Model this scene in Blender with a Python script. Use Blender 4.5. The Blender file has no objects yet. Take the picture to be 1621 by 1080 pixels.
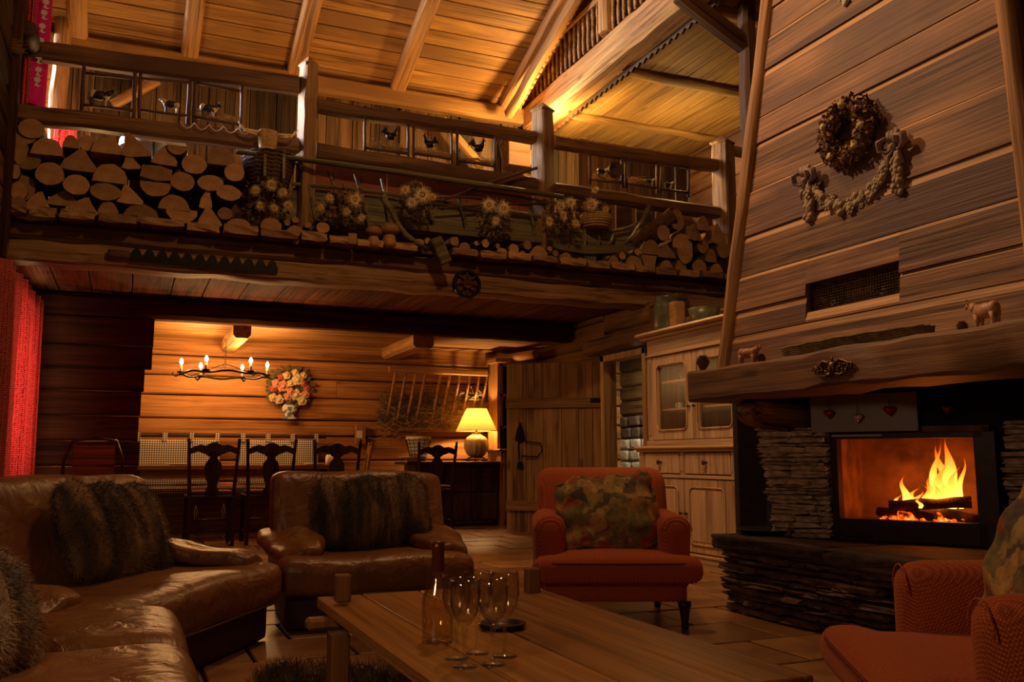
import bpy, math, random
import numpy as np
from mathutils import Vector, Matrix, Euler, Quaternion
R = math.radians
random.seed(7)
rng = np.random.default_rng(11)
SC = bpy.context.scene
COL = SC.collection

# ------------------------------------------------------------------ camera
H = 0.82
FPX = 1420.0
PITCH = math.atan(185 / FPX)
YAW = math.atan(610 * math.cos(PITCH) / FPX)
cam_d = bpy.data.cameras.new('camera')
cam_d.sensor_width = 36.0
cam_d.lens = FPX / 1621 * 36.0
cam_d.clip_start = 0.05
cam = bpy.data.objects.new('camera', cam_d)
COL.objects.link(cam)
cam.location = (0, 0, H)
cam.rotation_euler = (R(90) + PITCH, 0, -YAW)
SC.camera = cam

# ------------------------------------------------------------------ world, exposure
w = bpy.data.worlds.new('world')
SC.world = w
w.use_nodes = True
w.node_tree.nodes['Background'].inputs[0].default_value = (1.0, 0.36, 0.12, 1)
w.node_tree.nodes['Background'].inputs[1].default_value = 0.04
SC.view_settings.view_transform = 'Standard'
SC.view_settings.look = 'None'
SC.view_settings.gamma = 1.0
SC.view_settings.use_curve_mapping = False
SC.view_settings.exposure = 0.12
SC.cycles.use_denoising = True
SC.cycles.max_bounces = 7
SC.cycles.diffuse_bounces = 3
SC.cycles.glossy_bounces = 3
SC.cycles.transmission_bounces = 6
SC.cycles.transparent_max_bounces = 12
SC.cycles.sample_clamp_indirect = 3.0
SC.cycles.blur_glossy = 0.5
SC.cycles.caustics_reflective = False
SC.cycles.caustics_refractive = False

WARM = (1.0, 0.50, 0.17)
WARM2 = (1.0, 0.56, 0.24)
def lamp(name, kind, loc, power, color=WARM, size=0.1, aim=None, cone=60, blend=0.6, sy=None):
    d = bpy.data.lights.new(name, kind)
    d.energy = power
    d.color = color
    if kind == 'AREA':
        d.shape = 'RECTANGLE' if sy else 'SQUARE'
        d.size = size
        if sy: d.size_y = sy
    else:
        d.shadow_soft_size = size
    if kind == 'SPOT':
        d.spot_size = R(cone); d.spot_blend = blend
    o = bpy.data.objects.new(name, d)
    COL.objects.link(o)
    o.location = loc
    if aim is not None:
        o.rotation_euler = (Vector(aim) - Vector(loc)).to_track_quat('-Z', 'Y').to_euler()
    return o

# lamps of the upper floor, the window daylight and the ceiling spots and added fills of the living room
L_UP1 = lamp('upstairs_lamp_light', 'POINT', (4.16, 8.72, 4.45), 95, (1, .58, .20), .07)
L_UP2 = lamp('upstairs_lamp_light', 'POINT', (-.38, 8.95, 3.38), 26, (1, .58, .21), .08)
L_UP3 = lamp('upstairs_lamp_light', 'POINT', (2.2, 8.45, 3.3), 42, (1, .54, .18), .10)
L_UP4 = lamp('upstairs_lamp_light', 'POINT', (5.7, 8.3, 4.1), 18, (1, .62, .22), .10)
L_WIN = lamp('window_daylight', 'AREA', (-1.04, 9.0, 4.05), 130, (.80, .82, 1.0), .9, aim=(1.3, 8.1, 3.9), sy=1.7); L_WIN.data.spread = R(50)
L_CUR = lamp('window_daylight', 'AREA', (-1.25, 8.3, 1.35), 40, (1.0, .85, .80), 1.2, aim=(0, 8.3, 1.35), sy=1.2)
L_SPOT = lamp('ceiling_spot_light', 'SPOT', (0.9, 5.9, 5.0), 400, (1, .58, .32), .05, aim=(3.25, 3.0, 2.5), cone=50, blend=1.0)
L_ROOM = lamp('front_fill_light', 'POINT', (1.95, 4.3, 5.05), 135, (1, .53, .22), .15)  # unseen fill added to brighten the balcony and log fronts
L_FRONT = lamp('ceiling_spot_light', 'SPOT', (1.2, 4.6, 4.9), 260, (1, .58, .30), .06, aim=(3.6, 5.6, .8), cone=42, blend=.9)
L_SIDEFILL = lamp('side_fill_light', 'POINT', (-.55, 0.9, 1.5), 26, (1, .63, .34), .15)  # unseen side fill added for the stone column, metal plate and table
# unseen faint warm point light by the doorway, no window there
L_DIN = lamp('window_daylight', 'POINT', (4.6, 7.7, 1.9), 0.1, (1, .8, .6), .1)

# ------------------------------------------------------------------ mesh helpers
class MB:
    def __init__(s): s.v = []; s.f = []; s.m = []
    def add(s, vs, fs, mi=0, M=None):
        b = len(s.v)
        if M is not None: vs = [M @ Vector(v) for v in vs]
        s.v.extend([tuple(v) for v in vs])
        s.f.extend([tuple(i + b for i in f) for f in fs])
        s.m.extend([mi] * len(fs))
        return s
    def box(s, a, b, mi=0, M=None, ch=0.0):
        x0, y0, z0 = a; x1, y1, z1 = b
        if ch <= 0:
            vs = [(x0,y0,z0),(x1,y0,z0),(x1,y1,z0),(x0,y1,z0),(x0,y0,z1),(x1,y0,z1),(x1,y1,z1),(x0,y1,z1)]
            fs = [(0,3,2,1),(4,5,6,7),(0,1,5,4),(1,2,6,5),(2,3,7,6),(3,0,4,7)]
            return s.add(vs, fs, mi, M)
        # chamfered on every edge
        c = min(ch, (x1-x0)*.45, (y1-y0)*.45, (z1-z0)*.45)
        X = (x0, x1); Y = (y0, y1); Z = (z0, z1)
        vs = []; idx = {}
        for i in (0, 1):
            for j in (0, 1):
                for k in (0, 1):
                    sx = c if i == 0 else -c; sy = c if j == 0 else -c; sz = c if k == 0 else -c
                    idx[i,j,k,0] = len(vs); vs.append((X[i], Y[j]+sy, Z[k]+sz))
                    idx[i,j,k,1] = len(vs); vs.append((X[i]+sx, Y[j], Z[k]+sz))
                    idx[i,j,k,2] = len(vs); vs.append((X[i]+sx, Y[j]+sy, Z[k]))
        fs = []
        def q(*t, flip=False): fs.append(tuple(reversed(t)) if flip else t)
        for i in (0, 1): q(idx[i,0,0,0], idx[i,1,0,0], idx[i,1,1,0], idx[i,0,1,0], flip=(i == 0))
        for j in (0, 1): q(idx[0,j,0,1], idx[1,j,0,1], idx[1,j,1,1], idx[0,j,1,1], flip=(j == 1))
        for k in (0, 1): q(idx[0,0,k,2], idx[1,0,k,2], idx[1,1,k,2], idx[0,1,k,2], flip=(k == 0))
        for i in (0, 1):
            for j in (0, 1): q(idx[i,j,0,0], idx[i,j,0,1], idx[i,j,1,1], idx[i,j,1,0], flip=(i != j))
        for i in (0, 1):
            for k in (0, 1): q(idx[i,0,k,0], idx[i,0,k,2], idx[i,1,k,2], idx[i,1,k,0], flip=(i == k))
        for j in (0, 1):
            for k in (0, 1): q(idx[0,j,k,1], idx[0,j,k,2], idx[1,j,k,2], idx[1,j,k,1], flip=(j != k))
        for i in (0, 1):
            for j in (0, 1):
                for k in (0, 1): q(idx[i,j,k,0], idx[i,j,k,1], idx[i,j,k,2], flip=((i+j+k) % 2 == 0))
        return s.add(vs, fs, mi, M)
    def tube(s, pts, rad, n=8, mi=0, M=None, cap=True, flat=1.0):
        pts = [Vector(p) for p in pts]
        if not hasattr(rad, '__len__'): rad = [rad] * len(pts)
        vs = []; fs = []
        prev = None
        for i, p in enumerate(pts):
            if i == 0: t = pts[1] - p
            elif i == len(pts) - 1: t = p - pts[i-1]
            else: t = (pts[i+1] - pts[i-1])
            t = t.normalized() if t.length > 1e-9 else Vector((0, 0, 1))
            if prev is None:
                a = Vector((0, 0, 1)) if abs(t.z) < .9 else Vector((1, 0, 0))
                u = t.cross(a).normalized()
            else:
                u = (prev - t * prev.dot(t)).normalized()
            prev = u
            v = t.cross(u)
            for k in range(n):
                an = 2 * math.pi * k / n
                vs.append(p + (u * math.cos(an) + v * math.sin(an) * flat) * rad[i])
        for i in range(len(pts) - 1):
            for k in range(n):
                a = i*n+k; b = i*n+(k+1) % n
                fs.append((a, b, b+n, a+n))
        if cap:
            fs.append(tuple(reversed(range(n))))
            fs.append(tuple(range((len(pts)-1)*n, len(pts)*n)))
        return s.add(vs, fs, mi, M)
    def lathe(s, prof, n=24, mi=0, M=None, ripple=None):
        vs = []; fs = []
        for (r, z) in prof:
            for k in range(n):
                an = 2*math.pi*k/n
                rr = r * (ripple(k, z) if ripple else 1)
                vs.append((rr*math.cos(an), rr*math.sin(an), z))
        for i in range(len(prof)-1):
            for k in range(n):
                a = i*n+k; b = i*n+(k+1) % n
                fs.append((a, b, b+n, a+n))
        return s.add(vs, fs, mi, M)
    def prism(s, poly, d0, d1, mi=0, M=None):
        """poly in (x,z), extruded along y from d0 to d1"""
        n = len(poly)
        vs = [(x, d0, z) for x, z in poly] + [(x, d1, z) for x, z in poly]
        fs = [tuple(range(n)), tuple(reversed(range(n, 2*n)))]
        for i in range(n):
            j = (i+1) % n
            fs.append((j, i, i+n, j+n))
        return s.add(vs, fs, mi, M)
    def sphere(s, c, r, n=10, m=6, mi=0, M=None, jit=0.0):
        if not hasattr(r, '__len__'): r = (r, r, r)
        vs = [(c[0], c[1], c[2]-r[2])]; fs = []
        for i in range(1, m):
            ph = math.pi*i/m - math.pi/2
            for k in range(n):
                an = 2*math.pi*k/n
                j = 1 + random.uniform(-jit, jit)
                vs.append((c[0]+r[0]*j*math.cos(ph)*math.cos(an), c[1]+r[1]*j*math.cos(ph)*math.sin(an), c[2]+r[2]*j*math.sin(ph)))
        vs.append((c[0], c[1], c[2]+r[2]))
        for k in range(n):
            fs.append((0, 1+(k+1) % n, 1+k))
            fs.append((len(vs)-1, 1+(m-2)*n+k, 1+(m-2)*n+(k+1) % n))
        for i in range(m-2):
            for k in range(n):
                a = 1+i*n+k; b = 1+i*n+(k+1) % n
                fs.append((a, b, b+n, a+n))
        return s.add(vs, fs, mi, M)

def obj(name, mb, mat, parent=None, loc=(0,0,0), rot=(0,0,0), smooth=False, bevel=0, sub=0, kind=None, label=None, auto=None):
    me = bpy.data.meshes.new(name)
    me.from_pydata(mb.v, [], mb.f)
    mats = mat if isinstance(mat, (list, tuple)) else [mat]
    for m in mats: me.materials.append(m)
    if len(mats) > 1: me.polygons.foreach_set('material_index', mb.m)
    if smooth: me.polygons.foreach_set('use_smooth', [True]*len(me.polygons))
    me.update()
    if auto: me.set_sharp_from_angle(angle=R(auto))
    o = bpy.data.objects.new(name, me)
    COL.objects.link(o)
    o.location = loc; o.rotation_euler = rot
    if parent is not None: o.parent = parent
    if bevel:
        b = o.modifiers.new('bevel', 'BEVEL'); b.width = bevel; b.segments = 2; b.limit_method = 'ANGLE'; b.angle_limit = R(40)
    if sub:
        b = o.modifiers.new('sub', 'SUBSURF'); b.levels = sub; b.render_levels = sub
    if kind: o['kind'] = kind
    if label: o['label'] = label
    return o
def thing(name, label, cat, loc=(0,0,0), rz=0, group=None, rot=None):
    o = bpy.data.objects.new(name, None); COL.objects.link(o)
    o.empty_display_size = .05
    o.location = loc; o.rotation_euler = rot if rot else (0, 0, rz)
    o['label'] = label; o['category'] = cat
    if group: o['group'] = group
    return o
def tag(o, label, cat, group=None):
    o['label'] = label; o['category'] = cat
    if group: o['group'] = group
    return o
def struct(name, mb, mat, label=None, **k):
    o = obj(name, mb, mat, kind='structure', **k)
    if label: o['label'] = label
    return o
def structe(name, label):
    o = bpy.data.objects.new(name, None); COL.objects.link(o); o['kind'] = 'structure'; o['label'] = label
    return o
def copy_tree(o, parent=None):
    c = o.copy(); COL.objects.link(c)
    if parent is not None: c.parent = parent
    for ch in list(o.children): copy_tree(ch, c)
    return c
# camera-ray helper used only to measure where things of the photograph stand on real planes
_fw = Vector((math.sin(YAW)*math.cos(PITCH), math.cos(YAW)*math.cos(PITCH), math.sin(PITCH)))
_rt = Vector((math.cos(YAW), -math.sin(YAW), 0)); _up = _rt.cross(_fw)
def at(px, py, y=None, x=None, z=None, p0=None, n=None):
    d = _fw*FPX + _rt*(px-810.5) - _up*(py-540)
    C = Vector((0, 0, H))
    if y is not None: t = y/d.y
    elif x is not None: t = x/d.x
    elif z is not None: t = (z-H)/d.z
    else:
        n = Vector(n); t = n.dot(Vector(p0)-C)/n.dot(d)
    return C + d*t

def frame(p0, p1, upv=(0,0,1)):
    """matrix with local X from p0 to p1, local Z near upv"""
    p0 = Vector(p0); p1 = Vector(p1); x = (p1-p0).normalized(); u = Vector(upv)
    y = u.cross(x).normalized(); z = x.cross(y)
    M = Matrix((x, y, z)).transposed().to_4x4(); M.translation = p0
    return M, (p1-p0).length
def place(o, M):
    o.location = M.to_translation(); o.rotation_euler = M.to_euler()
_cache = {}
def plank(name, parent, p0, p1, wdt, th, mat, upv=(0,0,1), ch=.004, kind=None, key=None):
    """board: local X its length, local Y its width, local Z its thickness (upv)"""
    M, L = frame(p0, p1, upv)
    k = (round(L, 3), round(wdt, 3), round(th, 3), mat.name, name)
    me = _cache.get(k)
    if me is None:
        mb = MB().box((0, -wdt/2, -th/2), (L, wdt/2, th/2), ch=ch)
        o = obj(name, mb, mat); _cache[k] = o.data
    else:
        o = bpy.data.objects.new(name, me); COL.objects.link(o)
    place(o, M)
    if parent is not None: o.parent = parent
    if kind: o['kind'] = kind
    return o
def beam(name, parent, p0, p1, wdt, hgt, mat, upv=(0,0,1), jit=.008, seg=None, chf=.2, kind=None, label=None, round_=False, taper=1.0, bow=0.0):
    """rough-hewn timber, local X its length"""
    M, L = frame(p0, p1, upv)
    seg = seg or max(3, int(L/.25))
    c = chf*min(wdt, hgt)
    a, b = wdt/2, hgt/2
    if round_:
        base = [(a*math.cos(2*math.pi*k/10+.3), b*math.sin(2*math.pi*k/10+.3)) for k in range(10)]
    else:
        base = [(-a+c, -b), (a-c, -b), (a, -b+c), (a, b-c), (a-c, b), (-a+c, b), (-a, b-c), (-a, -b+c)]
    n = len(base); vs = []; fs = []
    for i in range(seg+1):
        t = i/seg; s = 1+(taper-1)*t
        oy = random.uniform(-jit, jit); oz = random.uniform(-jit, jit) + bow*math.sin(math.pi*t)
        for (y, z) in base:
            vs.append((L*t, y*s+oy+random.uniform(-jit, jit)*.6, z*s+oz+random.uniform(-jit, jit)*.6))
    for i in range(seg):
        for k in range(n):
            p = i*n+k; q = i*n+(k+1) % n
            fs.append((p, p+n, q+n, q))
    fs.append(tuple(range(n))); fs.append(tuple(reversed(range(seg*n, seg*n+n))))
    mb = MB().add(vs, fs)
    o = obj(name, mb, mat, parent, smooth=True, kind=kind, label=label, auto=35)
    place(o, M)
    return o

def rbox(sx, sy, sz, r, n=8, fn=None):
    """soft box with rounded corners, centred; fn(v)->v deforms it"""
    mb = MB(); idx = {}; vs = []; fs = []
    hx, hy, hz = sx/2, sy/2, sz/2
    def pt(p):
        key = tuple(round(c, 5) for c in p)
        if key in idx: return idx[key]
        x, y, z = p[0]*hx, p[1]*hy, p[2]*hz
        cx = max(-hx+r, min(hx-r, x)) if hx > r else 0
        cy = max(-hy+r, min(hy-r, y)) if hy > r else 0
        cz = max(-hz+r, min(hz-r, z)) if hz > r else 0
        d = Vector((x-cx, y-cy, z-cz))
        if d.length > 1e-9:
            # push to the rounded surface
            m = d.normalized()*min(r, hx, hy, hz)
            x, y, z = cx+m.x, cy+m.y, cz+m.z
        v = Vector((x, y, z))
        if fn: v = fn(v)
        idx[key] = len(vs); vs.append(tuple(v)); return idx[key]
    def lin(k, size):
        # denser near the ends
        t = k/n
        return max(-1, min(1, 1.0*math.sin((t-.5)*math.pi)*.35 + (2*t-1)*.65))
    g = [lin(k, 1) for k in range(n+1)]
    for ax in range(3):
        for sgn in (-1, 1):
            for i in range(n):
                for j in range(n):
                    q = []
                    for (u, v) in ((i, j), (i+1, j), (i+1, j+1), (i, j+1)):
                        p = [0, 0, 0]; p[ax] = sgn; p[(ax+1) % 3] = g[u]; p[(ax+2) % 3] = g[v]
                        q.append(pt(p))
                    if sgn < 0: q.reverse()
                    if len(set(q)) == 4: fs.append(tuple(q))
    return MB().add(vs, fs)

# ------------------------------------------------------------------ materials
def newmat(name):
    m = bpy.data.materials.new(name); m.use_nodes = True
    nt = m.node_tree; b = nt.nodes['Principled BSDF']
    return m, nt, b
def N(nt, t, **k):
    n = nt.nodes.new(t)
    for a, v in k.items():
        if hasattr(n, a): setattr(n, a, v)
        else: n.inputs[a.replace('_', ' ')].default_value = v
    return n
def ramp(nt, fac, stops):
    r = nt.nodes.new('ShaderNodeValToRGB'); e = r.color_ramp.elements
    while len(e) < len(stops): e.new(.5)
    for i, (p, c) in enumerate(stops): e[i].position = p; e[i].color = (*c, 1)
    nt.links.new(fac, r.inputs[0]); return r.outputs[0]
def s2l(c):
    return tuple(((v/255)/12.92 if v/255 <= .04045 else ((v/255+.055)/1.055)**2.4) for v in c)
def wood(name, base, dark, axis='X', sc=1.0, rough=.62, bump=.35, rnd=.35, knots=.5, spec=.3, streak=None, blotch=None):
    base = (base[0], base[1]*.97, base[2]*.74); dark = (dark[0], dark[1]*.97, dark[2]*.74)
    m, nt, b = newmat(name); L = nt.links
    tc = N(nt, 'ShaderNodeTexCoord'); oi = N(nt, 'ShaderNodeObjectInfo')
    off = N(nt, 'ShaderNodeVectorMath', operation='SCALE'); off.inputs[0].default_value = (7.1, 3.3, 5.7)
    L.new(oi.outputs['Random'], off.inputs['Scale'])
    ad = N(nt, 'ShaderNodeVectorMath', operation='ADD'); L.new(tc.outputs['Object'], ad.inputs[0]); L.new(off.outputs[0], ad.inputs[1])
    def mp(k, a):
        mpn = N(nt, 'ShaderNodeMapping'); s = [k*sc]*3; s['XYZ'.index(axis)] = a*sc
        mpn.inputs['Scale'].default_value = s; L.new(ad.outputs[0], mpn.inputs[0]); return mpn.outputs[0]
    n1 = N(nt, 'ShaderNodeTexNoise', Scale=1.0, Detail=5.0, Roughness=.6, Distortion=.8); L.new(mp(9, .55), n1.inputs['Vector'])
    n2 = N(nt, 'ShaderNodeTexNoise', Scale=1.0, Detail=3.0, Roughness=.6, Distortion=.2); L.new(mp(62, 1.3), n2.inputs['Vector'])
    n3 = N(nt, 'ShaderNodeTexNoise', Scale=1.0, Detail=3.0, Roughness=.5); L.new(mp(2.2, 1.1), n3.inputs['Vector'])
    mx = N(nt, 'ShaderNodeMath', operation='MULTIPLY_ADD'); L.new(n2.outputs[0], mx.inputs[0]); mx.inputs[1].default_value = .62; 
    m2 = N(nt, 'ShaderNodeMath', operation='MULTIPLY_ADD'); L.new(n1.outputs[0], m2.inputs[0]); m2.inputs[1].default_value = .75; m2.inputs[2].default_value = -.185
    L.new(m2.outputs[0], mx.inputs[2])
    mid = tuple((a*.55+d*.45) for a, d in zip(base, dark))
    c = ramp(nt, mx.outputs[0], [(.36, tuple(v*.8 for v in dark)), (.45, mid), (.55, base), (.68, tuple(min(1, v*1.3) for v in base))])
    col = c
    def mixc(fac, a, bcol, mode='MIX'):
        q = nt.nodes.new('ShaderNodeMix'); q.data_type = 'RGBA'; q.blend_type = mode
        if isinstance(fac, float): q.inputs[0].default_value = fac
        else: L.new(fac, q.inputs[0])
        L.new(a, q.inputs[6])
        if isinstance(bcol, tuple): q.inputs[7].default_value = (*bcol, 1)
        else: L.new(bcol, q.inputs[7])
        return q.outputs[2]
    if blotch:
        f = ramp(nt, n3.outputs[0], [(.40, (0,0,0)), (.62, (1,1,1))])
        col = mixc(f, col, blotch)
    if knots:
        vo = N(nt, 'ShaderNodeTexVoronoi', Scale=1.0); L.new(mp(4.2, 1.5), vo.inputs['Vector'])
        f = ramp(nt, vo.outputs['Distance'], [(.05, (1,1,1)), (.14, (0,0,0))])
        f2 = N(nt, 'ShaderNodeMath', operation='MULTIPLY'); L.new(f, f2.inputs[0]); f2.inputs[1].default_value = knots
        col = mixc(f2.outputs[0], col, tuple(v*.35 for v in dark))
    hs = N(nt, 'ShaderNodeHueSaturation'); L.new(col, hs.inputs['Color'])
    mr = N(nt, 'ShaderNodeMapRange'); L.new(oi.outputs['Random'], mr.inputs[0]); mr.inputs[3].default_value = 1-rnd; mr.inputs[4].default_value = 1+rnd*.6
    L.new(mr.outputs[0], hs.inputs['Value'])
    L.new(hs.outputs[0], b.inputs['Base Color'])
    b.inputs['Roughness'].default_value = rough
    b.inputs['Specular IOR Level'].default_value = spec
    if bump:
        bp = N(nt, 'ShaderNodeBump', Strength=bump, Distance=.01*1.0); L.new(mx.outputs[0], bp.inputs['Height']); L.new(bp.outputs[0], b.inputs['Normal'])
    return m
def plain(name, col, rough=.6, metal=0, spec=.4, noise=.15, nsc=20, bump=0, bsc=60, coat=0):
    m, nt, b = newmat(name); L = nt.links
    tc = N(nt, 'ShaderNodeTexCoord')
    n = N(nt, 'ShaderNodeTexNoise', Scale=nsc, Detail=4.0); L.new(tc.outputs['Object'], n.inputs['Vector'])
    lo = tuple(v*(1-noise) for v in col); hi = tuple(min(1, v*(1+noise)) for v in col)
    L.new(ramp(nt, n.outputs[0], [(.3, lo), (.7, hi)]), b.inputs['Base Color'])
    b.inputs['Roughness'].default_value = rough; b.inputs['Metallic'].default_value = metal
    b.inputs['Specular IOR Level'].default_value = spec; b.inputs['Coat Weight'].default_value = coat
    if bump:
        n2 = N(nt, 'ShaderNodeTexNoise', Scale=bsc, Detail=4.0); L.new(tc.outputs['Object'], n2.inputs['Vector'])
        bp = N(nt, 'ShaderNodeBump', Strength=bump, Distance=.01); L.new(n2.outputs[0], bp.inputs['Height']); L.new(bp.outputs[0], b.inputs['Normal'])
    return m
def emit(name, col, s):
    m, nt, b = newmat(name)
    b.inputs['Base Color'].default_value = (*col, 1); b.inputs['Emission Color'].default_value = (*col, 1); b.inputs['Emission Strength'].default_value = s
    return m
def pane(name, tint=(1, 1, 1), refl=.08):
    m, nt, b = newmat(name); L = nt.links
    g = N(nt, 'ShaderNodeBsdfGlossy', Roughness=.25); t = N(nt, 'ShaderNodeBsdfTransparent'); t.inputs[0].default_value = (*tint, 1)
    mx = N(nt, 'ShaderNodeMixShader'); mx.inputs[0].default_value = refl
    L.new(t.outputs[0], mx.inputs[1]); L.new(g.outputs[0], mx.inputs[2]); L.new(mx.outputs[0], nt.nodes['Material Output'].inputs[0])
    return m

M_ROOF = wood('roof_boards', (.50, .27, .09), (.22, .10, .03), blotch=(.34, .17, .055), rnd=.25, knots=.35)
M_RAFTER = wood('rafter_timber', (.50, .27, .11), (.24, .11, .04), rnd=.12)
M_SOFFIT2 = wood('loft_soffit_boards', (.50, .31, .11), (.30, .16, .05), rnd=.18)
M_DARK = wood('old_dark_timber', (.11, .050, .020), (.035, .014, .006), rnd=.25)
M_BEAM = wood('aged_beam', (.22, .115, .050), (.06, .028, .012), rnd=.2, blotch=(.12, .055, .024))
M_POST = wood('grey_post', (.34, .20, .10), (.12, .06, .028), rnd=.15)
M_HOOD = wood('barn_boards', (.36, .20, .12), (.10, .052, .034), rnd=.35, bump=.7, blotch=(.16, .085, .06), knots=.3)
M_POLE = wood('rounded_pole', (.46, .26, .13), (.22, .11, .05), rnd=.1)
M_MANTEL = wood('mantel_timber', (.25, .14, .085), (.08, .04, .025), rnd=.0, bump=.6, blotch=(.15, .08, .05))
M_LOGW = wood('dining_log_wall', (.47, .22, .075), (.25, .10, .03), rnd=.15, knots=.25)
M_DCEIL = wood('dining_ceiling_boards', (.42, .23, .09), (.20, .09, .035), rnd=.2)
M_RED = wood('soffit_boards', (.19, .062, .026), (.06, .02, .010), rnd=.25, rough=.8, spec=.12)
M_WALLUP = wood('upper_wall_boards', (.15, .088, .045), (.035, .02, .010), rnd=.7)
M_VDARK = wood('blackened_timber', (.05, .022, .010), (.02, .009, .004), rnd=.2, rough=.9, spec=.1)
M_PART = wood('partition_timber', (.085, .026, .012), (.04, .012, .006), rnd=.15, rough=.9, spec=.08)
M_DOOR = wood('old_door_boards', (.30, .175, .085), (.13, .065, .030), rnd=.25, knots=.7)
M_PINE = wood('waxed_pine', (.62, .43, .30), (.40, .25, .16), axis='Z', rnd=.08, knots=.6, rough=.45, bump=.15)
M_PINEX = wood('waxed_pine_rail', (.62, .43, .30), (.40, .25, .16), axis='X', rnd=.08, knots=.4, rough=.45, bump=.15)
M_CHAIR = wood('dark_oak', (.045, .020, .010), (.015, .007, .004), axis='Z', rnd=.1, rough=.35, knots=0)
M_SIDEB = wood('dark_sideboard_wood', (.075, .032, .014), (.03, .012, .006), axis='Z', rnd=.1, rough=.4, knots=0)
M_HONEY = wood('honey_wood', (.32, .16, .06), (.18, .08, .03), axis='Z', rnd=.1, rough=.4, knots=0)
M_TABLE = wood('table_boards', (.40, .185, .058), (.19, .078, .022), axis='X', rnd=.14, rough=.33, bump=.12, knots=.6, spec=.5)
M_TLEG = wood('table_leg_wood', (.25, .115, .045), (.12, .05, .02), axis='Z', rnd=.1, rough=.45)
M_DTAB = wood('dining_table_wood', (.36, .17, .06), (.18, .075, .03), axis='X', rnd=.1, rough=.3, bump=.1)
M_SLED = wood('grey_green_sledge_wood', (.19, .165, .095), (.07, .058, .032), rnd=.3)
M_BARK = plain('bark', (.085, .042, .022), .9, noise=.5, nsc=30, bump=.8, bsc=25)
M_STONE = plain('hearth_stone', (.14, .085, .058), .7, noise=.6, nsc=14, bump=.9, bsc=22)
M_STONEL = plain('pale_hearth_stone', (.72, .60, .46), .8, noise=.4, nsc=14, bump=.9, bsc=30)
M_SOOT_SHADE = plain('soot_and_shade_black', (.018, .010, .008), .8, noise=.4)  # soot and dark backing, also the painted shade of the flank board
M_IRON = plain('black_iron', (.02, .018, .016), .45, metal=.7, noise=.3)
M_STOVE = plain('stove_steel', (.035, .018, .014), .4, metal=.3, noise=.3)
M_BRASS = plain('tarnished_metal', (.16, .09, .04), .4, metal=.8, noise=.4, nsc=50)
M_WHITE = plain('white_china', (.70, .66, .58), .3, noise=.03, coat=.4)
M_GREYP = plain('grey_metal_plate', (.33, .32, .33), .5, metal=.15, noise=.08, nsc=6)
M_TERRA = plain('terracotta_panel', (.27, .085, .04), .8, noise=.2, nsc=4)
M_WICK = plain('wicker', (.10, .05, .025), .8, noise=.5, nsc=60, bump=.7, bsc=120)
M_STRAW = plain('straw', (.42, .27, .10), .8, noise=.35, nsc=40)
M_HAY = plain('hay', (.20, .15, .05), .9, noise=.5, nsc=30)
M_FLOWY = plain('dried_thistle', (.85, .66, .34), .8, noise=.25, nsc=30)
M_FLOWD = plain('dried_leaves', (.20, .115, .042), .9, noise=.5, nsc=40)
M_GREEND = plain('dull_green_leaves', (.10, .085, .03), .8, noise=.4, nsc=30)
M_GLASS = None
def thinglass(name, tint, lo=.06, hi=.9, em=None):
    m, nt, b = newmat(name); L = nt.links
    lw = N(nt, 'ShaderNodeLayerWeight', Blend=.35); f = ramp(nt, lw.outputs['Facing'], [(.0, (lo,)*3), (.55, (lo*1.8,)*3), (1, (hi,)*3)])
    g = N(nt, 'ShaderNodeBsdfGlossy', Roughness=.05); t = N(nt, 'ShaderNodeBsdfTransparent')
    L.new(ramp(nt, lw.outputs['Facing'], [(.3, tint), (1, tuple(v*.55 for v in tint))]), t.inputs[0])
    mx = N(nt, 'ShaderNodeMixShader'); L.new(f, mx.inputs[0]); L.new(t.outputs[0], mx.inputs[1]); L.new(g.outputs[0], mx.inputs[2])
    L.new(mx.outputs[0], nt.nodes['Material Output'].inputs[0]); return m
def glassmat(): return thinglass('clear_glass', (.97, .95, .92), .13)
M_GLASS = glassmat()
M_PANE = pane('cabinet_pane', (.95, .92, .88), .02)
def leather():
    m, nt, b = newmat('brown_leather'); L = nt.links
    tc = N(nt, 'ShaderNodeTexCoord')
    n = N(nt, 'ShaderNodeTexNoise', Scale=4.0, Detail=5.0); L.new(tc.outputs['Object'], n.inputs['Vector'])
    L.new(ramp(nt, n.outputs[0], [(.25, (.13, .050, .016)), (.55, (.23, .098, .031)), (.8, (.31, .14, .047))]), b.inputs['Base Color'])
    b.inputs['Roughness'].default_value = .38; b.inputs['Specular IOR Level'].default_value = .55
    v = N(nt, 'ShaderNodeTexVoronoi', Scale=160.0, feature='DISTANCE_TO_EDGE'); L.new(tc.outputs['Object'], v.inputs['Vector'])
    n2 = N(nt, 'ShaderNodeTexNoise', Scale=7.0, Detail=3.0, Distortion=1.5); L.new(tc.outputs['Object'], n2.inputs['Vector'])
    b1 = N(nt, 'ShaderNodeBump', Strength=.15, Distance=.002); L.new(v.outputs[0], b1.inputs['Height'])
    b2 = N(nt, 'ShaderNodeBump', Strength=.5, Distance=.03); L.new(n2.outputs[0], b2.inputs['Height']); L.new(b1.outputs[0], b2.inputs['Normal'])
    L.new(b2.outputs[0], b.inputs['Normal'])
    return m
M_LEATH = leather()
M_LEATHD = plain('dark_leather_base', (.045, .016, .008), .6, noise=.2)
M_WELT = plain('leather_seam', (.05, .018, .009), .5, noise=.1)
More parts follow.
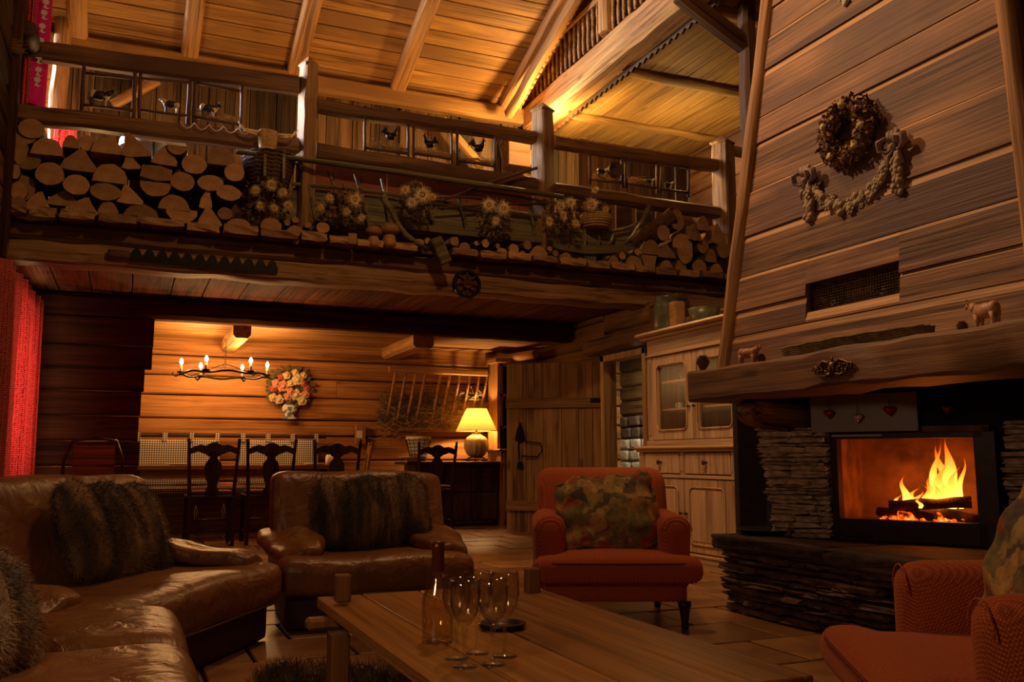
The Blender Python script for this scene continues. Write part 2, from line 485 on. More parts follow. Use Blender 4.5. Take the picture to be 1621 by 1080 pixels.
def redfab():
    m, nt, b = newmat('brick_red_fabric'); L = nt.links
    tc = N(nt, 'ShaderNodeTexCoord')
    mp = N(nt, 'ShaderNodeMapping'); mp.inputs['Rotation'].default_value = (R(45), R(20), R(45)); L.new(tc.outputs['Object'], mp.inputs[0])
    v = N(nt, 'ShaderNodeTexVoronoi', Scale=150.0); v.inputs['Randomness'].default_value = .15; L.new(mp.outputs[0], v.inputs['Vector'])
    L.new(ramp(nt, v.outputs['Distance'], [(.1, (.72, .22, .080)), (.45, (.46, .10, .035)), (.7, (.26, .050, .017))]), b.inputs['Base Color'])
    b.inputs['Roughness'].default_value = .85; b.inputs['Specular IOR Level'].default_value = .15
    b.inputs['Sheen Weight'].default_value = .25; b.inputs['Sheen Tint'].default_value = (1, .5, .3, 1)
    bp = N(nt, 'ShaderNodeBump', Strength=.5, Distance=.004, invert=True); L.new(v.outputs['Distance'], bp.inputs['Height']); L.new(bp.outputs[0], b.inputs['Normal'])
    return m
M_REDF = redfab()
M_REDW = plain('dark_red_piping', (.16, .025, .010), .8, noise=.1)
def floral():
    m, nt, b = newmat('autumn_floral_print'); L = nt.links
    tc = N(nt, 'ShaderNodeTexCoord')
    nz = N(nt, 'ShaderNodeTexNoise', Scale=9.0, Detail=3.0); L.new(tc.outputs['Object'], nz.inputs['Vector'])
    mx = N(nt, 'ShaderNodeMix'); mx.data_type = 'VECTOR'; mx.inputs[0].default_value = .2
    L.new(tc.outputs['Object'], mx.inputs[4]); L.new(nz.outputs['Color'], mx.inputs[5])
    v = N(nt, 'ShaderNodeTexVoronoi', Scale=19.0); L.new(mx.outputs[1], v.inputs['Vector'])
    sep = N(nt, 'ShaderNodeSeparateColor'); L.new(v.outputs['Color'], sep.inputs[0])
    r = ramp(nt, sep.outputs[0], [(0, (.22, .17, .07)), (.18, (.46, .29, .095)), (.36, (.21, .19, .075)), (.5, (.50, .33, .13)), (.64, (.40, .09, .035)), (.76, (.14, .10, .07)), (.88, (.36, .28, .10))])
    r.node.color_ramp.interpolation = 'CONSTANT'
    n2 = N(nt, 'ShaderNodeTexNoise', Scale=22.0, Detail=6.0, Roughness=.7); L.new(tc.outputs['Object'], n2.inputs['Vector'])
    q = nt.nodes.new('ShaderNodeMix'); q.data_type = 'RGBA'; q.blend_type = 'MULTIPLY'; q.inputs[0].default_value = .8
    L.new(r, q.inputs[6]); L.new(ramp(nt, n2.outputs[0], [(.35, (.35, .32, .28)), (.6, (1.15, 1.1, 1))]), q.inputs[7])
    L.new(q.outputs[2], b.inputs['Base Color']); b.inputs['Roughness'].default_value = .8
    return m
M_FLORAL = floral()
def furmat(name, c1, c2, c3, sc=7.0):
    m, nt, b = newmat(name); L = nt.links
    tc = N(nt, 'ShaderNodeTexCoord'); mp = N(nt, 'ShaderNodeMapping'); mp.inputs['Scale'].default_value = (1, .25, .25); L.new(tc.outputs['Object'], mp.inputs[0])
    n = N(nt, 'ShaderNodeTexNoise', Scale=sc, Detail=2.0, Distortion=.6); L.new(mp.outputs[0], n.inputs['Vector'])
    L.new(ramp(nt, n.outputs[0], [(.36, c1), (.5, c2), (.62, c3)]), b.inputs['Base Color'])
    b.inputs['Roughness'].default_value = .75; b.inputs['Sheen Weight'].default_value = .2
    return m
M_FUR = furmat('striped_fur', (.024, .013, .007), (.085, .046, .020), (.27, .155, .065), 12.0)
M_FURG = furmat('grey_fur', (.07, .045, .028), (.24, .155, .09), (.46, .32, .19), 9.0)
def gingham():
    m, nt, b = newmat('gingham_cloth'); L = nt.links
    tc = N(nt, 'ShaderNodeTexCoord'); sp = N(nt, 'ShaderNodeSeparateXYZ'); L.new(tc.outputs['Object'], sp.inputs[0])
    outs = []
    for a in ('X', 'Z'):
        k = N(nt, 'ShaderNodeMath', operation='MULTIPLY'); L.new(sp.outputs[a], k.inputs[0]); k.inputs[1].default_value = 40.0
        f = N(nt, 'ShaderNodeMath', operation='FRACT'); L.new(k.outputs[0], f.inputs[0])
        g = N(nt, 'ShaderNodeMath', operation='GREATER_THAN'); L.new(f.outputs[0], g.inputs[0]); g.inputs[1].default_value = .48
        outs.append(g)
    ad = N(nt, 'ShaderNodeMath', operation='MULTIPLY'); L.new(outs[0].outputs[0], ad.inputs[0]); L.new(outs[1].outputs[0], ad.inputs[1])
    su = N(nt, 'ShaderNodeMath', operation='ADD'); L.new(outs[0].outputs[0], su.inputs[0]); L.new(outs[1].outputs[0], su.inputs[1])
    hv = N(nt, 'ShaderNodeMath', operation='MULTIPLY'); L.new(su.outputs[0], hv.inputs[0]); hv.inputs[1].default_value = .5
    L.new(ramp(nt, hv.outputs[0], [(0, (.06, .04, .03)), (.5, (.32, .27, .20)), (1, (.80, .73, .60))]), b.inputs['Base Color']); b.inputs['Roughness'].default_value = .9
    return m
M_GING = gingham()
def curtain(name, c1, c2, stripe, tl=.45, sc=38.0):
    m, nt, b = newmat(name); L = nt.links
    tc = N(nt, 'ShaderNodeTexCoord'); sp = N(nt, 'ShaderNodeSeparateXYZ'); L.new(tc.outputs['UV'], sp.inputs[0])
    wv = N(nt, 'ShaderNodeTexWave', Scale=sc, Distortion=1.0, wave_type='BANDS', bands_direction='X'); L.new(tc.outputs['UV'], wv.inputs['Vector'])
    v = N(nt, 'ShaderNodeTexVoronoi', Scale=60.0); v.inputs['Randomness'].default_value = .3; L.new(tc.outputs['UV'], v.inputs['Vector'])
    q = nt.nodes.new('ShaderNodeMix'); q.data_type = 'RGBA'
    L.new(ramp(nt, v.outputs['Distance'], [(.3, (0,0,0)), (.5, (1,1,1))]), q.inputs[0])
    L.new(ramp(nt, wv.outputs[0], [(.25, c1), (.75, c2)]), q.inputs[6]); q.inputs[7].default_value = (*stripe, 1)
    L.new(q.outputs[2], b.inputs['Base Color']); b.inputs['Roughness'].default_value = .9
    t = N(nt, 'ShaderNodeBsdfTranslucent'); L.new(q.outputs[2], t.inputs[0])
    mx = N(nt, 'ShaderNodeMixShader'); mx.inputs[0].default_value = tl
    L.new(b.outputs[0], mx.inputs[1]); L.new(t.outputs[0], mx.inputs[2]); L.new(mx.outputs[0], nt.nodes['Material Output'].inputs[0])
    return m
M_CURT = curtain('red_curtain_cloth', (.66, .035, .065), (.17, .008, .016), (.85, .26, .22), .55, 9.0)
M_PINKC = curtain('pink_curtain_cloth', (.74, .03, .34), (.68, .025, .31), (.74, .04, .36), .7)
M_CREAM = plain('cream_print', (.85, .75, .75), .8, noise=.03)
def tilemat():
    m, nt, b = newmat('terracotta_stone_tile'); L = nt.links
    tc = N(nt, 'ShaderNodeTexCoord'); oi = N(nt, 'ShaderNodeObjectInfo')
    off = N(nt, 'ShaderNodeVectorMath', operation='SCALE'); off.inputs[0].default_value = (17, 13, 5); L.new(oi.outputs['Random'], off.inputs['Scale'])
    ad = N(nt, 'ShaderNodeVectorMath', operation='ADD'); L.new(tc.outputs['Object'], ad.inputs[0]); L.new(off.outputs[0], ad.inputs[1])
    n = N(nt, 'ShaderNodeTexNoise', Scale=3.5, Detail=5.0, Distortion=.6); L.new(ad.outputs[0], n.inputs['Vector'])
    hs = N(nt, 'ShaderNodeHueSaturation'); L.new(ramp(nt, n.outputs[0], [(.3, (.19, .085, .035)), (.55, (.36, .185, .075)), (.75, (.46, .27, .12))]), hs.inputs['Color'])
    mr = N(nt, 'ShaderNodeMapRange'); L.new(oi.outputs['Random'], mr.inputs[0]); mr.inputs[3].default_value = .65; mr.inputs[4].default_value = 1.2
    L.new(mr.outputs[0], hs.inputs['Value']); L.new(hs.outputs[0], b.inputs['Base Color'])
    b.inputs['Roughness'].default_value = .34; b.inputs['Specular IOR Level'].default_value = .5
    bp = N(nt, 'ShaderNodeBump', Strength=.35, Distance=.01); L.new(n.outputs[0], bp.inputs['Height']); L.new(bp.outputs[0], b.inputs['Normal'])
    return m
M_TILE = tilemat()
M_GROUT = plain('grout', (.05, .03, .018), .9)
def endgrain():
    m, nt, b = newmat('sawn_log_end'); L = nt.links
    tc = N(nt, 'ShaderNodeTexCoord'); oi = N(nt, 'ShaderNodeObjectInfo')
    sp = N(nt, 'ShaderNodeSeparateXYZ'); L.new(tc.outputs['Object'], sp.inputs[0])
    cb = N(nt, 'ShaderNodeCombineXYZ'); L.new(sp.outputs['X'], cb.inputs['X']); L.new(sp.outputs['Z'], cb.inputs['Y'])
    wv = N(nt, 'ShaderNodeTexWave', Scale=16.0, Distortion=2.5, wave_type='RINGS', rings_direction='Z'); wv.inputs['Detail'].default_value = 2
    L.new(cb.outputs[0], wv.inputs['Vector'])
    n = N(nt, 'ShaderNodeTexNoise', Scale=12.0, Detail=4.0); L.new(tc.outputs['Object'], n.inputs['Vector'])
    q = nt.nodes.new('ShaderNodeMix'); q.data_type = 'RGBA'; q.blend_type = 'MULTIPLY'; q.inputs[0].default_value = .8
    L.new(ramp(nt, n.outputs[0], [(.3, (.36, .19, .075)), (.7, (.56, .33, .14))]), q.inputs[6]); L.new(ramp(nt, wv.outputs[0], [(.2, (.80, .74, .66)), (.6, (1, 1, 1))]), q.inputs[7])
    hs = N(nt, 'ShaderNodeHueSaturation'); L.new(q.outputs[2], hs.inputs['Color'])
    mr = N(nt, 'ShaderNodeMapRange'); L.new(oi.outputs['Random'], mr.inputs[0]); mr.inputs[3].default_value = .55; mr.inputs[4].default_value = 1.15
    L.new(mr.outputs[0], hs.inputs['Value']); L.new(hs.outputs[0], b.inputs['Base Color'])
    b.inputs['Roughness'].default_value = .85
    return m
M_END = endgrain()
# ================================================================== THE SETTING
XL, XR = -0.95, 6.6
YB = 7.8          # balcony front
YP = 9.5          # lintel / upper wall
YD = 11.0         # dining room back wall
YN = -1.6         # wall behind the viewer
# ---- floor with tiles
fl = struct('floor', MB().box((XL-.3, YN, -.12), (XR, YD+.2, -.016)), M_GROUT, label='stone floor laid with brownish terracotta tiles')
T = .42; nt_ = 0; far = MB()
rows = [(j, YN + j*T) for j in range(int((YD-YN)/T)+1)]
cand = []
for j, y0 in rows:
    sh = (j % 2)*T*.5
    for i in range(-1, int((4.9-XL)/T)+1):
        x0 = XL + i*T - sh
        x1 = min(x0+T, 4.8); xx0 = max(x0, XL)
        if x1-xx0 < .05: continue
        cand.append((xx0, x1, y0, min(y0+T, YD)))
def tile_key(c):
    cx = (c[0]+c[1])/2; cy = (c[2]+c[3])/2
    vis = (-.5 < cx < 4.6) and cy > 1.2
    return (0 if vis else 1, cy)
cand.sort(key=tile_key)
for i, (x0, x1, y0, y1) in enumerate(cand):
    g = .008; dz = random.uniform(-.002, .003)
    if i < 280:
        mb = MB().box((-(x1-x0)/2+g, -(y1-y0)/2+g, -.016), ((x1-x0)/2-g, (y1-y0)/2-g, dz), ch=.004)
        obj('tile', mb, M_TILE, fl, loc=((x0+x1)/2, (y0+y1)/2, 0), rot=(random.uniform(-.004, .004), random.uniform(-.004, .004), 0))
    else:
        far.box((x0+g, y0+g, -.012), (x1-g, y1-g, dz), ch=.004)
obj('tile_field', far, M_TILE, fl, kind='stuff')

# ---- dining room back wall: squared logs with open joints
wb = struct('wall_back', MB().box((XL, YD+.10, 0), (XR, YD+.2, 2.4)), M_SOOT_SHADE, label='dining room back wall of wide squared honey-brown logs')
zs = [0, .30, .55, .79, 1.08, 1.27, 1.54, 1.77, 2.0, 2.25]
for i in range(len(zs)-1):
    xs = XL
    cuts = [XR] if i % 3 else [random.uniform(2.2, 2.8), XR]
    for xe in cuts:
        beam('plank', wb, (xs, YD+.04, (zs[i]+zs[i+1])/2), (xe-.005, YD+.04, (zs[i]+zs[i+1])/2), .10, zs[i+1]-zs[i]-.014, M_LOGW, jit=.003, chf=.16, seg=10)
        xs = xe
# ---- dining ceiling
dc = struct('ceiling_dining', MB().box((XL, YP, 2.235), (XR, YD+.1, 2.3)), M_SOOT_SHADE, label='low boarded ceiling of the dining room')
y = YP+.06
while y < YD+.05:
    wd = .17
    plank('plank', dc, (XL, y+wd/2, 2.215), (5.2, y+wd/2, 2.215), wd-.006, .03, M_DCEIL)
    y += wd
for (xa, xb, lab) in ((.92, 1.16, 'square timber under the dining ceiling above the candle chandelier'), (2.86, 3.16, 'square timber under the dining ceiling left of the hay rack')):
    beam('ceiling_beam', None, ((xa+xb)/2, YP+.1, 2.13), ((xa+xb)/2, YD-.02, 2.13), xb-xa-.06, .16, M_RAFTER, jit=.004, kind='structure', label=lab)
beam('ceiling_beam', None, at(848, 560, y=9.9), at(772, 574, y=10.95), .12, .11, M_RAFTER, jit=.008, kind='structure', label='short rounded timber under the ceiling right of the table lamp', round_=True)

# ---- lintel beam and dark log partition on the left
beam('lintel_beam', None, (XL, YP, 2.285), (5.3, YP, 2.285), .22, .21, M_PART, jit=.004, kind='structure', label='long dark lintel beam over the opening to the dining room')
pw = structe('wall_partition', 'dark log partition left of the dining room with stepped log ends')
ends = [.10, .085, .10, .11, .09, .10, .12, .15, .155]
zz = [0, .26, .5, .74, .98, 1.22, 1.46, 1.68, 1.9, 2.18]
for i in range(9):
    e = ends[i] + (.03 if i > 6 else 0)
    beam('log', pw, (XL, YP, (zz[i]+zz[i+1])/2), (e, YP, (zz[i]+zz[i+1])/2), .16, zz[i+1]-zz[i]-.008, M_PART, jit=.003, chf=.12, seg=6)
# ---- planks under the balcony
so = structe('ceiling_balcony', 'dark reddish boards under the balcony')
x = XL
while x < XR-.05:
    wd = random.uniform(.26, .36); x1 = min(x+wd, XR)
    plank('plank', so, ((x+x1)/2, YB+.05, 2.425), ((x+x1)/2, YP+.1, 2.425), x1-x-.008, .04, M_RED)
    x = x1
# ---- left wall with two windows
def wallbox(name, a, b, mat, label): return struct(name, MB().box(a, b), mat, label=label)
wl = structe('wall_left', 'left log wall with the curtained windows')
def lwall(z0, z1, y0, y1):
    z = z0
    while z < z1-.02:
        h = min(.24, z1-z)
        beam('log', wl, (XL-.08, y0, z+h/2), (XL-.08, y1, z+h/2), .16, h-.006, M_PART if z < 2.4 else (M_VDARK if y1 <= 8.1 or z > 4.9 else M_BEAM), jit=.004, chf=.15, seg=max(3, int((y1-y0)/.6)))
        z += h
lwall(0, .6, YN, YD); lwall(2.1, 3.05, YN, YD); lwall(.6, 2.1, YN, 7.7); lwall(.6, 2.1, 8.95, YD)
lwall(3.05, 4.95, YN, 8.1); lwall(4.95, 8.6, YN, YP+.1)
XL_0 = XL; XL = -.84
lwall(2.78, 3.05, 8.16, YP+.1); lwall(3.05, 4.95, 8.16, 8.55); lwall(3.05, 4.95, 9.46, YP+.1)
XL = XL_0
for k, (y0, y1, z0, z1, nm, lab) in enumerate(((7.7, 8.95, .6, 2.1, 'window_1', 'lower window behind the red curtain'), (8.55, 9.46, 3.05, 4.95, 'window_2', 'upper window behind the pink flowered curtain'))):
    wn = structe(nm, lab); wx = XL if k == 0 else -.84
    fr = MB()
    for (a, b) in (((y0, z0), (y0+.06, z1)), ((y1-.06, z0), (y1, z1)), ((y0, z0), (y1, z0+.06)), ((y0, z1-.06), (y1, z1)), (((y0+y1)/2-.025, z0), ((y0+y1)/2+.025, z1)), ((y0, (z0+z1)/2-.02), (y1, (z0+z1)/2+.02))):
        fr.box((wx-.12, a[0], a[1]), (wx-.07, b[0], b[1]))
    obj('window_frame', fr, M_RAFTER, wn)
    obj('pane', MB().box((wx-.10, y0+.05, z0+.05), (wx-.094, y1-.05, z1-.05)), M_PANE, wn)
# ---- right walls, doorway and passage behind it
wr = structe('wall_right', 'plain timber wall on the right behind the dresser')
def rwall(x, y0, y1, z0, z1):
    z = z0
    while z < z1-.02:
        h = min(.26, z1-z)
        beam('log', wr, (x+.07, y0, z+h/2), (x+.07, y1, z+h/2), .14, h-.006, M_BEAM, jit=.004, chf=.15, seg=max(3, int((y1-y0)/.7)))
        z += h
rwall(4.55, 4.4, 7.2, 0, 2.1); rwall(4.8, 7.2, 7.72, 0, 2.4); rwall(4.8, 8.66, YD, 0, 2.4); rwall(4.8, 7.72, 8.66, 1.93, 2.4)
rwall(XR, YN, YD, 2.4, 6.2)
rwall(4.7, YN, 2.0, 0, 2.2)
M_FRAME = wood('pale_door_frame', (.60, .42, .24), (.38, .24, .13), axis='Z', rnd=.05)
dr = structe('door_1', 'doorway with pale wooden frame right of the old plank door')
for p in (((4.74, 7.72, 0), (4.9, 7.79, 1.93)), ((4.74, 8.58, 0), (4.9, 8.66, 1.93)), ((4.74, 7.72, 1.86), (4.9, 8.66, 1.93))):
    obj('door_frame', MB().box(*p, ch=.006), M_FRAME, dr)
beam('lintel_beam', None, (4.68, 7.0, 2.02), (4.68, 8.8, 2.02), .16, .17, M_BEAM, kind='structure', label='squared beam above the doorway beside the dresser')
ps = structe('wall_passage', 'whitewashed rubble stone wall seen through the doorway')
for r_ in range(9):
    x = 6.4; y = 8.6 - (.12 if r_ % 2 else 0); z = r_*.155
    while y < 11.6:
        L_ = random.uniform(.22, .42)
        mb = rbox(.16, L_-.014, .145, .03, 4, fn=lambda v: v+Vector((random.uniform(-.008, .008),)*3))
        obj('stone', mb, M_STONEL if r_ < 7 else M_STONE, ps, loc=(x, y+L_/2, z+.075), smooth=True)
        y += L_
for k in range(5):
    beam('log', ps, (6.4, 8.3, 1.5+k*.2), (6.4, 11.8, 1.5+k*.2), .14, .19, M_BEAM, jit=.004)
lamp('passage_light', 'AREA', (5.9, 9.6, 1.9), 16, (1, .88, .60), .4, aim=(6.4, 10.0, .6))

# ---- upper back wall: upright boards
wu = struct('wall_upper', MB().box((XL, YP+.16, 2.4), (4.9, YP+.2, 5.1)), M_SOOT_SHADE, label='upright weathered boards of the upstairs back wall')
x = XL; k = 0
while x < XR-.03:
    wd = random.choice((.10, .16, .2, .24, .28)); x1 = min(x+wd, XR)
    gap = .018 if x > 4.9 else .006
    dy = random.choice((0, 0, .018, -.02))
    plank('plank', wu, ((x+x1)/2, YP+.12+dy, 2.45), ((x+x1)/2, YP+.12+dy, 5.06), x1-x-gap, .03, M_WALLUP if x < 4.9 else M_VDARK, upv=(0, 1, 0))
    x = x1
lamp('daylight_behind_boards', 'AREA', (5.75, YP+.5, 3.9), 14, (1, .95, .85), 1.6, aim=(5.75, 8, 3.9))
beam('wall_plate', None, (XL, YP-.02, 4.88), (XR, YP-.02, 4.88), .16, .2, M_ROOF, jit=.005, kind='structure', label='wall plate beam along the eave upstairs')
for (a, b, lab) in (((178, 166), (250, 128), 'diagonal brace on the upper wall behind the cow panels'), ((700, 190), (760, 262), 'diagonal brace on the upper wall behind the rooster panels'), ((838, 262), (868, 175), 'steep brace by the bright corner of the upper wall')):
    beam('wall_brace', None, at(*a, y=9.45), at(*b, y=9.42), .08, .10, M_RAFTER, kind='structure', label=lab)
for (a, b) in (((128, 232), (206, 190)), ((150, 232), (230, 196))):
    pass
obj('upstairs_floor', MB().box((XL, YB+.02, 2.70), (XR, YP+.1, 2.76)), M_BEAM, kind='structure', label='upstairs floor behind the firewood')

# ---- roof
SL = .38
def roofz(y): return 5.0 + SL*(YP-y)
rf = structe('ceiling', 'sloping roof of wide brown boards')
nv = Vector((0, SL, 1)).normalized()
sy = .205
y = YP+.1; k = 0
while y > YN:
    y1 = y - sy*.935
    yc = (y+y1)/2
    cuts = [XL, 2.61 if k % 4 == 1 else 1.47, XR] if k % 2 else [XL, XR]
    for xa, xb in zip(cuts[:-1], cuts[1:]):
        plank('plank', rf, (xa, yc, roofz(yc)+.02), (xb-.004, yc, roofz(yc)+.02), sy-.011, .03, M_ROOF, upv=nv, ch=.005)
    y = y1; k += 1
obj('roof_deck', MB().add([(XL, YP+.2, roofz(YP+.2)+.06), (XR, YP+.2, roofz(YP+.2)+.06), (XR, YN, roofz(YN)+.06), (XL, YN, roofz(YN)+.06),
     (XL, YP+.2, roofz(YP+.2)+.10), (XR, YP+.2, roofz(YP+.2)+.10), (XR, YN, roofz(YN)+.10), (XL, YN, roofz(YN)+.10)], [(0,1,2,3),(7,6,5,4),(0,4,5,1),(1,5,6,2),(2,6,7,3),(3,7,4,0)]), M_SOOT_SHADE, rf)
for i, (rx, lab) in enumerate(((-.65, 'first rafter from the left, at the curtained window'), (.39, 'second rafter from the left'), (1.47, 'third rafter from the left, above the first balcony post'), (2.61, 'fourth rafter from the left'), (3.95, 'rafter next to the scalloped board'))):
    beam('rafter', None, (rx, YP-.02, roofz(YP)-.045), (rx, YN+.2, roofz(YN+.2)-.045), .17, .12, M_RAFTER, upv=nv, jit=.004, seg=30, kind='structure', label=lab)
# scalloped fascia board beside the fourth rafter
mb = MB(); M, Ls = frame((4.06, YP-.1, roofz(YP-.1)-.03), (4.06, YP-.1-3.4, roofz(YP-3.5)-.03), nv)
n_sc = 40; st = Ls/n_sc
for i in range(n_sc):
    pts = [(i*st, .02), ((i+1)*st, .02), ((i+1)*st, -.09)]
    for q in range(1, 6):
        an = math.pi*q/6
        pts.append((i*st+st/2+st/2*math.cos(an), -.09-st*.42*math.sin(an)))
    pts.append((i*st, -.09))
    mb.prism(pts, -.02, .02)
fa = struct('trim_1', mb, M_RAFTER, label='scalloped wooden board along the roof beside the loft'); place(fa, M)

# ---- loft: edge beam, soffit, purlins, posts and balusters
beam('loft_beam', None, (4.29, YP-.05, 4.85), (4.29, 3.2, 4.85), .26, .34, M_RAFTER, jit=.006, seg=26, kind='structure', label='big loft edge beam rising to the upper right')
mb = MB(); L_ = 6.1; st = .11
for i in range(int(L_/st)):
    mb.prism([(i*st, 0), (i*st+st, 0), (i*st+st, -.035), (i*st+st/2, -.07), (i*st, -.035)], -.012, .012)
zg = struct('trim_2', mb, M_DARK, label='zigzag board under the loft edge beam'); M, _ = frame((4.44, YP-.1, 4.70), (4.44, 3.3, 4.70)); place(zg, M)
ls = struct('ceiling_loft', MB().box((4.42, 2.8, 4.80), (XR, YP+.1, 4.84)), M_SOOT_SHADE, label='pale boarded underside of the loft')
x = 4.42
while x < XR-.04:
    wd = .155; x1 = min(x+wd, XR)
    plank('plank', ls, ((x+x1)/2, 2.8, 4.785), ((x+x1)/2, YP+.1, 4.785), x1-x-.005, .025, M_SOFFIT2, ch=.004)
    x = x1
for yy, lab in ((7.62, 'round purlin under the loft nearer the hood'), (8.9, 'round purlin under the loft above the balcony'), (6.2, 'third purlin under the loft')):
    beam('purlin', None, (4.42, yy, 4.755), (XR, yy, 4.755), .17, .08, M_SOFFIT2, round_=True, jit=.012, kind='structure', label=lab)
beam('loft_post', None, (4.78, 6.0, 2.1), (4.78, 6.0, 4.78), .13, .13, M_DARK, upv=(0, 1, 0), kind='structure', label='dark upright post beside the hood')
beam('loft_brace', None, at(1075, -8, y=6.0), at(1200, 88, y=6.0), .12, .15, M_DARK, kind='structure', label='dark brace slanting down to the post beside the hood')
lb = thing('loft_railing', 'loft railing with thin turned balusters above the big slanting beam', 'railing', (4.2, 0, 5.02))
for i in range(46):
    yy = 9.2 - i*.105
    mb = MB().tube([(0, yy, 0), (0, yy, .12), (0, yy, .22), (0, yy, .32), (0, yy, .42)], [.014, .020, .013, .020, .014], 6)
    obj('baluster', mb, M_POLE, lb, smooth=True)
o = beam('handrail', lb, (0, 9.35, .45), (0, 4.2, .45), .05, .06, M_RAFTER, jit=.003)
for yy in (7.42, 5.6):
    beam('loft_railing_post', lb, (0, yy, 0), (0, yy, .95), .15, .15, M_RAFTER, upv=(0, 1, 0))
beam('roof_strut', None, at(806, 182, y=9.2), at(915, -12, y=7.7), .09, .12, M_RAFTER, kind='structure', label='slender strut slanting up beside the loft beam')
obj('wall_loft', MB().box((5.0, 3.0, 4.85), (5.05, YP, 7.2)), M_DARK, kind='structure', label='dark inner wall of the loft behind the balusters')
# walls that close the room behind the viewer
obj('wall_near', MB().box((XL-.2, YN-.15, 0), (XR, YN, 9.3)), M_BEAM, kind='structure', label='timber wall closing the room behind the viewer')

# ================================================================== CHIMNEY HOOD AND FIREPLACE
HX0, HK = 3.15, .10
M_HOODHI = wood('board_edge_highlight', (.62, .38, .22), (.36, .20, .12), rnd=.25, bump=.5, knots=.2)  # lighter colour paints highlights along the top bevels of the boards
def hx(z): return HX0 + HK*(z-1.3)
def hyl(z): return 4.23 - .112*(z-1.37)
def hyr(z): return 2.26 + .115*(z-1.3)
hood = thing('chimney_hood', 'tapering chimney hood clad in weathered barn boards above the mantel', 'chimney hood', (3.9, 3.2, 1.3))
obj('core', MB().add([(hx(z)+.03-3.9, y-3.2, z-1.3) if k < 2 else (4.5-3.9, y-3.2, z-1.3) for z in (1.3, 5.3) for k, y in enumerate((hyl(z)-.03, hyr(z)+.03, hyr(z)+.03, hyl(z)-.03))],
    [(0, 1, 2, 3), (7, 6, 5, 4), (0, 4, 5, 1), (1, 5, 6, 2), (2, 6, 7, 3), (3, 7, 4, 0)]), M_SOOT_SHADE, hood)
edges_z = [1.3, 1.503, 1.646, 1.841, 2.077, 2.338, 2.618, 2.774, 3.055, 3.25, 3.43, 3.7, 3.95, 4.2, 4.45, 4.7, 5.0, 5.3]
VZ = (1.53, 1.70)   # the vent sits between two board edges
for i in range(len(edges_z)-1):
    z0, z1 = edges_z[i]+.001, edges_z[i+1]-.001
    th = .022 + random.uniform(-.004, .006)
    # front board, local X along -Y (left to right in view), trapezoid
    def fb(ya0, ya1, yb0, yb1, z0=z0, z1=z1):
        zc = (z0+z1)/2; yc = (ya0+ya1)/2
        P = lambda y, z, d: (-(y-yc), 0 + (hx(z)-hx(zc)) + d, z-zc)
        lip = .010
        cw = random.choice((.010, .018, .030, .040)); zm = z1-cw; q = (zm-z0)/(z1-z0); yam = ya0+(ya1-ya0)*q; ybm = yb0+(yb1-yb0)*q; cd = .004
        vs = [P(ya0, z0, -th-.004), P(yb0, z0, -th-.004), P(ybm, zm, -th-.004), P(yam, zm, -th-.004), P(yb1, z1, -th+cd), P(ya1, z1, -th+cd), P(ya0, z0, .02), P(yb0, z0, .02), P(yb1, z1, .02), P(ya1, z1, .02)]
        mb = MB().add(vs, [(0, 1, 2, 3), (3, 2, 4, 5), (9, 8, 7, 6), (0, 6, 7, 1), (1, 7, 8, 4, 2), (4, 8, 9, 5), (5, 9, 6, 0, 3)])
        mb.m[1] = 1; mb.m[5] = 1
        obj('board', mb, [M_HOOD, M_HOODHI], hood, loc=(hx(zc)-3.9, yc-3.2, zc-1.3), rot=(0, 0, R(-90)))
    if i == 2 or i == 1:
        a0 = 3.575; a1 = 2.965
        fb(hyl(z0), hyl(z1), a0, a0); fb(a1, a1, hyr(z0), hyr(z1))
        if i == 1: fb(a0, a0, a1, a1, z0, 1.555)
        if i == 2: fb(a0, a0, a1, a1, 1.705, z1)
    else:
        fb(hyl(z0), hyl(z1), hyr(z0), hyr(z1))
    # side boards
    zc = (z0+z1)/2
    plank('side_board', hood, (hx(zc)-3.9+.02, hyl(zc)-3.2, zc-1.3), (.6, hyl(zc)-3.2, zc-1.3), z1-z0, .02, M_HOOD, upv=(0, 1, 0))
    plank('side_board', hood, (hx(zc)-3.9+.02, hyr(zc)-3.2, zc-1.3), (.6, hyr(zc)-3.2, zc-1.3), z1-z0, .02, M_HOOD, upv=(0, 1, 0))
for (f, s, lab) in ((hyl, 1, None), (hyr, -1, None)):
    beam('corner_pole', hood, (hx(1.3)-3.9-.02, f(1.3)-3.2, .015), (hx(5.3)-3.9-.02, f(5.3)-3.2, 4.0), .095, .095, M_POLE, upv=(0, 1, 0), round_=True, jit=.004, seg=14)
# vent grille: a fine mesh over two round duct mouths, recessed
gm = MB(); vz0, vz1 = .255, .405
vg = obj('vent_box', MB().box((-.735+.045, -.235, .25), (-.735+.055, .375, .41)), M_WICK, hood)
for k in range(38):
    yy = -.235 + .61*k/37
    gm.box((-.715, yy-.0012, .252), (-.712, yy+.0012, .408))
for k in range(12):
    zz_ = .254 + .152*k/11
    gm.box((-.714, -.235, zz_-.0012), (-.711, .375, zz_+.0012))
obj('vent_grille', gm, M_BRASS, hood)
for yy in (-.10, .22):
    m_, n_ = frame((-.708, yy, .33), (-.69, yy, .33), (0, 0, 1))
    o = obj('duct_mouth', MB().lathe([(.062, 0), (.066, .006), (.052, .006), (.050, .0), (.0, .0)], 20), M_IRON, hood, loc=(-.692, yy, .33), rot=(0, R(-90), 0), smooth=True)

struct('flank_shade_board', MB().box((at(1163, 800, y=5.13).x, 5.08, 0), (4.6, 5.13, 1.25), ch=.006), M_SOOT_SHADE, label='near-black board added as shade over the dresser side by the chimney')  # near-black board added to stand in for shade on the dresser side
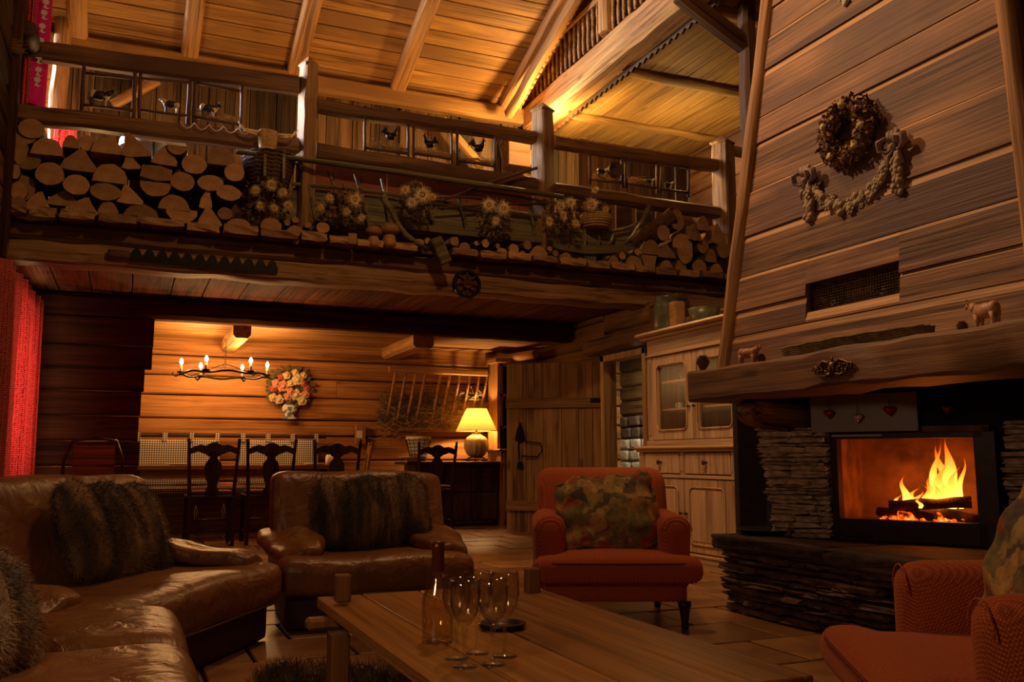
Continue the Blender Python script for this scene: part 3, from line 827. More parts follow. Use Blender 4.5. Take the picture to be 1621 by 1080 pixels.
# mantel beam
mt = thing('mantel', 'massive rough-hewn mantel beam of the fireplace', 'mantel', (3.03, 4.2, 1.215))
beam('mantel_beam', mt, (0, 0, 0), (0, -2.9, 0), .36, .17, M_MANTEL, jit=.008, seg=22, chf=.08)
for yy in (-.30, -2.2):
    mb = rbox(.40, .22, .17, .05, 6, fn=lambda v: v + Vector((random.uniform(-.006, .006), random.uniform(-.006, .006), random.uniform(-.006, .006) + (.05*v.x/.2 if v.z < 0 else 0)*-1)))
    obj('corbel', mb, M_BEAM, mt, loc=(.18, yy, -.17), smooth=True)
# carved ornament on the mantel face
cx = at(1320, 583, x=2.85)
orn = MB()
for k in range(70):
    a = random.uniform(-1, 1); b_ = random.uniform(-1, 1)*(1-abs(a)**1.6)
    orn.sphere((a*.115, random.uniform(-.014, .0), b_*.040), (random.uniform(.004, .010), .007, random.uniform(.004, .009)), 6, 4)
for sg in (-1, 1):
    for (r0, cx_, cz_) in ((.030, .035, .004), (.024, .075, -.006), (.016, .105, .002), (.020, .05, -.024)):
        orn.tube([(sg*(cx_+r0*math.cos(q*.7)*(1-q/16)), -.008, cz_+r0*math.sin(q*.7)*(1-q/16)) for q in range(12)], [.006*(1-q/18) for q in range(12)], 5)
    orn.tube([(0, -.006, .012), (sg*.05, -.012, .034), (sg*.10, -.008, .014), (sg*.135, -.004, -.002)], [.007, .008, .006, .003], 5)
    orn.tube([(0, -.006, -.012), (sg*.04, -.012, -.034), (sg*.09, -.008, -.022)], [.007, .007, .003], 5)
orn.sphere((0, -.012, 0), (.022, .014, .030), 8, 6); orn.tube([(0, -.008, .02), (0, -.010, .052)], [.010, .003], 6)
tag(obj('carved_ornament', orn, M_BRASS, loc=cx, rot=(0, 0, R(-90)), smooth=True), 'dark openwork metal leaf ornament fixed to the mantel beam face', 'ornament')

# ---- masonry body: hearth ledge of thin stones, side columns
M_LEDGE = plain('sooty_ledge_stone', (.045, .024, .017), .8, noise=.5, nsc=10, bump=.7, bsc=18)
fp = thing('fireplace', 'dry-stone fireplace with hearth ledge around the glass-fronted stove', 'fireplace', (3.03, 4.17, 0))
ang = R(-60); ST = Vector((3.36, 3.62, 0)); ux = Vector((math.cos(ang), math.sin(ang), 0)); uy = Vector((-math.sin(ang), math.cos(ang), 0))
def sw(u, v, z): return ST + ux*u + uy*v + Vector((0, 0, z))
base = fp.location
def hearth_stone(name, mat, c, L_, d, h, rz):
    s = (round(L_, 2), round(d, 2), round(h, 3))
    mb = rbox(s[0], s[1], s[2], min(.012, h*.4), 3, fn=lambda v: v + Vector((random.uniform(-.010, .010), random.uniform(-.016, .016), random.uniform(-.003, .003))))
    o = obj(name, mb, mat, fp, loc=Vector(c)-base, rot=(random.uniform(-.02, .02), random.uniform(-.02, .02), rz), smooth=False)
# filling body behind the face stones
obj('hearth_core', MB().prism([(3.12, 4.08), (3.12, 1.4), (4.5, 1.4), (4.5, 4.08)], 0, 1, M=Matrix(((1, 0, 0, -base.x), (0, 0, 1, -base.y), (0, .33, 0, 0), (0, 0, 0, 1)))), M_SOOT_SHADE, fp)
z = 0
while z < .33:
    h = random.uniform(.024, .045); y = 4.17 + random.uniform(-.01, .02)
    while y > 1.5:
        L_ = random.uniform(.12, .34)
        if not (2.35 < y-L_/2 < 3.0 and .08 < z < .30):
            hearth_stone('stone', M_STONE, (3.09+random.uniform(-.03, .012)+(.02 if z < .1 else 0), y-L_/2, z+h/2), L_-.006, .14, h-.003, R(90)+random.uniform(-.06, .06))
        y -= L_
    x = 3.1
    while x < 4.3:
        L_ = random.uniform(.12, .3)
        hearth_stone('stone', M_STONE, (x+L_/2, 4.12+random.uniform(-.02, .02), z+h/2), L_-.006, .12, h-.003, 0)
        x += L_
    z += h
for (y0, y1) in ((4.20, 3.35), (3.34, 2.5), (2.49, 1.5)):
    mb = rbox(1.3, y0-y1, .085, .015, 8, fn=lambda v: v + Vector((random.uniform(-.008, .004) if v.x < 0 else 0, random.uniform(-.004, .004), random.uniform(-.003, .003))))
    obj('ledge_slab', mb, M_LEDGE, fp, loc=Vector((3.63, (y0+y1)/2, .367))-base, smooth=True)
# side columns of pale thin stones, stacked in the plane of the stove
def column(u0, u1, bat):
    z = .41
    while z < .98:
        h = random.uniform(.012, .040); t = (z-.41)/.57
        a = u0 + bat*(1-t); u = a + random.uniform(-.012, .012)
        while u < u1:
            L_ = min(random.uniform(.10, .26), u1-u+.02)
            c = sw(u+L_/2, .05+random.uniform(-.012, .012)+ random.uniform(-.022, .008), z+h/2)
            s = rbox(L_-.004, .14, h-.002, .007, 3, fn=lambda v: v + Vector((random.uniform(-.012, .012), random.uniform(-.016, .016), random.uniform(-.005, .005))))
            obj('stone', s, M_STONEL, fp, loc=c-base, rot=(random.uniform(-.03, .03), random.uniform(-.02, .02), ang+random.uniform(-.05, .05)))
            u += L_
        z += h
column(-.44, -.06, .10); column(.76, 1.3, 0)
obj('chimney_back', MB().box((3.05, -.1, 0), (3.1, .1, .1)), M_SOOT_SHADE, fp) if False else None
def wbox(name, u0, u1, v0, v1, z0, z1, mat, par=fp, off=None, ch=0):
    off = base if off is None else off
    o = obj(name, MB().box((u0, v0, z0), (u1, v1, z1), ch=ch), mat, par, loc=Vector((ST.x, ST.y, 0))-off, rot=(0, 0, ang)); return o
wbox('back_wall', -.60, 1.4, .55, .62, .41, 1.14, M_SOOT_SHADE)
wbox('soot_lintel', -.36, 1.5, .07, .5, .93, 1.27, M_SOOT_SHADE)
# stove insert
sv = thing('stove', 'black built-in wood stove with large glass door and burning logs', 'stove', sw(0, 0, .41), ang)
def sb(name, a, b, mat, ch=.003, par=sv): return obj(name, MB().box(a, b, ch=ch), mat, par)
W_ = .65; Z0, Z1 = .105, .505
sb('frame_bottom', (-.012, -.02, 0), (W_+.03, .06, Z0), M_STOVE)
sb('frame_top', (-.012, -.02, Z1), (W_+.03, .06, Z1+.03), M_STOVE)
sb('frame_side', (-.030, -.02, 0), (.004, .06, Z1+.03), M_STOVE)
sb('frame_side', (W_-.012, -.02, 0), (W_+.08, .06, Z1+.03), M_STOVE)
sb('chrome_strip', (-.02, -.026, Z1+.012), (.23, -.018, Z1+.022), M_WHITE)
inner = MB()
inner.box((-.02, .50, .04), (W_+.02, .54, Z1+.05)); inner.box((-.05, .03, .04), (-.02, .54, Z1+.05)); inner.box((W_+.02, .03, .04), (W_+.05, .54, Z1+.05))
inner.box((-.05, .03, Z1+.03), (W_+.05, .54, Z1+.06)); inner.box((-.05, .03, .04), (W_+.05, .54, Z0-.02))
M_FIREBR = plain('fire_brick', (.24, .12, .06), .9, noise=.5, nsc=9, bump=.5)
obj('firebox', inner, M_FIREBR, sv)
gm_, nt__, b__ = newmat('stove_glass')
g_ = N(nt__, 'ShaderNodeBsdfGlossy', Roughness=.08); t_ = N(nt__, 'ShaderNodeBsdfTransparent'); t_.inputs[0].default_value = (1, .80, .62, 1)
x_ = N(nt__, 'ShaderNodeMixShader'); x_.inputs[0].default_value = .04
nt__.links.new(t_.outputs[0], x_.inputs[1]); nt__.links.new(g_.outputs[0], x_.inputs[2]); nt__.links.new(x_.outputs[0], nt__.nodes['Material Output'].inputs[0])
sb('glass_door', (0, .000, Z0), (W_-.01, .004, Z1), gm_, ch=0)
sb('handle', (.02, -.05, .02), (.16, -.03, .035), M_STOVE)
# logs and flames in the firebox
M_CHAR = plain('charred_wood', (.06, .028, .015), .9, noise=.6, nsc=25, bump=.8)
mE, ntE, bE = newmat('glowing_ember')
tcE = N(ntE, 'ShaderNodeTexCoord'); nE = N(ntE, 'ShaderNodeTexNoise', Scale=30.0, Detail=4.0); ntE.links.new(tcE.outputs['Object'], nE.inputs['Vector'])
ntE.links.new(ramp(ntE, nE.outputs[0], [(.42, (.02, .005, .002)), (.55, (1, .12, .01)), (.7, (1, .5, .12))]), bE.inputs['Emission Color']); bE.inputs['Emission Strength'].default_value = 2.2
bE.inputs['Base Color'].default_value = (.05, .02, .01, 1)
for (a, b, r_, m_, lab) in (((.20, .16, .165), (.575, .20, .195), .028, M_CHAR, 'charred log lying across the fire'), ((.12, .26, .13), (.42, .12, .125), .026, M_CHAR, 'charred log at the left of the fire'), ((.38, .30, .15), (.62, .12, .11), .03, M_CHAR, 'charred log slanting at the right of the fire'), ((.25, .12, .12), (.50, .30, .12), .022, mE, 'glowing log under the flames')):
    mb = MB(); pa = Vector(a); pb = Vector(b)
    mb.tube([pa.lerp(pb, t)+Vector((0, random.uniform(-.004, .004), random.uniform(-.004, .004))) for t in (0, .2, .4, .6, .8, 1)], [r_*random.uniform(.85, 1.1) for _ in range(6)], 9)
    o = obj('burning_log', mb, m_, sv, smooth=True, label=lab)
em = MB()
for k in range(70):
    em.sphere((random.uniform(.16, .60), random.uniform(.08, .36), .098+random.uniform(0, .012)), random.uniform(.006, .016), 6, 4, jit=.2)
obj('ember_bed', em, mE, sv, kind='stuff')
# flames: thin glowing tongues, colour from hot yellow at the root to orange at the tip
def flame_mat():
    m, nt, b = newmat('flame'); L = nt.links
    tc = N(nt, 'ShaderNodeTexCoord'); sp = N(nt, 'ShaderNodeSeparateXYZ'); L.new(tc.outputs['UV'], sp.inputs[0])
    e = N(nt, 'ShaderNodeEmission'); L.new(ramp(nt, sp.outputs['Y'], [(0, (1, .62, .18)), (.35, (1, .42, .07)), (.75, (1, .20, .02)), (1, (.8, .08, .005))]), e.inputs[0])
    L.new(ramp(nt, sp.outputs['Y'], [(0, (1, 1, 1)), (1, (.25, .25, .25))]), e.inputs[1]); 
    mu = N(nt, 'ShaderNodeMath', operation='MULTIPLY'); L.new(e.inputs[1].links[0].from_socket, mu.inputs[0]); mu.inputs[1].default_value = 7.0; L.new(mu.outputs[0], e.inputs[1])
    lw = N(nt, 'ShaderNodeLayerWeight', Blend=.35); t = N(nt, 'ShaderNodeBsdfTransparent')
    inv = ramp(nt, lw.outputs['Facing'], [(.15, (.85, .85, .85)), (.75, (0, 0, 0))])
    f2 = N(nt, 'ShaderNodeMath', operation='MULTIPLY'); L.new(inv, f2.inputs[0])
    L.new(ramp(nt, sp.outputs['Y'], [(.5, (1, 1, 1)), (1, (.15, .15, .15))]), f2.inputs[1])
    mx = N(nt, 'ShaderNodeMixShader'); L.new(f2.outputs[0], mx.inputs[0]); L.new(t.outputs[0], mx.inputs[1]); L.new(e.outputs[0], mx.inputs[2])
    L.new(mx.outputs[0], nt.nodes['Material Output'].inputs[0]); return m
M_FLAME = flame_mat()
def flame(parent, x, y, z, h, wd, lean=0, ph=0):
    n = 10; m = 14; vs = []; fs = []; uv = []
    for i in range(m+1):
        t = i/m; r_ = wd*(math.sin(math.pi*min(1, t*.85+.18))**.9)*(1-t)**.55
        ox = lean*t*t + .022*math.sin(t*7+ph)*t; oy = .012*math.sin(t*5+ph*2)*t
        for k in range(n):
            a = 2*math.pi*k/n; vs.append((x+ox+r_*math.cos(a), y+oy+r_*.6*math.sin(a), z+h*t)); uv.append(t)
    for i in range(m):
        for k in range(n):
            a = i*n+k; b = i*n+(k+1) % n; fs.append((a, b, b+n, a+n))
    mb = MB().add(vs, fs)
    o = obj('flame', mb, M_FLAME, parent, smooth=True)
    ul = o.data.uv_layers.new(name='UVMap')
    for p in o.data.polygons:
        for li in p.loop_indices: ul.data[li].uv = (0, uv[o.data.loops[li].vertex_index])
    return o
for (x, y, h, wd, ln, ph) in ((.27, .20, .17, .026, .00, 0), (.295, .22, .11, .024, .03, 1), (.33, .19, .09, .022, .01, 2), (.37, .21, .12, .03, -.01, 3), (.41, .20, .13, .034, .02, 4), (.45, .21, .18, .036, -.01, 5), (.475, .23, .33, .040, -.06, 6), (.49, .20, .22, .03, .03, 7), (.40, .26, .34, .028, .02, 8), (.465, .24, .36, .05, .02, 4.4), (.43, .22, .24, .04, .03, .9), (.385, .22, .16, .035, .01, 5.2), (.52, .24, .27, .020, .02, 2.5), (.24, .19, .07, .016, -.01, 1.5), (.35, .15, .06, .014, 0, .5)):
    flame(sv, x, y, .16, h, wd, ln, ph)
fl1 = lamp('fire_light', 'POINT', (0, 0, 0), 5, (1, .33, .06), .06); fl1.parent = sv; fl1.location = (.44, .20, .26)
fl2 = lamp('fire_light', 'POINT', (0, 0, 0), 1.0, (1, .28, .05), .05); fl2.parent = sv; fl2.location = (.30, .28, .20)
# metal plate above the stove with heart pendants
pl_ = tag(obj('metal_plate', MB().box((-.118, -.035, .95), (.404, -.028, 1.142), ch=.002), M_GREYP, loc=(ST.x, ST.y, 0), rot=(0, 0, ang)), 'plain grey metal plate above the stove behind the hearts', 'plate')
def heart(x, zc, s, mat, lab, rz=0):
    t = thing('heart_pendant', lab, 'pendant', sw(x, -.075, zc), ang+rz, 'hearts hanging under the mantel')
    pts = []
    for k in range(20):
        a = 2*math.pi*k/20
        pts.append((16*math.sin(a)**3/17*s, (13*math.cos(a)-5*math.cos(2*a)-2*math.cos(3*a)-math.cos(4*a))/17*s))
    vs = [(p[0], -.003*0, p[1]) for p in pts]; n = len(pts)
    mb = MB()
    ring0 = [(p[0], 0, p[1]) for p in pts]; r1 = [(p[0]*.6, -s*.38, p[1]*.6) for p in pts]; r2 = [(p[0]*.6, s*.38, p[1]*.6) for p in pts]
    vs = ring0 + r1 + r2 + [(0, -s*.5, 0), (0, s*.5, 0)]
    fs = []
    for k in range(n):
        j = (k+1) % n
        fs += [(k, j, n+j, n+k), (j, k, 2*n+k, 2*n+j), (n+k, n+j, 3*n), (2*n+j, 2*n+k, 3*n+1)]
    mb.add(vs, fs); obj('heart', mb, mat, t, smooth=True)
    obj('string', MB().tube([(0, 0, s*.35), (0, .0, 1.128-zc)], .0015, 4), M_BRASS, t)
M_HEARTR = plain('red_glitter', (.42, .02, .02), .3, metal=.3, noise=.5, nsc=90)
M_HEARTS = plain('silver_red_glitter', (.85, .62, .62), .25, metal=.2, noise=.5, nsc=90)
heart(-.012, 1.045, .029, M_HEARTR, 'left red glittering heart hung on a string under the mantel')
heart(.13, 1.02, .029, M_HEARTS, 'silver and pink heart hanging in the middle under the mantel')
heart(.285, 1.052, .031, M_HEARTR, 'right red heart hung before the grey plate', .3)
heart(.545, 1.05, .028, M_HEARTR, 'dim dark red heart hanging right of the grey plate')
# ================================================================== BALCONY
bb = structe('balcony', 'heavy double beam carrying the balcony')
beam('beam_upper', bb, (XL, 7.93, 2.60), (XR, 7.93, 2.60), .26, .15, M_BEAM, jit=.006, seg=34)
beam('beam_lower', bb, (XL, 7.92, 2.435), (XR, 7.92, 2.435), .26, .17, M_POST, jit=.010, seg=34, chf=.12)
dl = [0, 40, 88, 150, 218, 293, 350, 411, 475, 520, 565, 610, 665, 716, 760, 804, 844, 886, 930, 966, 1006, 1039, 1075, 1110, 1146, 1175, 1200]
for i in range(len(dl)-1):
    p = at(dl[i], 372, y=7.62); q = at(dl[i+1], 372, y=7.62)
    if i == 12: continue
    z_ = 2.715 + random.uniform(-.008, .008); th = random.uniform(.065, .085)
    x0, x1 = p.x+.012, q.x-.006
    mb = rbox(x1-x0, .9, th, .012, 3, fn=lambda v: v+Vector((random.uniform(-.006, .006), random.uniform(-.012, .012), random.uniform(-.006, .006))))
    mb.m = [1 if abs(sum(Vector(mb.v[k]).y for k in f)/len(f)+.45) < .02 else 0 for f in mb.f]
    obj('deck_plank', mb, [M_BEAM, M_END], bb, loc=((x0+x1)/2, 8.09+random.uniform(-.02, .02), z_))
# log wall end at the far left and the dark corner post
px_ = at(26, 200, y=7.5).x-.10
beam('corner_post', None, (px_, 7.5, 2.3), (px_, 7.5, 6.2), .20, .20, M_VDARK, upv=(0, 1, 0), kind='structure', label='dark corner post at the left end of the balcony', jit=.012)
p = at(100, 60, y=9.35)
beam('upstairs_post', None, (p.x, 9.35, 2.76), (p.x, 9.35, 5.3), .14, .12, M_RAFTER, upv=(0, 1, 0), kind='structure', label='pale waney-edged post beside the pink curtain', jit=.012)
# posts with pointed tops
YR = 8.0
def bpost(px0, px1, pyt, lab, mat=M_POST):
    a = at(px0, 200, y=YR-.1); b = at(px1, 200, y=YR-.1); t = at((px0+px1)/2, pyt, y=YR-.1)
    w_ = (b.x-a.x)*.80; cx = (a.x+b.x)/2; zt = t.z
    m, ht = None, zt-2.76
    n = 10; vs = []; fs = []
    hw = w_/2; c = hw*.16
    base = [(-hw+c, -hw), (hw-c, -hw), (hw, -hw+c), (hw, hw-c), (hw-c, hw), (-hw+c, hw), (-hw, hw-c), (-hw, -hw+c)]
    zl = [0]+[(ht-.11)*k/n for k in range(1, n+1)]+[ht-.10, ht-.085, ht]
    for i, z_ in enumerate(zl):
        s_ = 1 if i < len(zl)-3 else (1, 1.14, .10)[i-(len(zl)-3)]
        if i == len(zl)-4: s_ = .92
        for (x, y) in base:
            vs.append((x*s_+random.uniform(-.005, .005), y*s_+random.uniform(-.005, .005), z_))
    k8 = 8
    for i in range(len(zl)-1):
        for k in range(8):
            p_ = i*8+k; q_ = i*8+(k+1) % 8; fs.append((p_, q_, q_+8, p_+8))
    fs.append(tuple(range(7, -1, -1))); fs.append(tuple(range((len(zl)-1)*8, len(zl)*8)))
    return tag(obj('railing_post', MB().add(vs, fs), mat, loc=(cx, YR-.1+hw, 2.76), rot=(0, 0, R(24)), smooth=True, auto=35), lab, 'post'), cx, hw
M_POSTZ = wood('grey_post_upright', (.27, .155, .075), (.09, .045, .02), axis='Z', rnd=.1, knots=.6)
bp1 = bpost(473, 503, 85, 'pointed railing post between cow panels and first rooster panel', M_POSTZ)
bp2 = bpost(849, 880, 158, 'pointed railing post beside the glowing lamp spot', M_POSTZ)
bp3 = bpost(1137, 1166, 211, 'pointed railing post next to the chimney hood pole', M_POSTZ)
rail = thing('balcony_railing', 'rustic balcony railing with thick square rails and animal panels', 'railing', (0, YR, 2.76))
ro = Vector((0, YR, 2.76))
def rbar(a, b, hgt, wdt, mat=M_BEAM, **k):
    A = at(*a, y=YR-.04); B = at(*b, y=YR-.04)
    beam('rail', rail, A-ro+Vector((0, .05, 0)), B-ro+Vector((0, .05, 0)), wdt, hgt, mat, **k)
x1 = bp1[1]; 
rbar((34, 74), (474, 134), .165, .12, jit=.006)
rbar((22, 176), (474, 230), .15, .13, jit=.006)
rbar((503, 166), (850, 216), .15, .13, round_=True, jit=.008)
rbar((503, 238), (850, 292), .17, .14, round_=True, jit=.008)
rbar((880, 224), (1148, 262), .13, .12, jit=.008)
rbar((880, 297), (1150, 338), .13, .12, jit=.006)
rbar((1160, 236), (1215, 246), .12, .11, M_POST, round_=True)
M_STICK = wood('dark_sticks', (.10, .05, .025), (.04, .02, .01), axis='X', rnd=.3)
def stick(a, b, r_=.016, par=rail, mat=M_STICK):
    A = at(*a, y=YR-.02)-ro; B = at(*b, y=YR-.02)-ro
    mb = MB(); L_ = (B-A).length; m_, _ = frame(A, B, (0, 1, 0))
    mb.tube([(L_*t, random.uniform(-.003, .003), random.uniform(-.004, .004)) for t in (0, .25, .5, .75, 1)], [r_*random.uniform(.85, 1.15) for _ in range(5)], 7)
    o = obj('stick', mb, mat, par, smooth=True); place(o, m_)
for (a, b) in (((134, 96), (129, 178)), ((214, 110), (211, 192)), ((223, 112), (220, 193)), ((300, 120), (297, 200)), ((309, 121), (306, 201)), ((383, 134), (381, 212)),
               ((578, 168), (577, 246)), ((646, 180), (646, 256)), ((655, 182), (655, 257)), ((715, 192), (715, 264)), ((724, 192), (724, 265)), ((784, 202), (783, 275)),
               ((934, 228), (934, 292)), ((984, 238), (985, 298)), ((990, 238), (991, 298)), ((1040, 248), (1040, 306)), ((1047, 249), (1046, 306)), ((1090, 258), (1089, 312))): stick(a, b)
for (a, b) in (((136, 116), (213, 124)), ((130, 166), (211, 175)), ((222, 124), (299, 131)), ((221, 174), (298, 183)), ((308, 130), (383, 145)), ((306, 185), (382, 198)),
               ((579, 181), (646, 191)), ((578, 234), (646, 243)), ((655, 192), (715, 201)), ((655, 243), (715, 252)), ((724, 205), (784, 215)), ((724, 254), (783, 264)),
               ((935, 243), (985, 251)), ((935, 284), (985, 290)), ((991, 252), (1041, 259)), ((991, 290), (1041, 298)), ((1047, 258), (1090, 266)), ((1047, 300), (1090, 305))): stick(a, b, .013)
# hay on the panel shelves
def strawpile(p, L_, name, lab, n=160, h=.05, mat=M_STRAW, cat='straw'):
    mb = MB()
    for k in range(n):
        x = random.uniform(-L_/2, L_/2); z_ = abs(random.gauss(0, h*.5))
        a = random.uniform(-.5, .5); l = random.uniform(.04, .12)
        d = Vector((math.cos(a)*l, random.uniform(-.02, .02), math.sin(a)*l*.4))
        c = Vector((x, random.uniform(-.04, .04), z_))
        mb.tube([c-d/2, c+d/2], .002, 3, cap=False)
    o = obj(name, mb, mat, loc=p, kind='stuff'); o['label'] = lab; o['category'] = cat
for (a, w_, lab) in (((612, 236), .36, 'straw lying under the left rooster'), ((685, 246), .34, 'straw lying under the middle rooster'), ((754, 257), .34, 'straw lying under the right rooster'), ((960, 285), .28, 'straw bedding behind the biggest cow of the right panels'), ((1012, 291), .26, 'reddish straw left of the lying cow'), ((342, 190), .35, 'straw tufts in the third cow panel')):
    strawpile(at(*a, y=YR), w_, 'straw_bedding', lab)
# ---- animals
def patchmat(name, c1, c2, sc):
    m, nt, b = newmat(name); tc = N(nt, 'ShaderNodeTexCoord'); n = N(nt, 'ShaderNodeTexNoise', Scale=sc, Detail=1.0); nt.links.new(tc.outputs['Object'], n.inputs['Vector'])
    r_ = ramp(nt, n.outputs[0], [(.49, c1), (.52, c2)]); nt.links.new(r_, b.inputs['Base Color']); b.inputs['Roughness'].default_value = .6; return m
M_COWBW = patchmat('black_and_cream_paint', (.015, .012, .010), (.62, .50, .34), 14)
M_COWWOOD = plain('carved_pale_wood', (.50, .26, .13), .45, noise=.25, nsc=25, bump=.3)
M_COWPAT = patchmat('red_and_white_saddle', (.38, .04, .03), (.75, .68, .6), 60)
def cow(px, py, y, Lc, face, lab, mat=M_COWBW, x=None, z=None, loc=None, rz=0, saddle=False, group=None, horns=True, lying=False, headturn=0.0):
    """stylised cow figurine, length Lc, head towards local +X*face"""
    p = loc if loc is not None else at(px, py, y=y)
    t = thing('cow_figurine', lab, 'cow figurine', p, rz, group)
    s = Lc*(1.0 if mat is M_COWWOOD else 1.18); f = face
    b = MB()
    b.sphere((-.02*s*f, 0, .42*s), (.34*s, .15*s, .185*s), 12, 8)
    b.sphere((-.24*s*f, 0, .44*s), (.15*s, .14*s, .18*s), 10, 6)
    b.sphere((.20*s*f, 0, .42*s), (.16*s, .145*s, .195*s), 10, 6)
    b.tube([(.24*s*f, 0, .46*s), (.33*s*f, -.02*s, .54*s), (.40*s*f, -.04*s, .60*s)], [.14*s, .11*s, .09*s], 9)
    if not lying:
        for (lx, ly) in ((-.27, -.07), (-.25, .07), (.20, -.07), (.22, .07)):
            hk = -.02 if lx < 0 else .005
            b.tube([(lx*s*f, ly*s, .36*s), ((lx+hk)*s*f, ly*s, .19*s), (lx*s*f, ly*s, .03*s), (lx*s*f+.01*s*f, ly*s, 0)], [.085*s, .052*s, .042*s, .050*s], 7)
    b.sphere((-.12*s*f, 0, .28*s), .05*s, 7, 5)
    b.tube([(-.36*s*f, 0, .50*s), (-.40*s*f, 0, .38*s), (-.39*s*f, 0, .20*s)], [.016*s, .010*s, .018*s], 5)
    if lying:
        b.v = [(v[0], v[1], v[2]-.24*s) for v in b.v]
        b.tube([(.2*s*f, -.1*s, .05*s), (.36*s*f, -.12*s, .02*s)], .035*s, 6)
    obj('body', b, mat, t, smooth=True)
    hz = -.24*s if lying else 0
    h = MB()
    hx_, hy_ = .43*s*f, -.05*s
    h.sphere((hx_, hy_, .62*s+hz), (.075*s, .065*s, .075*s), 9, 6)
    h.tube([(hx_, hy_, .61*s+hz), (hx_+.09*s*f, hy_-.03*s, .55*s+hz)], [.06*s, .042*s], 8)
    hd = obj('head', h, mat, t, smooth=True)
    for sg in (-1, 1):
        e = MB(); e.sphere((hx_-.02*s*f, hy_+sg*.09*s, .64*s+hz), (.02*s, .045*s, .022*s), 6, 4)
        obj('ear', e, mat, hd, smooth=True)
    if horns:
        for sg in (-1, 1):
            e = MB(); e.tube([(hx_-.01*s*f, hy_+sg*.035*s, .68*s+hz), (hx_, hy_+sg*.075*s, .73*s+hz), (hx_+.02*s*f, hy_+sg*.06*s, .78*s+hz)], [.014*s, .011*s, .004*s], 5)
            obj('horn', e, M_STRAW, hd, smooth=True)
    if saddle:
        obj('saddle_cloth', MB().sphere((-.03*s*f, 0, .45*s), (.17*s, .145*s, .15*s), 10, 6), M_COWPAT, t, smooth=True)
        obj('collar', MB().lathe([(.10*s, -.02*s), (.11*s, 0), (.10*s, .02*s)], 12, M=Matrix.Translation((.30*s*f, -.01*s, .50*s)) @ Matrix.Rotation(R(52*f), 4, 'Y')), M_IRON, t, smooth=True)
    return t
cow(157, 168, YR-.02, .19, 1, 'black and white cow figure in the leftmost railing panel', horns=True)
cow(270, 179, YR-.02, .155, -1, 'small black and white cow figure facing left in the second railing panel')
cow(330, 186, YR-.02, .165, 1, 'black and white cow figure facing right in the third railing panel')
cow(953, 281, YR-.02, .13, 1, 'black and white cow figure in the first panel right of the lit post')
cow(1028, 295, YR-.02, .105, 1, 'small cow figure lying in straw in the middle of the right panels', lying=False)
cow(1058, 300, YR-.02, .11, 1, 'pale cow figure in the panel nearest the hood')
def rooster(px, py, s, f, lab):
    t = thing('rooster_figurine', lab, 'rooster figurine', at(px, py, y=YR-.03), 0, None)
    b = MB(); b.sphere((0, 0, .42*s), (.26*s, .14*s, .20*s), 10, 7)
    b.tube([(.12*s*f, 0, .48*s), (.24*s*f, 0, .66*s), (.27*s*f, 0, .82*s)], [.15*s, .10*s, .065*s], 8)
    b.sphere((.28*s*f, 0, .86*s), (.075*s, .06*s, .075*s), 8, 6)
    b.tube([(.33*s*f, 0, .86*s), (.42*s*f, 0, .84*s)], [.025*s, .004*s], 5)
    bd = obj('body', b, M_IRON, t, smooth=True)
    c = MB(); c.prism([(.20*s*f, .90*s), (.23*s*f, 1.0*s), (.27*s*f, .94*s), (.30*s*f, 1.02*s), (.33*s*f, .93*s), (.30*s*f, .88*s)], -.012*s, .012*s)
    obj('comb', c, M_HEARTR, bd)
    tl = MB()
    for k in range(6):
        a = R(60+k*22)
        tl.tube([(-.12*s*f, 0, .48*s), (-(.20+.03*k)*s*f, random.uniform(-.03, .03)*s, (.72-.03*k)*s), (-(.27+.045*k)*s*f, random.uniform(-.03, .03)*s, (.86-.05*k)*s), (-(.36+.03*k)*s*f, 0, (.84-.09*k)*s)], [.05*s, .045*s, .035*s, .01*s], 5)
    obj('tail', tl, M_IRON, t, smooth=True)
    l = MB()
    for sg in (-1, 1): l.tube([(0, sg*.06*s, .26*s), (.02*s*f, sg*.06*s, .0)], .016*s, 5)
    obj('legs', l, M_BRASS, t)
rooster(618, 229, .19, 1, 'leftmost dark rooster figure standing in straw in the railing')
rooster(680, 241, .185, -1, 'middle dark rooster figure of the railing, facing left')
rooster(757, 248, .20, 1, 'black rooster silhouette against the lamplit wall in the railing')
# cone basket lying behind the biggest right cow
tag(obj('small_basket', MB().lathe([(0, 0), (.07, .0), (.085, .09), (.078, .09), (.065, .012), (0, .012)], 18, M=Matrix.Rotation(R(80), 4, 'X')), M_WICK, loc=at(970, 273, y=YR-.02), smooth=True), 'small round basket lying on its side behind the railing cow', 'basket')

# ---- dark boards added behind the firewood to keep the log gaps dark
for (xa, xb, zt, lab) in ((XL+.05, 1.25, 3.36, 'added dark boards that darken the gaps of the left firewood stack'), (4.5, 6.5, 3.14, 'added dark boards that darken the gaps of the right firewood stack'), (1.25, 4.5, 3.0, 'added dark board that darkens the gaps of the small firewood')):
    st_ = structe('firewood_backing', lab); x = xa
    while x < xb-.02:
        x1 = min(x+.2, xb); obj('board', MB().box((x, 8.14, 2.76), (x1-.004, 8.16, zt-random.uniform(0, .03)), ch=.003), M_DARK, st_); x = x1
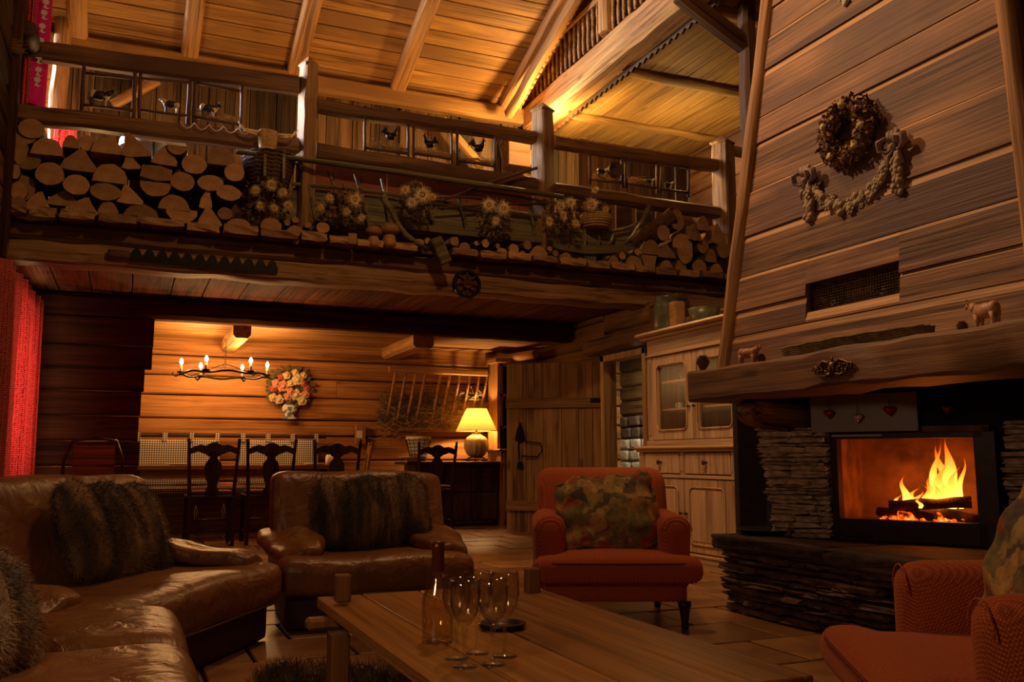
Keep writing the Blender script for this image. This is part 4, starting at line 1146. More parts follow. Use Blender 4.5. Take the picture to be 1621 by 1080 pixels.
# ---- firewood
LOGS = []
def L0(off, sc, items):
    for it in items:
        cx, cy, rx, ry, k = it
        LOGS.append((off[0]+cx/sc, off[1]+cy/sc, rx/sc, ry/sc, k))
L0((0, 170), 4, [(55,150,70,75,'r'),(200,135,80,70,'r'),(140,320,85,75,'r'),(85,405,30,50,'r'),(300,245,100,62,'h'),(315,420,88,80,'r'),(145,510,75,88,'r'),
 (450,215,50,45,'h'),(500,330,112,78,'w'),(548,225,45,55,'r'),(485,490,80,70,'r'),(680,238,95,60,'h'),(700,415,108,68,'h'),(862,240,98,84,'w'),(835,345,62,52,'w'),(668,535,95,60,'r'),
 (1045,300,84,70,'w'),(985,415,102,55,'q'),(1120,270,65,34,'i'),(1230,360,80,68,'r'),(1405,305,88,68,'h'),(985,520,98,52,'i'),(828,552,84,64,'w'),(1157,470,78,65,'r'),(1335,478,85,55,'r'),
 (1485,412,65,62,'r'),(1448,542,80,52,'r'),(1105,600,100,55,'h'),(1305,575,42,72,'w'),(235,625,112,100,'w'),(400,572,102,55,'w'),(510,625,108,62,'w'),(685,640,65,52,'h'),(893,668,118,66,'h'),
 (1150,690,98,50,'i'),(1330,695,82,72,'w'),(1425,672,48,42,'r'),(1510,740,90,42,'h'),(60,620,55,68,'r'),(20,520,55,60,'r'),(15,250,45,110,'r')])
nleft = len(LOGS)
L0((350, 220), 4, [(315,555,70,60,'r'),(420,528,22,24,'r'),(470,512,24,20,'r'),(550,545,24,20,'r'),(470,578,60,34,'h'),(530,603,38,28,'r'),(645,562,45,36,'r'),(612,612,33,30,'r'),(475,640,25,28,'r'),(1255,655,35,25,'r'),(1308,645,20,22,'r'),(1475,648,30,30,'r')])
L0((720, 220), 3.524, [(8,575,15,30,'r'),(55,606,32,32,'r'),(120,582,13,14,'r'),(172,582,22,26,'r'),(240,597,14,16,'r'),(112,640,26,22,'r'),(155,645,22,22,'r'),(202,648,22,20,'r'),(265,638,36,33,'r'),(330,615,32,32,'r'),(405,592,26,28,'r'),(378,652,25,30,'r'),(470,638,64,46,'h'),(530,612,16,14,'r'),(562,638,18,18,'r'),(555,678,22,20,'r'),(620,668,38,36,'r'),(702,685,26,26,'r'),(832,704,30,18,'h')])
nmid = len(LOGS)
L0((720, 220), 3.524, [(888,685,33,36,'r'),(935,652,24,22,'r'),(1000,685,58,38,'h'),(1020,630,18,20,'r'),(1098,602,62,46,'h'),(1085,688,50,42,'i'),(1165,525,43,48,'r'),(1185,625,60,40,'w'),(1270,568,70,46,'h'),(1240,450,46,66,'r'),(1345,520,42,50,'w'),(1385,470,44,44,'h'),(1385,600,42,42,'r'),(1285,655,56,50,'i'),(1180,712,48,42,'h'),(1262,712,46,45,'h'),(1365,715,48,45,'r'),(1460,735,50,46,'h'),(1480,530,50,60,'w'),(1430,650,42,40,'h'),(1500,620,45,50,'r')])
ORD = ['first','second','third','fourth','fifth','sixth','seventh','eighth','ninth','tenth','eleventh','twelfth','thirteenth','fourteenth','fifteenth','sixteenth','seventeenth']
KN = {'r': 'round', 'h': 'half-round', 'i': 'flat-topped split', 'w': 'wedge-shaped split', 'q': 'block-shaped split'}
def logpoly(k, rx, rz):
    if k == 'r':
        n = 14; ph = random.uniform(0, 6)
        return [(rx*math.cos(2*math.pi*i/n)*random.uniform(.94, 1.03), rz*math.sin(2*math.pi*i/n)*random.uniform(.94, 1.03)) for i in range(n)], [True]*n
    if k in ('h', 'i'):
        s = -1 if k == 'i' else 1; n = 9
        pts = [(rx*math.cos(math.pi*i/n)*random.uniform(.95, 1.03), s*(rz*1.9*math.sin(math.pi*i/n)*random.uniform(.95, 1.03)-rz*.95)) for i in range(n+1)]
        if s < 0: pts = pts[::-1]
        return pts, [True]*n+[False]
    if k == 'w':
        sh = random.uniform(-.5, .5)
        a = [(-rx, -rz*.9), (-rx*.3, -rz*1.0), (rx*.9, -rz*random.uniform(.75, 1)), (rx*.95, -rz*.55), (rx*(.45+sh*.4), rz*.25), (rx*sh, rz), (rx*(sh-.25), rz*.92), (-rx*.75, -rz*.1)]
        return a, [True, True, True, False, False, True, False, False]
    a = [(-rx*.9, -rz*.6), (rx*.1, -rz*.95), (rx*.95, -rz*.7), (rx, rz*.6), (rx*.2, rz*.95), (-rx*.8, rz*.8)]
    return a, [False]*3+[True]*3
def build_stack(items, sname, group):
    # rows from the heights
    pts = []
    for it in items:
        yy = 7.70 + random.uniform(-.03, .05)
        c = at(it[0], it[1], y=yy); dd = c.y*.92+c.x*.39
        pts.append([c, it[2]/FPX*dd, it[3]/FPX*dd, it[4]])
    order = sorted(range(len(pts)), key=lambda i: pts[i][0].z)
    rows = []; 
    for i in order:
        for r_ in rows:
            if abs(pts[r_[0]][0].z - pts[i][0].z) < .065: r_.append(i); break
        else: rows.append([i])
    names = {}
    for ri, r_ in enumerate(rows):
        r_.sort(key=lambda i: pts[i][0].x)
        rn = 'bottom' if ri == 0 else ('top' if ri == len(rows)-1 else ORD[ri]+' lowest')
        for j, i in enumerate(r_): names[i] = f"{KN[pts[i][3]]} firewood log, {ORD[min(j, 16)]} from left in {rn} row of the {sname}"
    for i, (c, rx, rz, k) in enumerate(pts):
        if c.x-rx < XL+.01: c.x = XL+.01+rx
        poly, bark = logpoly(k, rx, rz)
        n = len(poly); Ln = random.uniform(.30, .42)
        vs = [(x*random.uniform(.97, 1.03), 0, z) for x, z in poly] + [(x*1.0+0.0, Ln*.5, z) for x, z in poly] + [(x*.97, Ln, z*.97) for x, z in poly]
        mb = MB(); mb.add(vs, [tuple(range(n))], 1); 
        mb.f.append(tuple(reversed(range(2*n, 3*n)))); mb.m.append(1)
        for a in range(n):
            b = (a+1) % n
            for rr in (0, 1):
                mb.f.append((b+rr*n, a+rr*n, a+(rr+1)*n, b+(rr+1)*n)); mb.m.append(0 if bark[a] else 2)
        o = obj('firewood_log', mb, [M_BARK, M_END, M_END], loc=c, rot=(random.uniform(-.04, .04), 0, random.uniform(-.10, .10)))
        tag(o, names[i], 'log', group)
build_stack(LOGS[:nleft], 'big left stack', 'firewood stacked at the left of the balcony')
build_stack(LOGS[nleft:nmid], 'low middle row', 'small firewood in front of the sledge')
build_stack(LOGS[nmid:], 'right stack', 'firewood stacked at the right of the balcony')
bl = at(1040, 372, y=7.9)
beam_ = beam('firewood_log', None, at(1000, 385, y=7.95), at(1066, 340, y=7.72), .14, .16, M_BARK, jit=.01, round_=True); tag(beam_, 'long split log lying slantwise on top of the right stack', 'log')

# ---- the hay sledge standing behind the small logs
YS = 7.92
sl = thing('wooden_sledge', 'old grey-green wooden hay sledge with upturned runner on the balcony', 'sledge', (3.0, YS, 2.76))
so_ = Vector((3.0, YS, 2.76))
def spx(*pts, dy=0): return [at(p[0], p[1], y=YS+dy)-so_ for p in pts]
def bar(name, pts, r_, par, mat=M_SLED, flat=1.0, n=8, dy=0): 
    P_ = spx(*pts, dy=dy); return obj(name, MB().tube(P_, r_, n, flat=flat), mat, par, smooth=True, auto=40)
def board(name, top, bot, par, mat, th=.02, dy=0):
    """board whose upper and lower edges follow the two polylines"""
    A = spx(*top, dy=dy); B = spx(*bot, dy=dy); n = len(A); vs = []; fs = []
    for d in (0, th):
        vs += [a+Vector((0, d, 0)) for a in A] + [b+Vector((0, d, 0)) for b in B]
    for i in range(n-1):
        fs += [(i, n+i, n+i+1, i+1), (2*n+i, 2*n+i+1, 3*n+i+1, 3*n+i), (i, i+1, 2*n+i+1, 2*n+i), (n+i, 3*n+i, 3*n+i+1, n+i+1)]
    fs += [(0, 2*n, 3*n, n), (n-1, 2*n-1, 4*n-1, 3*n-1)]
    return obj(name, MB().add(vs, fs), mat, par)
YPOLE = -.10
tag(obj('long_pole', MB().tube([at(x, y, y=7.78) for x, y in ((374, 240), (500, 255), (640, 274), (760, 292), (892, 312))], [.022, .026, .028, .027, .024], 9), M_SLED, smooth=True), 'long straight pole lying above the sledge in front of the railing posts', 'pole')
bar('top_rail', [(462, 291), (540, 298), (608, 306), (700, 320), (800, 334), (905, 350)], .018, sl)
board('side_panel', [(466, 296), (610, 312), (760, 332), (905, 352)], [(440, 346), (620, 358), (780, 376), (905, 392)], sl, M_SLED, dy=.05)
board('runner_board', [(640, 352), (720, 360), (800, 369), (855, 373), (890, 383), (930, 389), (985, 388), (1010, 383)], [(640, 362), (720, 371), (800, 380), (855, 384), (890, 396), (930, 402), (985, 400), (1008, 393)], sl, M_SLED, th=.05, dy=-.03)
bar('runner_horn', [(983, 390), (1000, 376), (1012, 360), (1022, 340), (1028, 324)], [.018, .022, .028, .03, .028], sl)
bar('curved_rail', [(905, 345), (922, 353), (944, 363), (967, 367), (994, 361), (1011, 352)], [.012, .016, .018, .018, .016, .012], sl, dy=-.03)
board('side_panel', [(905, 352), (940, 366), (970, 370), (1000, 364)], [(905, 392), (940, 392), (970, 391), (990, 388)], sl, M_SLED, dy=.04)
for (a, b) in (((476, 262), (500, 350)), ((520, 270), (545, 356)), ((562, 276), (585, 360)), ((604, 283), (618, 362)), ((660, 300), (690, 362)), ((725, 312), (740, 370)), ((838, 330), (846, 372)), ((925, 362), (925, 392)), ((948, 370), (946, 392)), ((972, 372), (962, 390))):
    bar('rib', [a, ((a[0]+b[0])/2+2, (a[1]+b[1])/2), b], .017, sl, dy=-.005)
board('foot', [(930, 403), (944, 404)], [(929, 424), (943, 425)], sl, M_SLED, th=.08)
# tool with curved runner end and tilted block
bar_ = obj('curved_runner', MB().tube([at(x, y, y=7.66) for x, y in ((606, 314), (621, 336), (630, 356), (643, 373), (664, 388), (690, 398))], [.028, .030, .028, .03, .024, .016], 8), M_SLED, smooth=True); tag(bar_, 'curved wooden runner end hooking down beside the mushrooms', 'runner')
mb = MB().box((-.055, -.06, -.125), (.055, .06, .125), ch=.01)
tag(obj('wooden_block', mb, M_SLED, loc=at(696, 398, y=7.60), rot=(0, R(-26), 0)), 'tilted wooden block hanging over the deck edge by the small logs', 'block')
# red-brown bench boards behind the sledge
pb = thing('wainscot', 'red-brown boarded panel upstairs behind the sledge', 'panel', (0, 8.2, 2.76))
for k in range(9):
    a = at(487+k*42, 280+k*5.6, y=8.2); b = at(487+(k+1)*42-.6, 280+k*5.6, y=8.2)
    obj('board', MB().box((a.x, 0, .0), (b.x, .03, .90), ch=.004), M_TERRA, pb)
for k in range(9):
    a = at(880+k*32, 350+k*4, y=8.3); b = at(905+k*32, 350+k*4, y=8.3)
    obj('slat', MB().box((a.x, .1, .0), (b.x, .13, .80), ch=.004), M_DARK, pb)
for i, (a, b) in enumerate((((700, 318), (850, 266)), ((690, 312), (790, 318)), ((690, 330), (880, 322)), ((740, 300), (900, 328)))):
    o = obj('wooden_tool', MB().tube([at(*a, y=7.86), at((a[0]+b[0])/2, (a[1]+b[1])/2-3, y=7.85), at(*b, y=7.84)], [.010, .014, .016], 6), M_STICK, smooth=True)
    tag(o, ('thin stick rising to the right under the lower rail', 'short twig lying right of the middle thistle bunch', 'long thin tool handle lying level above the sledge side', 'slanting rake handle near the coiled basket')[i], 'stick')
# ---- dried thistle bunches
def thistle(parent, c, r_, tilt):
    mb = MB(); n = 30
    for ring, (rr, lift) in enumerate(((1.15, .05), (.95, .30), (.7, .6))):
        for k in range(n):
            a = 2*math.pi*k/n+ring*.1; l = r_*rr*random.uniform(.75, 1.2); w_ = r_*.05
            d = Vector((math.cos(a), -lift, math.sin(a))); t_ = Vector((-math.sin(a), 0, math.cos(a)))
            p0 = d*r_*.30; p1 = d*l
            mb.add([p0-t_*w_, p0+t_*w_, p1, p0*1.02+Vector((0, -.004, 0))], [(0, 2, 3), (3, 2, 1), (0, 1, 2)])
    f = obj('thistle_flower', mb, M_FLOWY, parent, loc=c, rot=tilt)
    obj('flower_centre', MB().sphere((0, -r_*.05, 0), (r_*.28, r_*.16, r_*.28), 9, 5), M_STRAW, f, smooth=True)
def bunch(cx, cy, rx, ry, fl_, lab, y=7.74):
    c = at(cx, cy, y=y); k_ = (c.y*.92+c.x*.39)/FPX; RX, RZ = rx*k_, ry*k_
    t = thing('thistle_bunch', lab, 'dried flowers', c, 0, 'dried thistle bunches along the balcony')
    for (nm, n, mat, l) in (('dried_leaves', 330, M_FLOWD, .05), ('green_leaves', 90, M_GREEND, .05), ('stems', 90, M_STRAW, .06)):
        mb = MB()
        for k in range(n):
            d = Vector(rng.normal(size=3)); d.normalize(); rr = random.random()**.45
            p = Vector((d.x*RX*rr, d.y*.09*rr, d.z*RZ*rr))
            dr = (d+Vector(rng.normal(size=3))*.6).normalized(); s_ = dr.cross(Vector(rng.normal(size=3))).normalized()
            L_ = l*random.uniform(.5, 1.2); w_ = L_*(.28 if nm != 'stems' else .05)
            mb.add([p, p+dr*L_*.5+s_*w_, p+dr*L_, p+dr*L_*.5-s_*w_], [(0, 1, 2, 3)])
        obj(nm, mb, mat, t, kind='stuff')
    for (fx, fy, fr) in fl_:
        q = at(fx, fy, y=y-.10)-c
        thistle(t, q, fr*k_, (random.uniform(-.3, .3), random.uniform(-3, 3), random.uniform(-.35, .35)))
bunch(423, 318, 40, 40, [(404, 302, 10), (430, 293, 12), (447, 305, 10), (456, 325, 9), (412, 326, 9), (434, 330, 9)], 'large dark bunch of dried thistles leftmost under the straw mask')
bunch(543, 328, 38, 34, [(561, 317, 15), (521, 314, 9), (507, 329, 8), (548, 335, 9), (572, 345, 8)], 'dried thistle bunch second from the left with one big flower at its right')
bunch(660, 318, 30, 30, [(668, 309, 16), (641, 301, 10), (652, 321, 11), (685, 312, 8)], 'dried thistle bunch above and right of the wooden mushrooms')
bunch(783, 348, 30, 36, [(774, 325, 13), (797, 331, 14), (785, 350, 9)], 'tall dried thistle bunch with two flowers side by side at its top')
bunch(888, 340, 30, 26, [(887, 327, 11), (891, 342, 11), (903, 321, 10), (869, 351, 10), (911, 354, 9)], 'pale dried thistle bunch left of the coiled basket')
bunch(940, 330, 18, 12, [(936, 325, 14), (942, 301, 7), (958, 332, 8)], 'small thistle bunch standing in the coiled straw basket', y=7.86)
# coiled basket
c = at(943, 362, y=7.90)
cb = thing('coiled_basket', 'coiled straw basket on the sledge near the right stack', 'basket', c)
mb = MB()
for k in range(6):
    r_ = .13 + .03*math.sin(k/5*math.pi*.8); z_ = .012+k*.024
    mb.tube([(r_*math.cos(a*math.pi/12), r_*math.sin(a*math.pi/12), z_) for a in range(25)], .013, 6, cap=False)
obj('coils', mb, M_STRAW, cb, smooth=True); obj('basket_base', MB().lathe([(0, 0), (.12, 0), (.12, .01), (0, .01)], 16), M_STRAW, cb)
# big wicker basket and horned straw mask
c = at(424, 300, y=7.95)
wk = thing('wicker_basket', 'tall dark wicker basket behind the leftmost thistle bunch', 'basket', c)
obj('basket_body', MB().lathe([(0, 0), (.17, 0), (.20, .14), (.23, .30), (.22, .305), (.19, .15), (.16, .01), (0, .01)], 22), M_WICK, wk, smooth=True)
mb = MB()
for k in range(9):
    z_ = .02+k*.034; r_ = .172+.062*k/8
    mb.tube([(r_*math.cos(a*math.pi/14), r_*math.sin(a*math.pi/14), z_+.005*(-1)**a) for a in range(29)], .009, 5, cap=False)
obj('woven_bands', mb, M_WICK, wk)
for dx in (-.06, .10):
    obj('strap', MB().box((dx-.012, -.24, .02), (dx+.012, -.225, .29)), M_SLED, wk, rot=(R(-6), 0, 0))
c = at(424, 222, y=7.86)
mk = thing('horned_mask', 'burlap animal head with thin curved horns over the lower rail', 'ornament', c)
mb = rbox(.17, .10, .20, .05, 6, fn=lambda v: Vector((v.x*(1+v.z*1.2), v.y, v.z)))
obj('head', mb, M_STRAW, mk, smooth=True)
for sg in (-1, 1):
    for (dx, zz_, l) in ((.06, .06, .20), (.10, .04, .13)):
        hm = MB().tube([(sg*dx, 0, zz_), (sg*(dx+l*.4), -.02, zz_-.0), (sg*(dx+l*.8), -.02, zz_+.01), (sg*(dx+l), -.02, zz_+.07)], [.014, .012, .008, .003], 6)
        obj('horn', hm, M_FLOWY, mk, smooth=True)
obj('hoop', MB().tube([(.10*math.cos(a*math.pi/8), -.05, -.15+.07*math.sin(a*math.pi/8)) for a in range(9)], .008, 5), M_BRASS, mk)
# scalloped wire garland along the lower rail
mb = MB()
for k in range(6):
    a = at(285+k*23, 192+k*2.6, y=7.9); b = at(285+(k+1)*23, 192+(k+1)*2.6, y=7.9)
    mb.tube([a.lerp(b, t)+Vector((0, 0, -.055*math.sin(math.pi*t))) for t in (0, .25, .5, .75, 1)], .004, 4)
tag(obj('scalloped_garland', mb, M_CREAM), 'thin scalloped string garland along the lower rail below the cows', 'garland')
# wooden mushrooms
M_MUSHC = wood('mushroom_cap_wood', (.28, .16, .07), (.14, .07, .03), rnd=.1); M_MUSHS = wood('mushroom_stem_wood', (.46, .26, .11), (.30, .15, .06), axis='Z', rnd=.1)
for (px, s_, lab) in ((591, 1.05, 'smaller left wooden mushroom on the deck edge'), (616, 1.2, 'larger right wooden mushroom on the deck edge')):
    t = thing('wooden_mushroom', lab, 'mushroom', at(px, 392, y=7.68)-Vector((0, 0, 0)), 0, 'wooden mushrooms')
    obj('stem', MB().lathe([(0, 0), (.048*s_, 0), (.058*s_, .03*s_), (.045*s_, .08*s_), (.035*s_, .12*s_), (0, .12*s_)], 14), M_MUSHS, t, smooth=True)
    obj('cap', MB().lathe([(0, .105*s_), (.06*s_, .105*s_), (.078*s_, .122*s_), (.07*s_, .155*s_), (.04*s_, .185*s_), (0, .19*s_)], 18), M_MUSHC, t, smooth=True)
obj_ = tag(obj('wood_chunk', rbox(.08, .08, .10, .01, 3), M_END, loc=at(557, 379, y=7.66)), 'small upright wood chunk under the second thistle bunch', 'wood')
# saw on the balcony beam
sw_ = thing('crosscut_saw', 'old two-handed crosscut saw blade mounted on the balcony beam', 'saw', at(205, 408, y=7.765), 0)
pe = at(440, 428, y=7.765)-sw_.location; nT = 12; mb = MB(); L_ = pe.x
top = []
for i in range(nT):
    x0 = L_*i/nT; w1 = L_/nT; dz = pe.z*i/nT
    top += [(x0, .02+dz), (x0+w1*.25, .07+dz), (x0+w1*.5, .085+dz), (x0+w1*.75, .07+dz), (x0+w1*.98, .02+dz)]
bot = [(L_*(1-i/12), -.028-.018*math.sin(math.pi*i/12)+pe.z*(1-i/12)) for i in range(13)]
# build as a strip so that the face stays planar and valid
for i in range(len(top)-1):
    (xa, za), (xb, zb) = top[i], top[i+1]
    za0 = -.03 + pe.z*xa/L_; zb0 = -.03+pe.z*xb/L_
    mb.prism([(xa, za0), (xb, zb0), (xb, zb), (xa, za)], -.002, .002)
obj('blade', mb, M_IRON, sw_); 
obj('handle', rbox(.17, .035, .07, .017, 5), M_DARK, sw_, loc=(-.08, -.01, .02), smooth=True)
wh = thing('wheel_hub', 'round black iron-bound wooden hub mounted on the balcony beam', 'ornament', at(739, 450, y=7.76))
RX = Matrix.Rotation(R(90), 4, 'X')
obj('hub_disc', MB().lathe([(0, .03), (.045, .03), (.05, .0), (.10, -.01), (.12, -.02), (0, -.02)], 24, M=RX), M_DARK, wh, smooth=True, auto=35)
obj('rim', MB().lathe([(.112, -.02), (.112, .02), (.135, .02), (.138, -.02)], 28, M=RX), M_IRON, wh, smooth=True, auto=35)
for k in range(8):
    a = 2*math.pi*k/8; obj('spoke', MB().tube([(.045*math.cos(a), -.012, .045*math.sin(a)), (.115*math.cos(a), -.016, .115*math.sin(a))], .008, 6), M_BRASS, wh, smooth=True)
# white lamp dome upstairs behind the logs
ld = thing('dome_lampshade', 'pale dome-shaped lampshade upstairs behind the left logs', 'lamp', at(243, 238, y=8.6)+Vector((0, 0, -.02)))
obj('shade', MB().lathe([(.30, 0), (.29, .08), (.24, .16), (.15, .22), (.04, .245), (0, .25)], 28), M_GREYP, ld, smooth=True)
obj('lamp_pole', MB().tube([(0, 0, .22), (0, 0, 2.76-ld.location.z)], .012, 8), M_IRON, ld); obj('foot', MB().lathe([(0, 0), (.14, 0), (.13, .02), (0, .025)], 20), M_IRON, ld, loc=(0, 0, 2.762-ld.location.z), smooth=True)
# bright box on the wall by the corner
bh = thing('wall_box', 'wooden wall box with slanted lid in the lamplit upper corner', 'box', at(823, 262, y=9.35))
obj('box_body', MB().box((-.14, 0, .0), (.14, .2, .34), ch=.006), M_BEAM, bh)
obj('box_lid', MB().box((-.18, -.03, .35), (.18, .22, .38), ch=.004), M_BEAM, bh, rot=(R(-8), 0, 0))
obj('hanging_hook', MB().tube([(-.24, -.02, .05), (-.27, -.02, .2), (-.23, -.02, .3)], .01, 6), M_IRON, bh)

# ---- curtains
def curt(name, path, z0, z1, mat, parent=None, amp=.03, n=60, waves=7, k=None, th=None, bot=1.0, loc=None):
    A, B = Vector(path[0]), Vector(path[1]); d = B-A; L_ = d.length; d.normalize(); nn = Vector((-d.y, d.x, 0))
    o0 = A.copy(); vs = []; fs = []; uv = []; m = 14
    for j in range(m+1):
        tz = j/m; z = z0+(z1-z0)*tz
        sp = bot+(1-bot)*tz
        for i in range(n+1):
            t = i/n
            ph = math.sin(2*math.pi*waves*t + .5*math.sin(3*tz))*amp*(.65+.35*(1-tz)) + math.sin(2*math.pi*waves*2.3*t+1)*amp*.25
            p = d*(L_*((t-.5)*sp+.5)) + nn*ph
            vs.append((p.x, p.y, z)); uv.append((t*L_*waves*.15+L_*t, z))
    for j in range(m):
        for i in range(n):
            a = j*(n+1)+i; fs.append((a, a+1, a+n+2, a+n+1))
    o = obj(name, MB().add(vs, fs), mat, parent, loc=(A.x, A.y, 0) if loc is None else loc, smooth=True)
    ul = o.data.uv_layers.new(name='UVMap')
    for p in o.data.polygons:
        for li in p.loop_indices: ul.data[li].uv = uv[o.data.loops[li].vertex_index]
    s_ = o.modifiers.new('solid', 'SOLIDIFY'); s_.thickness = .004
    return o
cu = curt('red_curtain', ((-.87, 7.0, 0), (-.795, 9.0, 0)), .25, 2.22, M_CURT, amp=.055, waves=8, n=130)
tag(cu, 'long red patterned curtain with daylight glowing through at the left edge', 'curtain')
pc = curt('pink_curtain', (tuple(at(50, 60, y=7.98)[:2])+(0,), tuple(at(79, 60, y=8.10)[:2])+(0,)), 3.70, 5.0, M_PINKC, amp=.008, waves=1.5, n=24)
tag(pc, 'pink curtain printed with white edelweiss flowers at the upper window', 'curtain')
for (fx, fy) in ((74, 3), (71, 20), (68, 41), (66, 64), (63, 90), (62, 110), (60, 126)):
    c = at(fx-1, fy, y=7.96)-Vector((pc.location.x, pc.location.y, 0)); r_ = .030
    fm = MB()
    for k in range(7):
        a = 2*math.pi*k/7; d = Vector((math.cos(a), 0, math.sin(a))); s_ = Vector((-math.sin(a), 0, math.cos(a)))
        fm.add([c, c+d*r_*.6+s_*r_*.28, c+d*r_, c+d*r_*.6-s_*r_*.28], [(0, 3, 2, 1)])
    fm.add([c+Vector((0, 0, -.02)), c+Vector((.012, 0, -.05)), c+Vector((.035, 0, -.045)), c+Vector((.012, 0, -.062)), c+Vector((-.02, 0, -.05))], [(0, 1, 2, 3), (0, 3, 4)])
    obj('flower_print', fm, M_CREAM, pc)
rb = curt('curtain_side', (tuple(at(36, 100, y=8.0)[:2])+(0,), tuple(at(49, 100, y=7.97)[:2])+(0,)), 3.6, 5.0, M_CURT, amp=.012, waves=2, n=20)
tag(rb, 'narrow dull red curtain edge left of the pink flowered one', 'curtain')
tb = curt('tied_curtain', (tuple(at(90, 200, y=9.0)[:2])+(0,), tuple(at(120, 200, y=9.2)[:2])+(0,)), 2.77, 4.05, M_CURT, amp=.03, waves=4, n=40, bot=1.15)
tag(tb, 'gathered dark red curtain right of the bright upper window', 'curtain')

# round log end and straw tuft in the dark upper left corner
p = at(44, 44, y=7.6); tag(obj('log_end', MB().lathe([(0, 0), (.05, 0), (.068, .012), (.07, .4), (0, .4)], 14, M=Matrix.Rotation(R(-90), 4, 'X')), M_DARK, loc=p, smooth=True), 'round dark log end sticking out above the left end of the top rail', 'log')
strawpile(at(18, 82, y=7.38), .12, 'straw_tuft', 'tuft of straw on the dark corner post at the far left', n=90, h=.10)
# ================================================================== DINING ROOM
# chandelier
cc = Vector((.92, 10.0, 1.70))
ch = thing('chandelier', 'black wrought-iron ring chandelier with six glowing candle bulbs', 'chandelier', cc)
rg = MB(); RC = .44
pts = [(RC*math.cos(a*math.pi/24), RC*math.sin(a*math.pi/24), .010*math.sin(a*math.pi/24*7)) for a in range(49)]
rg.tube(pts, .012, 6)
for a in range(6):
    an = math.pi*a/3
    rg.tube([(RC*math.cos(an), RC*math.sin(an), 0), ((RC+.05)*math.cos(an), (RC+.05)*math.sin(an), -.03), ((RC+.09)*math.cos(an), (RC+.09)*math.sin(an), -.01), ((RC+.07)*math.cos(an), (RC+.07)*math.sin(an), .02)], [.010, .009, .008, .006], 5)
obj('ring', rg, M_IRON, ch, smooth=True)
M_CANDLE = plain('candle_sleeve', (.75, .62, .42), .5, noise=.03)
M_BULB = emit('bulb_glow', (1, .72, .36), 60)
for a in range(6):
    an = math.pi*a/3
    x, y = RC*math.cos(an), RC*math.sin(an)
    cu_ = obj('candle_cup', MB().lathe([(0, 0), (.035, .0), (.042, .015), (.014, .018), (0, .018)], 12), M_IRON, ch, loc=(x, y, .005), smooth=True)
    obj('candle', MB().lathe([(0, 0), (.013, 0), (.013, .075), (0, .075)], 10), M_CANDLE, cu_, loc=(0, 0, .018), smooth=True)
    obj('bulb', MB().lathe([(0, .0), (.012, .005), (.019, .022), (.014, .042), (.004, .06), (0, .062)], 12), M_BULB, cu_, loc=(0, 0, .093), smooth=True)
    l = lamp('candle_light', 'POINT', (x*1.0, y*1.0, .175), 11, (1, .50, .17), .03); l.parent = ch
chn = MB()
for k in range(7):
    z_ = .10+k*.045
    chn.tube([(.012*math.cos(t*math.pi/4), (.012*math.sin(t*math.pi/4) if k % 2 else 0), z_+.02*math.sin(t*math.pi/4)) if k % 2 == 0 else (0, .012*math.cos(t*math.pi/4), z_+.02*math.sin(t*math.pi/4)) for t in range(9)], .003, 4, cap=False)
for a in range(3):
    an = 2*math.pi*a/3+.3; chn.tube([(RC*math.cos(an), RC*math.sin(an), 0), (0, 0, .12)], .004, 4)
obj('chain', chn, M_IRON, ch)
# gingham bench cushions hanging from a rail
for i, (pa, pb, lab) in enumerate(((212, 350, 'left gingham back cushion hanging by tabs behind the dining table'), (379, 505, 'right gingham back cushion hanging by tabs behind the dining table'))):
    a = at(pa, 690, y=10.86); b = at(pb, 690, y=10.86); w_ = b.x-a.x
    t = thing('bench_cushion', lab, 'cushion', (a.x, 10.86, 0), 0, 'gingham bench back cushions')
    mb = rbox(w_, .07, .52, .03, 10, fn=lambda v: v+Vector((0, .006*math.sin(v.x*14)+.006*math.sin(v.z*11), .008*math.sin(v.x*9))))
    obj('pad', mb, M_GING, t, loc=(w_/2, 0, .77), smooth=True)
    for k in range(4):
        x = .04+(w_-.08)*k/3
        obj('tab', MB().box((x-.025, -.042, 1.0), (x+.025, -.034, 1.11)).box((x-.025, -.034, 1.102), (x+.025, .034, 1.11)), M_GING, t)
rl = beam('cushion_rail', None, (-.1, 10.86, 1.075), (2.2, 10.86, 1.075), .045, .05, M_DARK, round_=True, jit=.002); tag(rl, 'dark round rail carrying the gingham cushion tabs', 'rail')
bn = thing('dining_bench', 'long wall bench behind the dining table', 'bench', (-.1, 10.68, 0))
obj('seat', MB().box((0, -.2, .40), (2.5, .3, .45), ch=.006), M_DTAB, bn)
obj('front', MB().box((0, -.18, 0), (2.5, -.15, .40)), M_DTAB, bn)
obj('seat_pad', rbox(2.3, .42, .06, .03, 8), M_GING, bn, loc=(1.2, .04, .475), smooth=True)
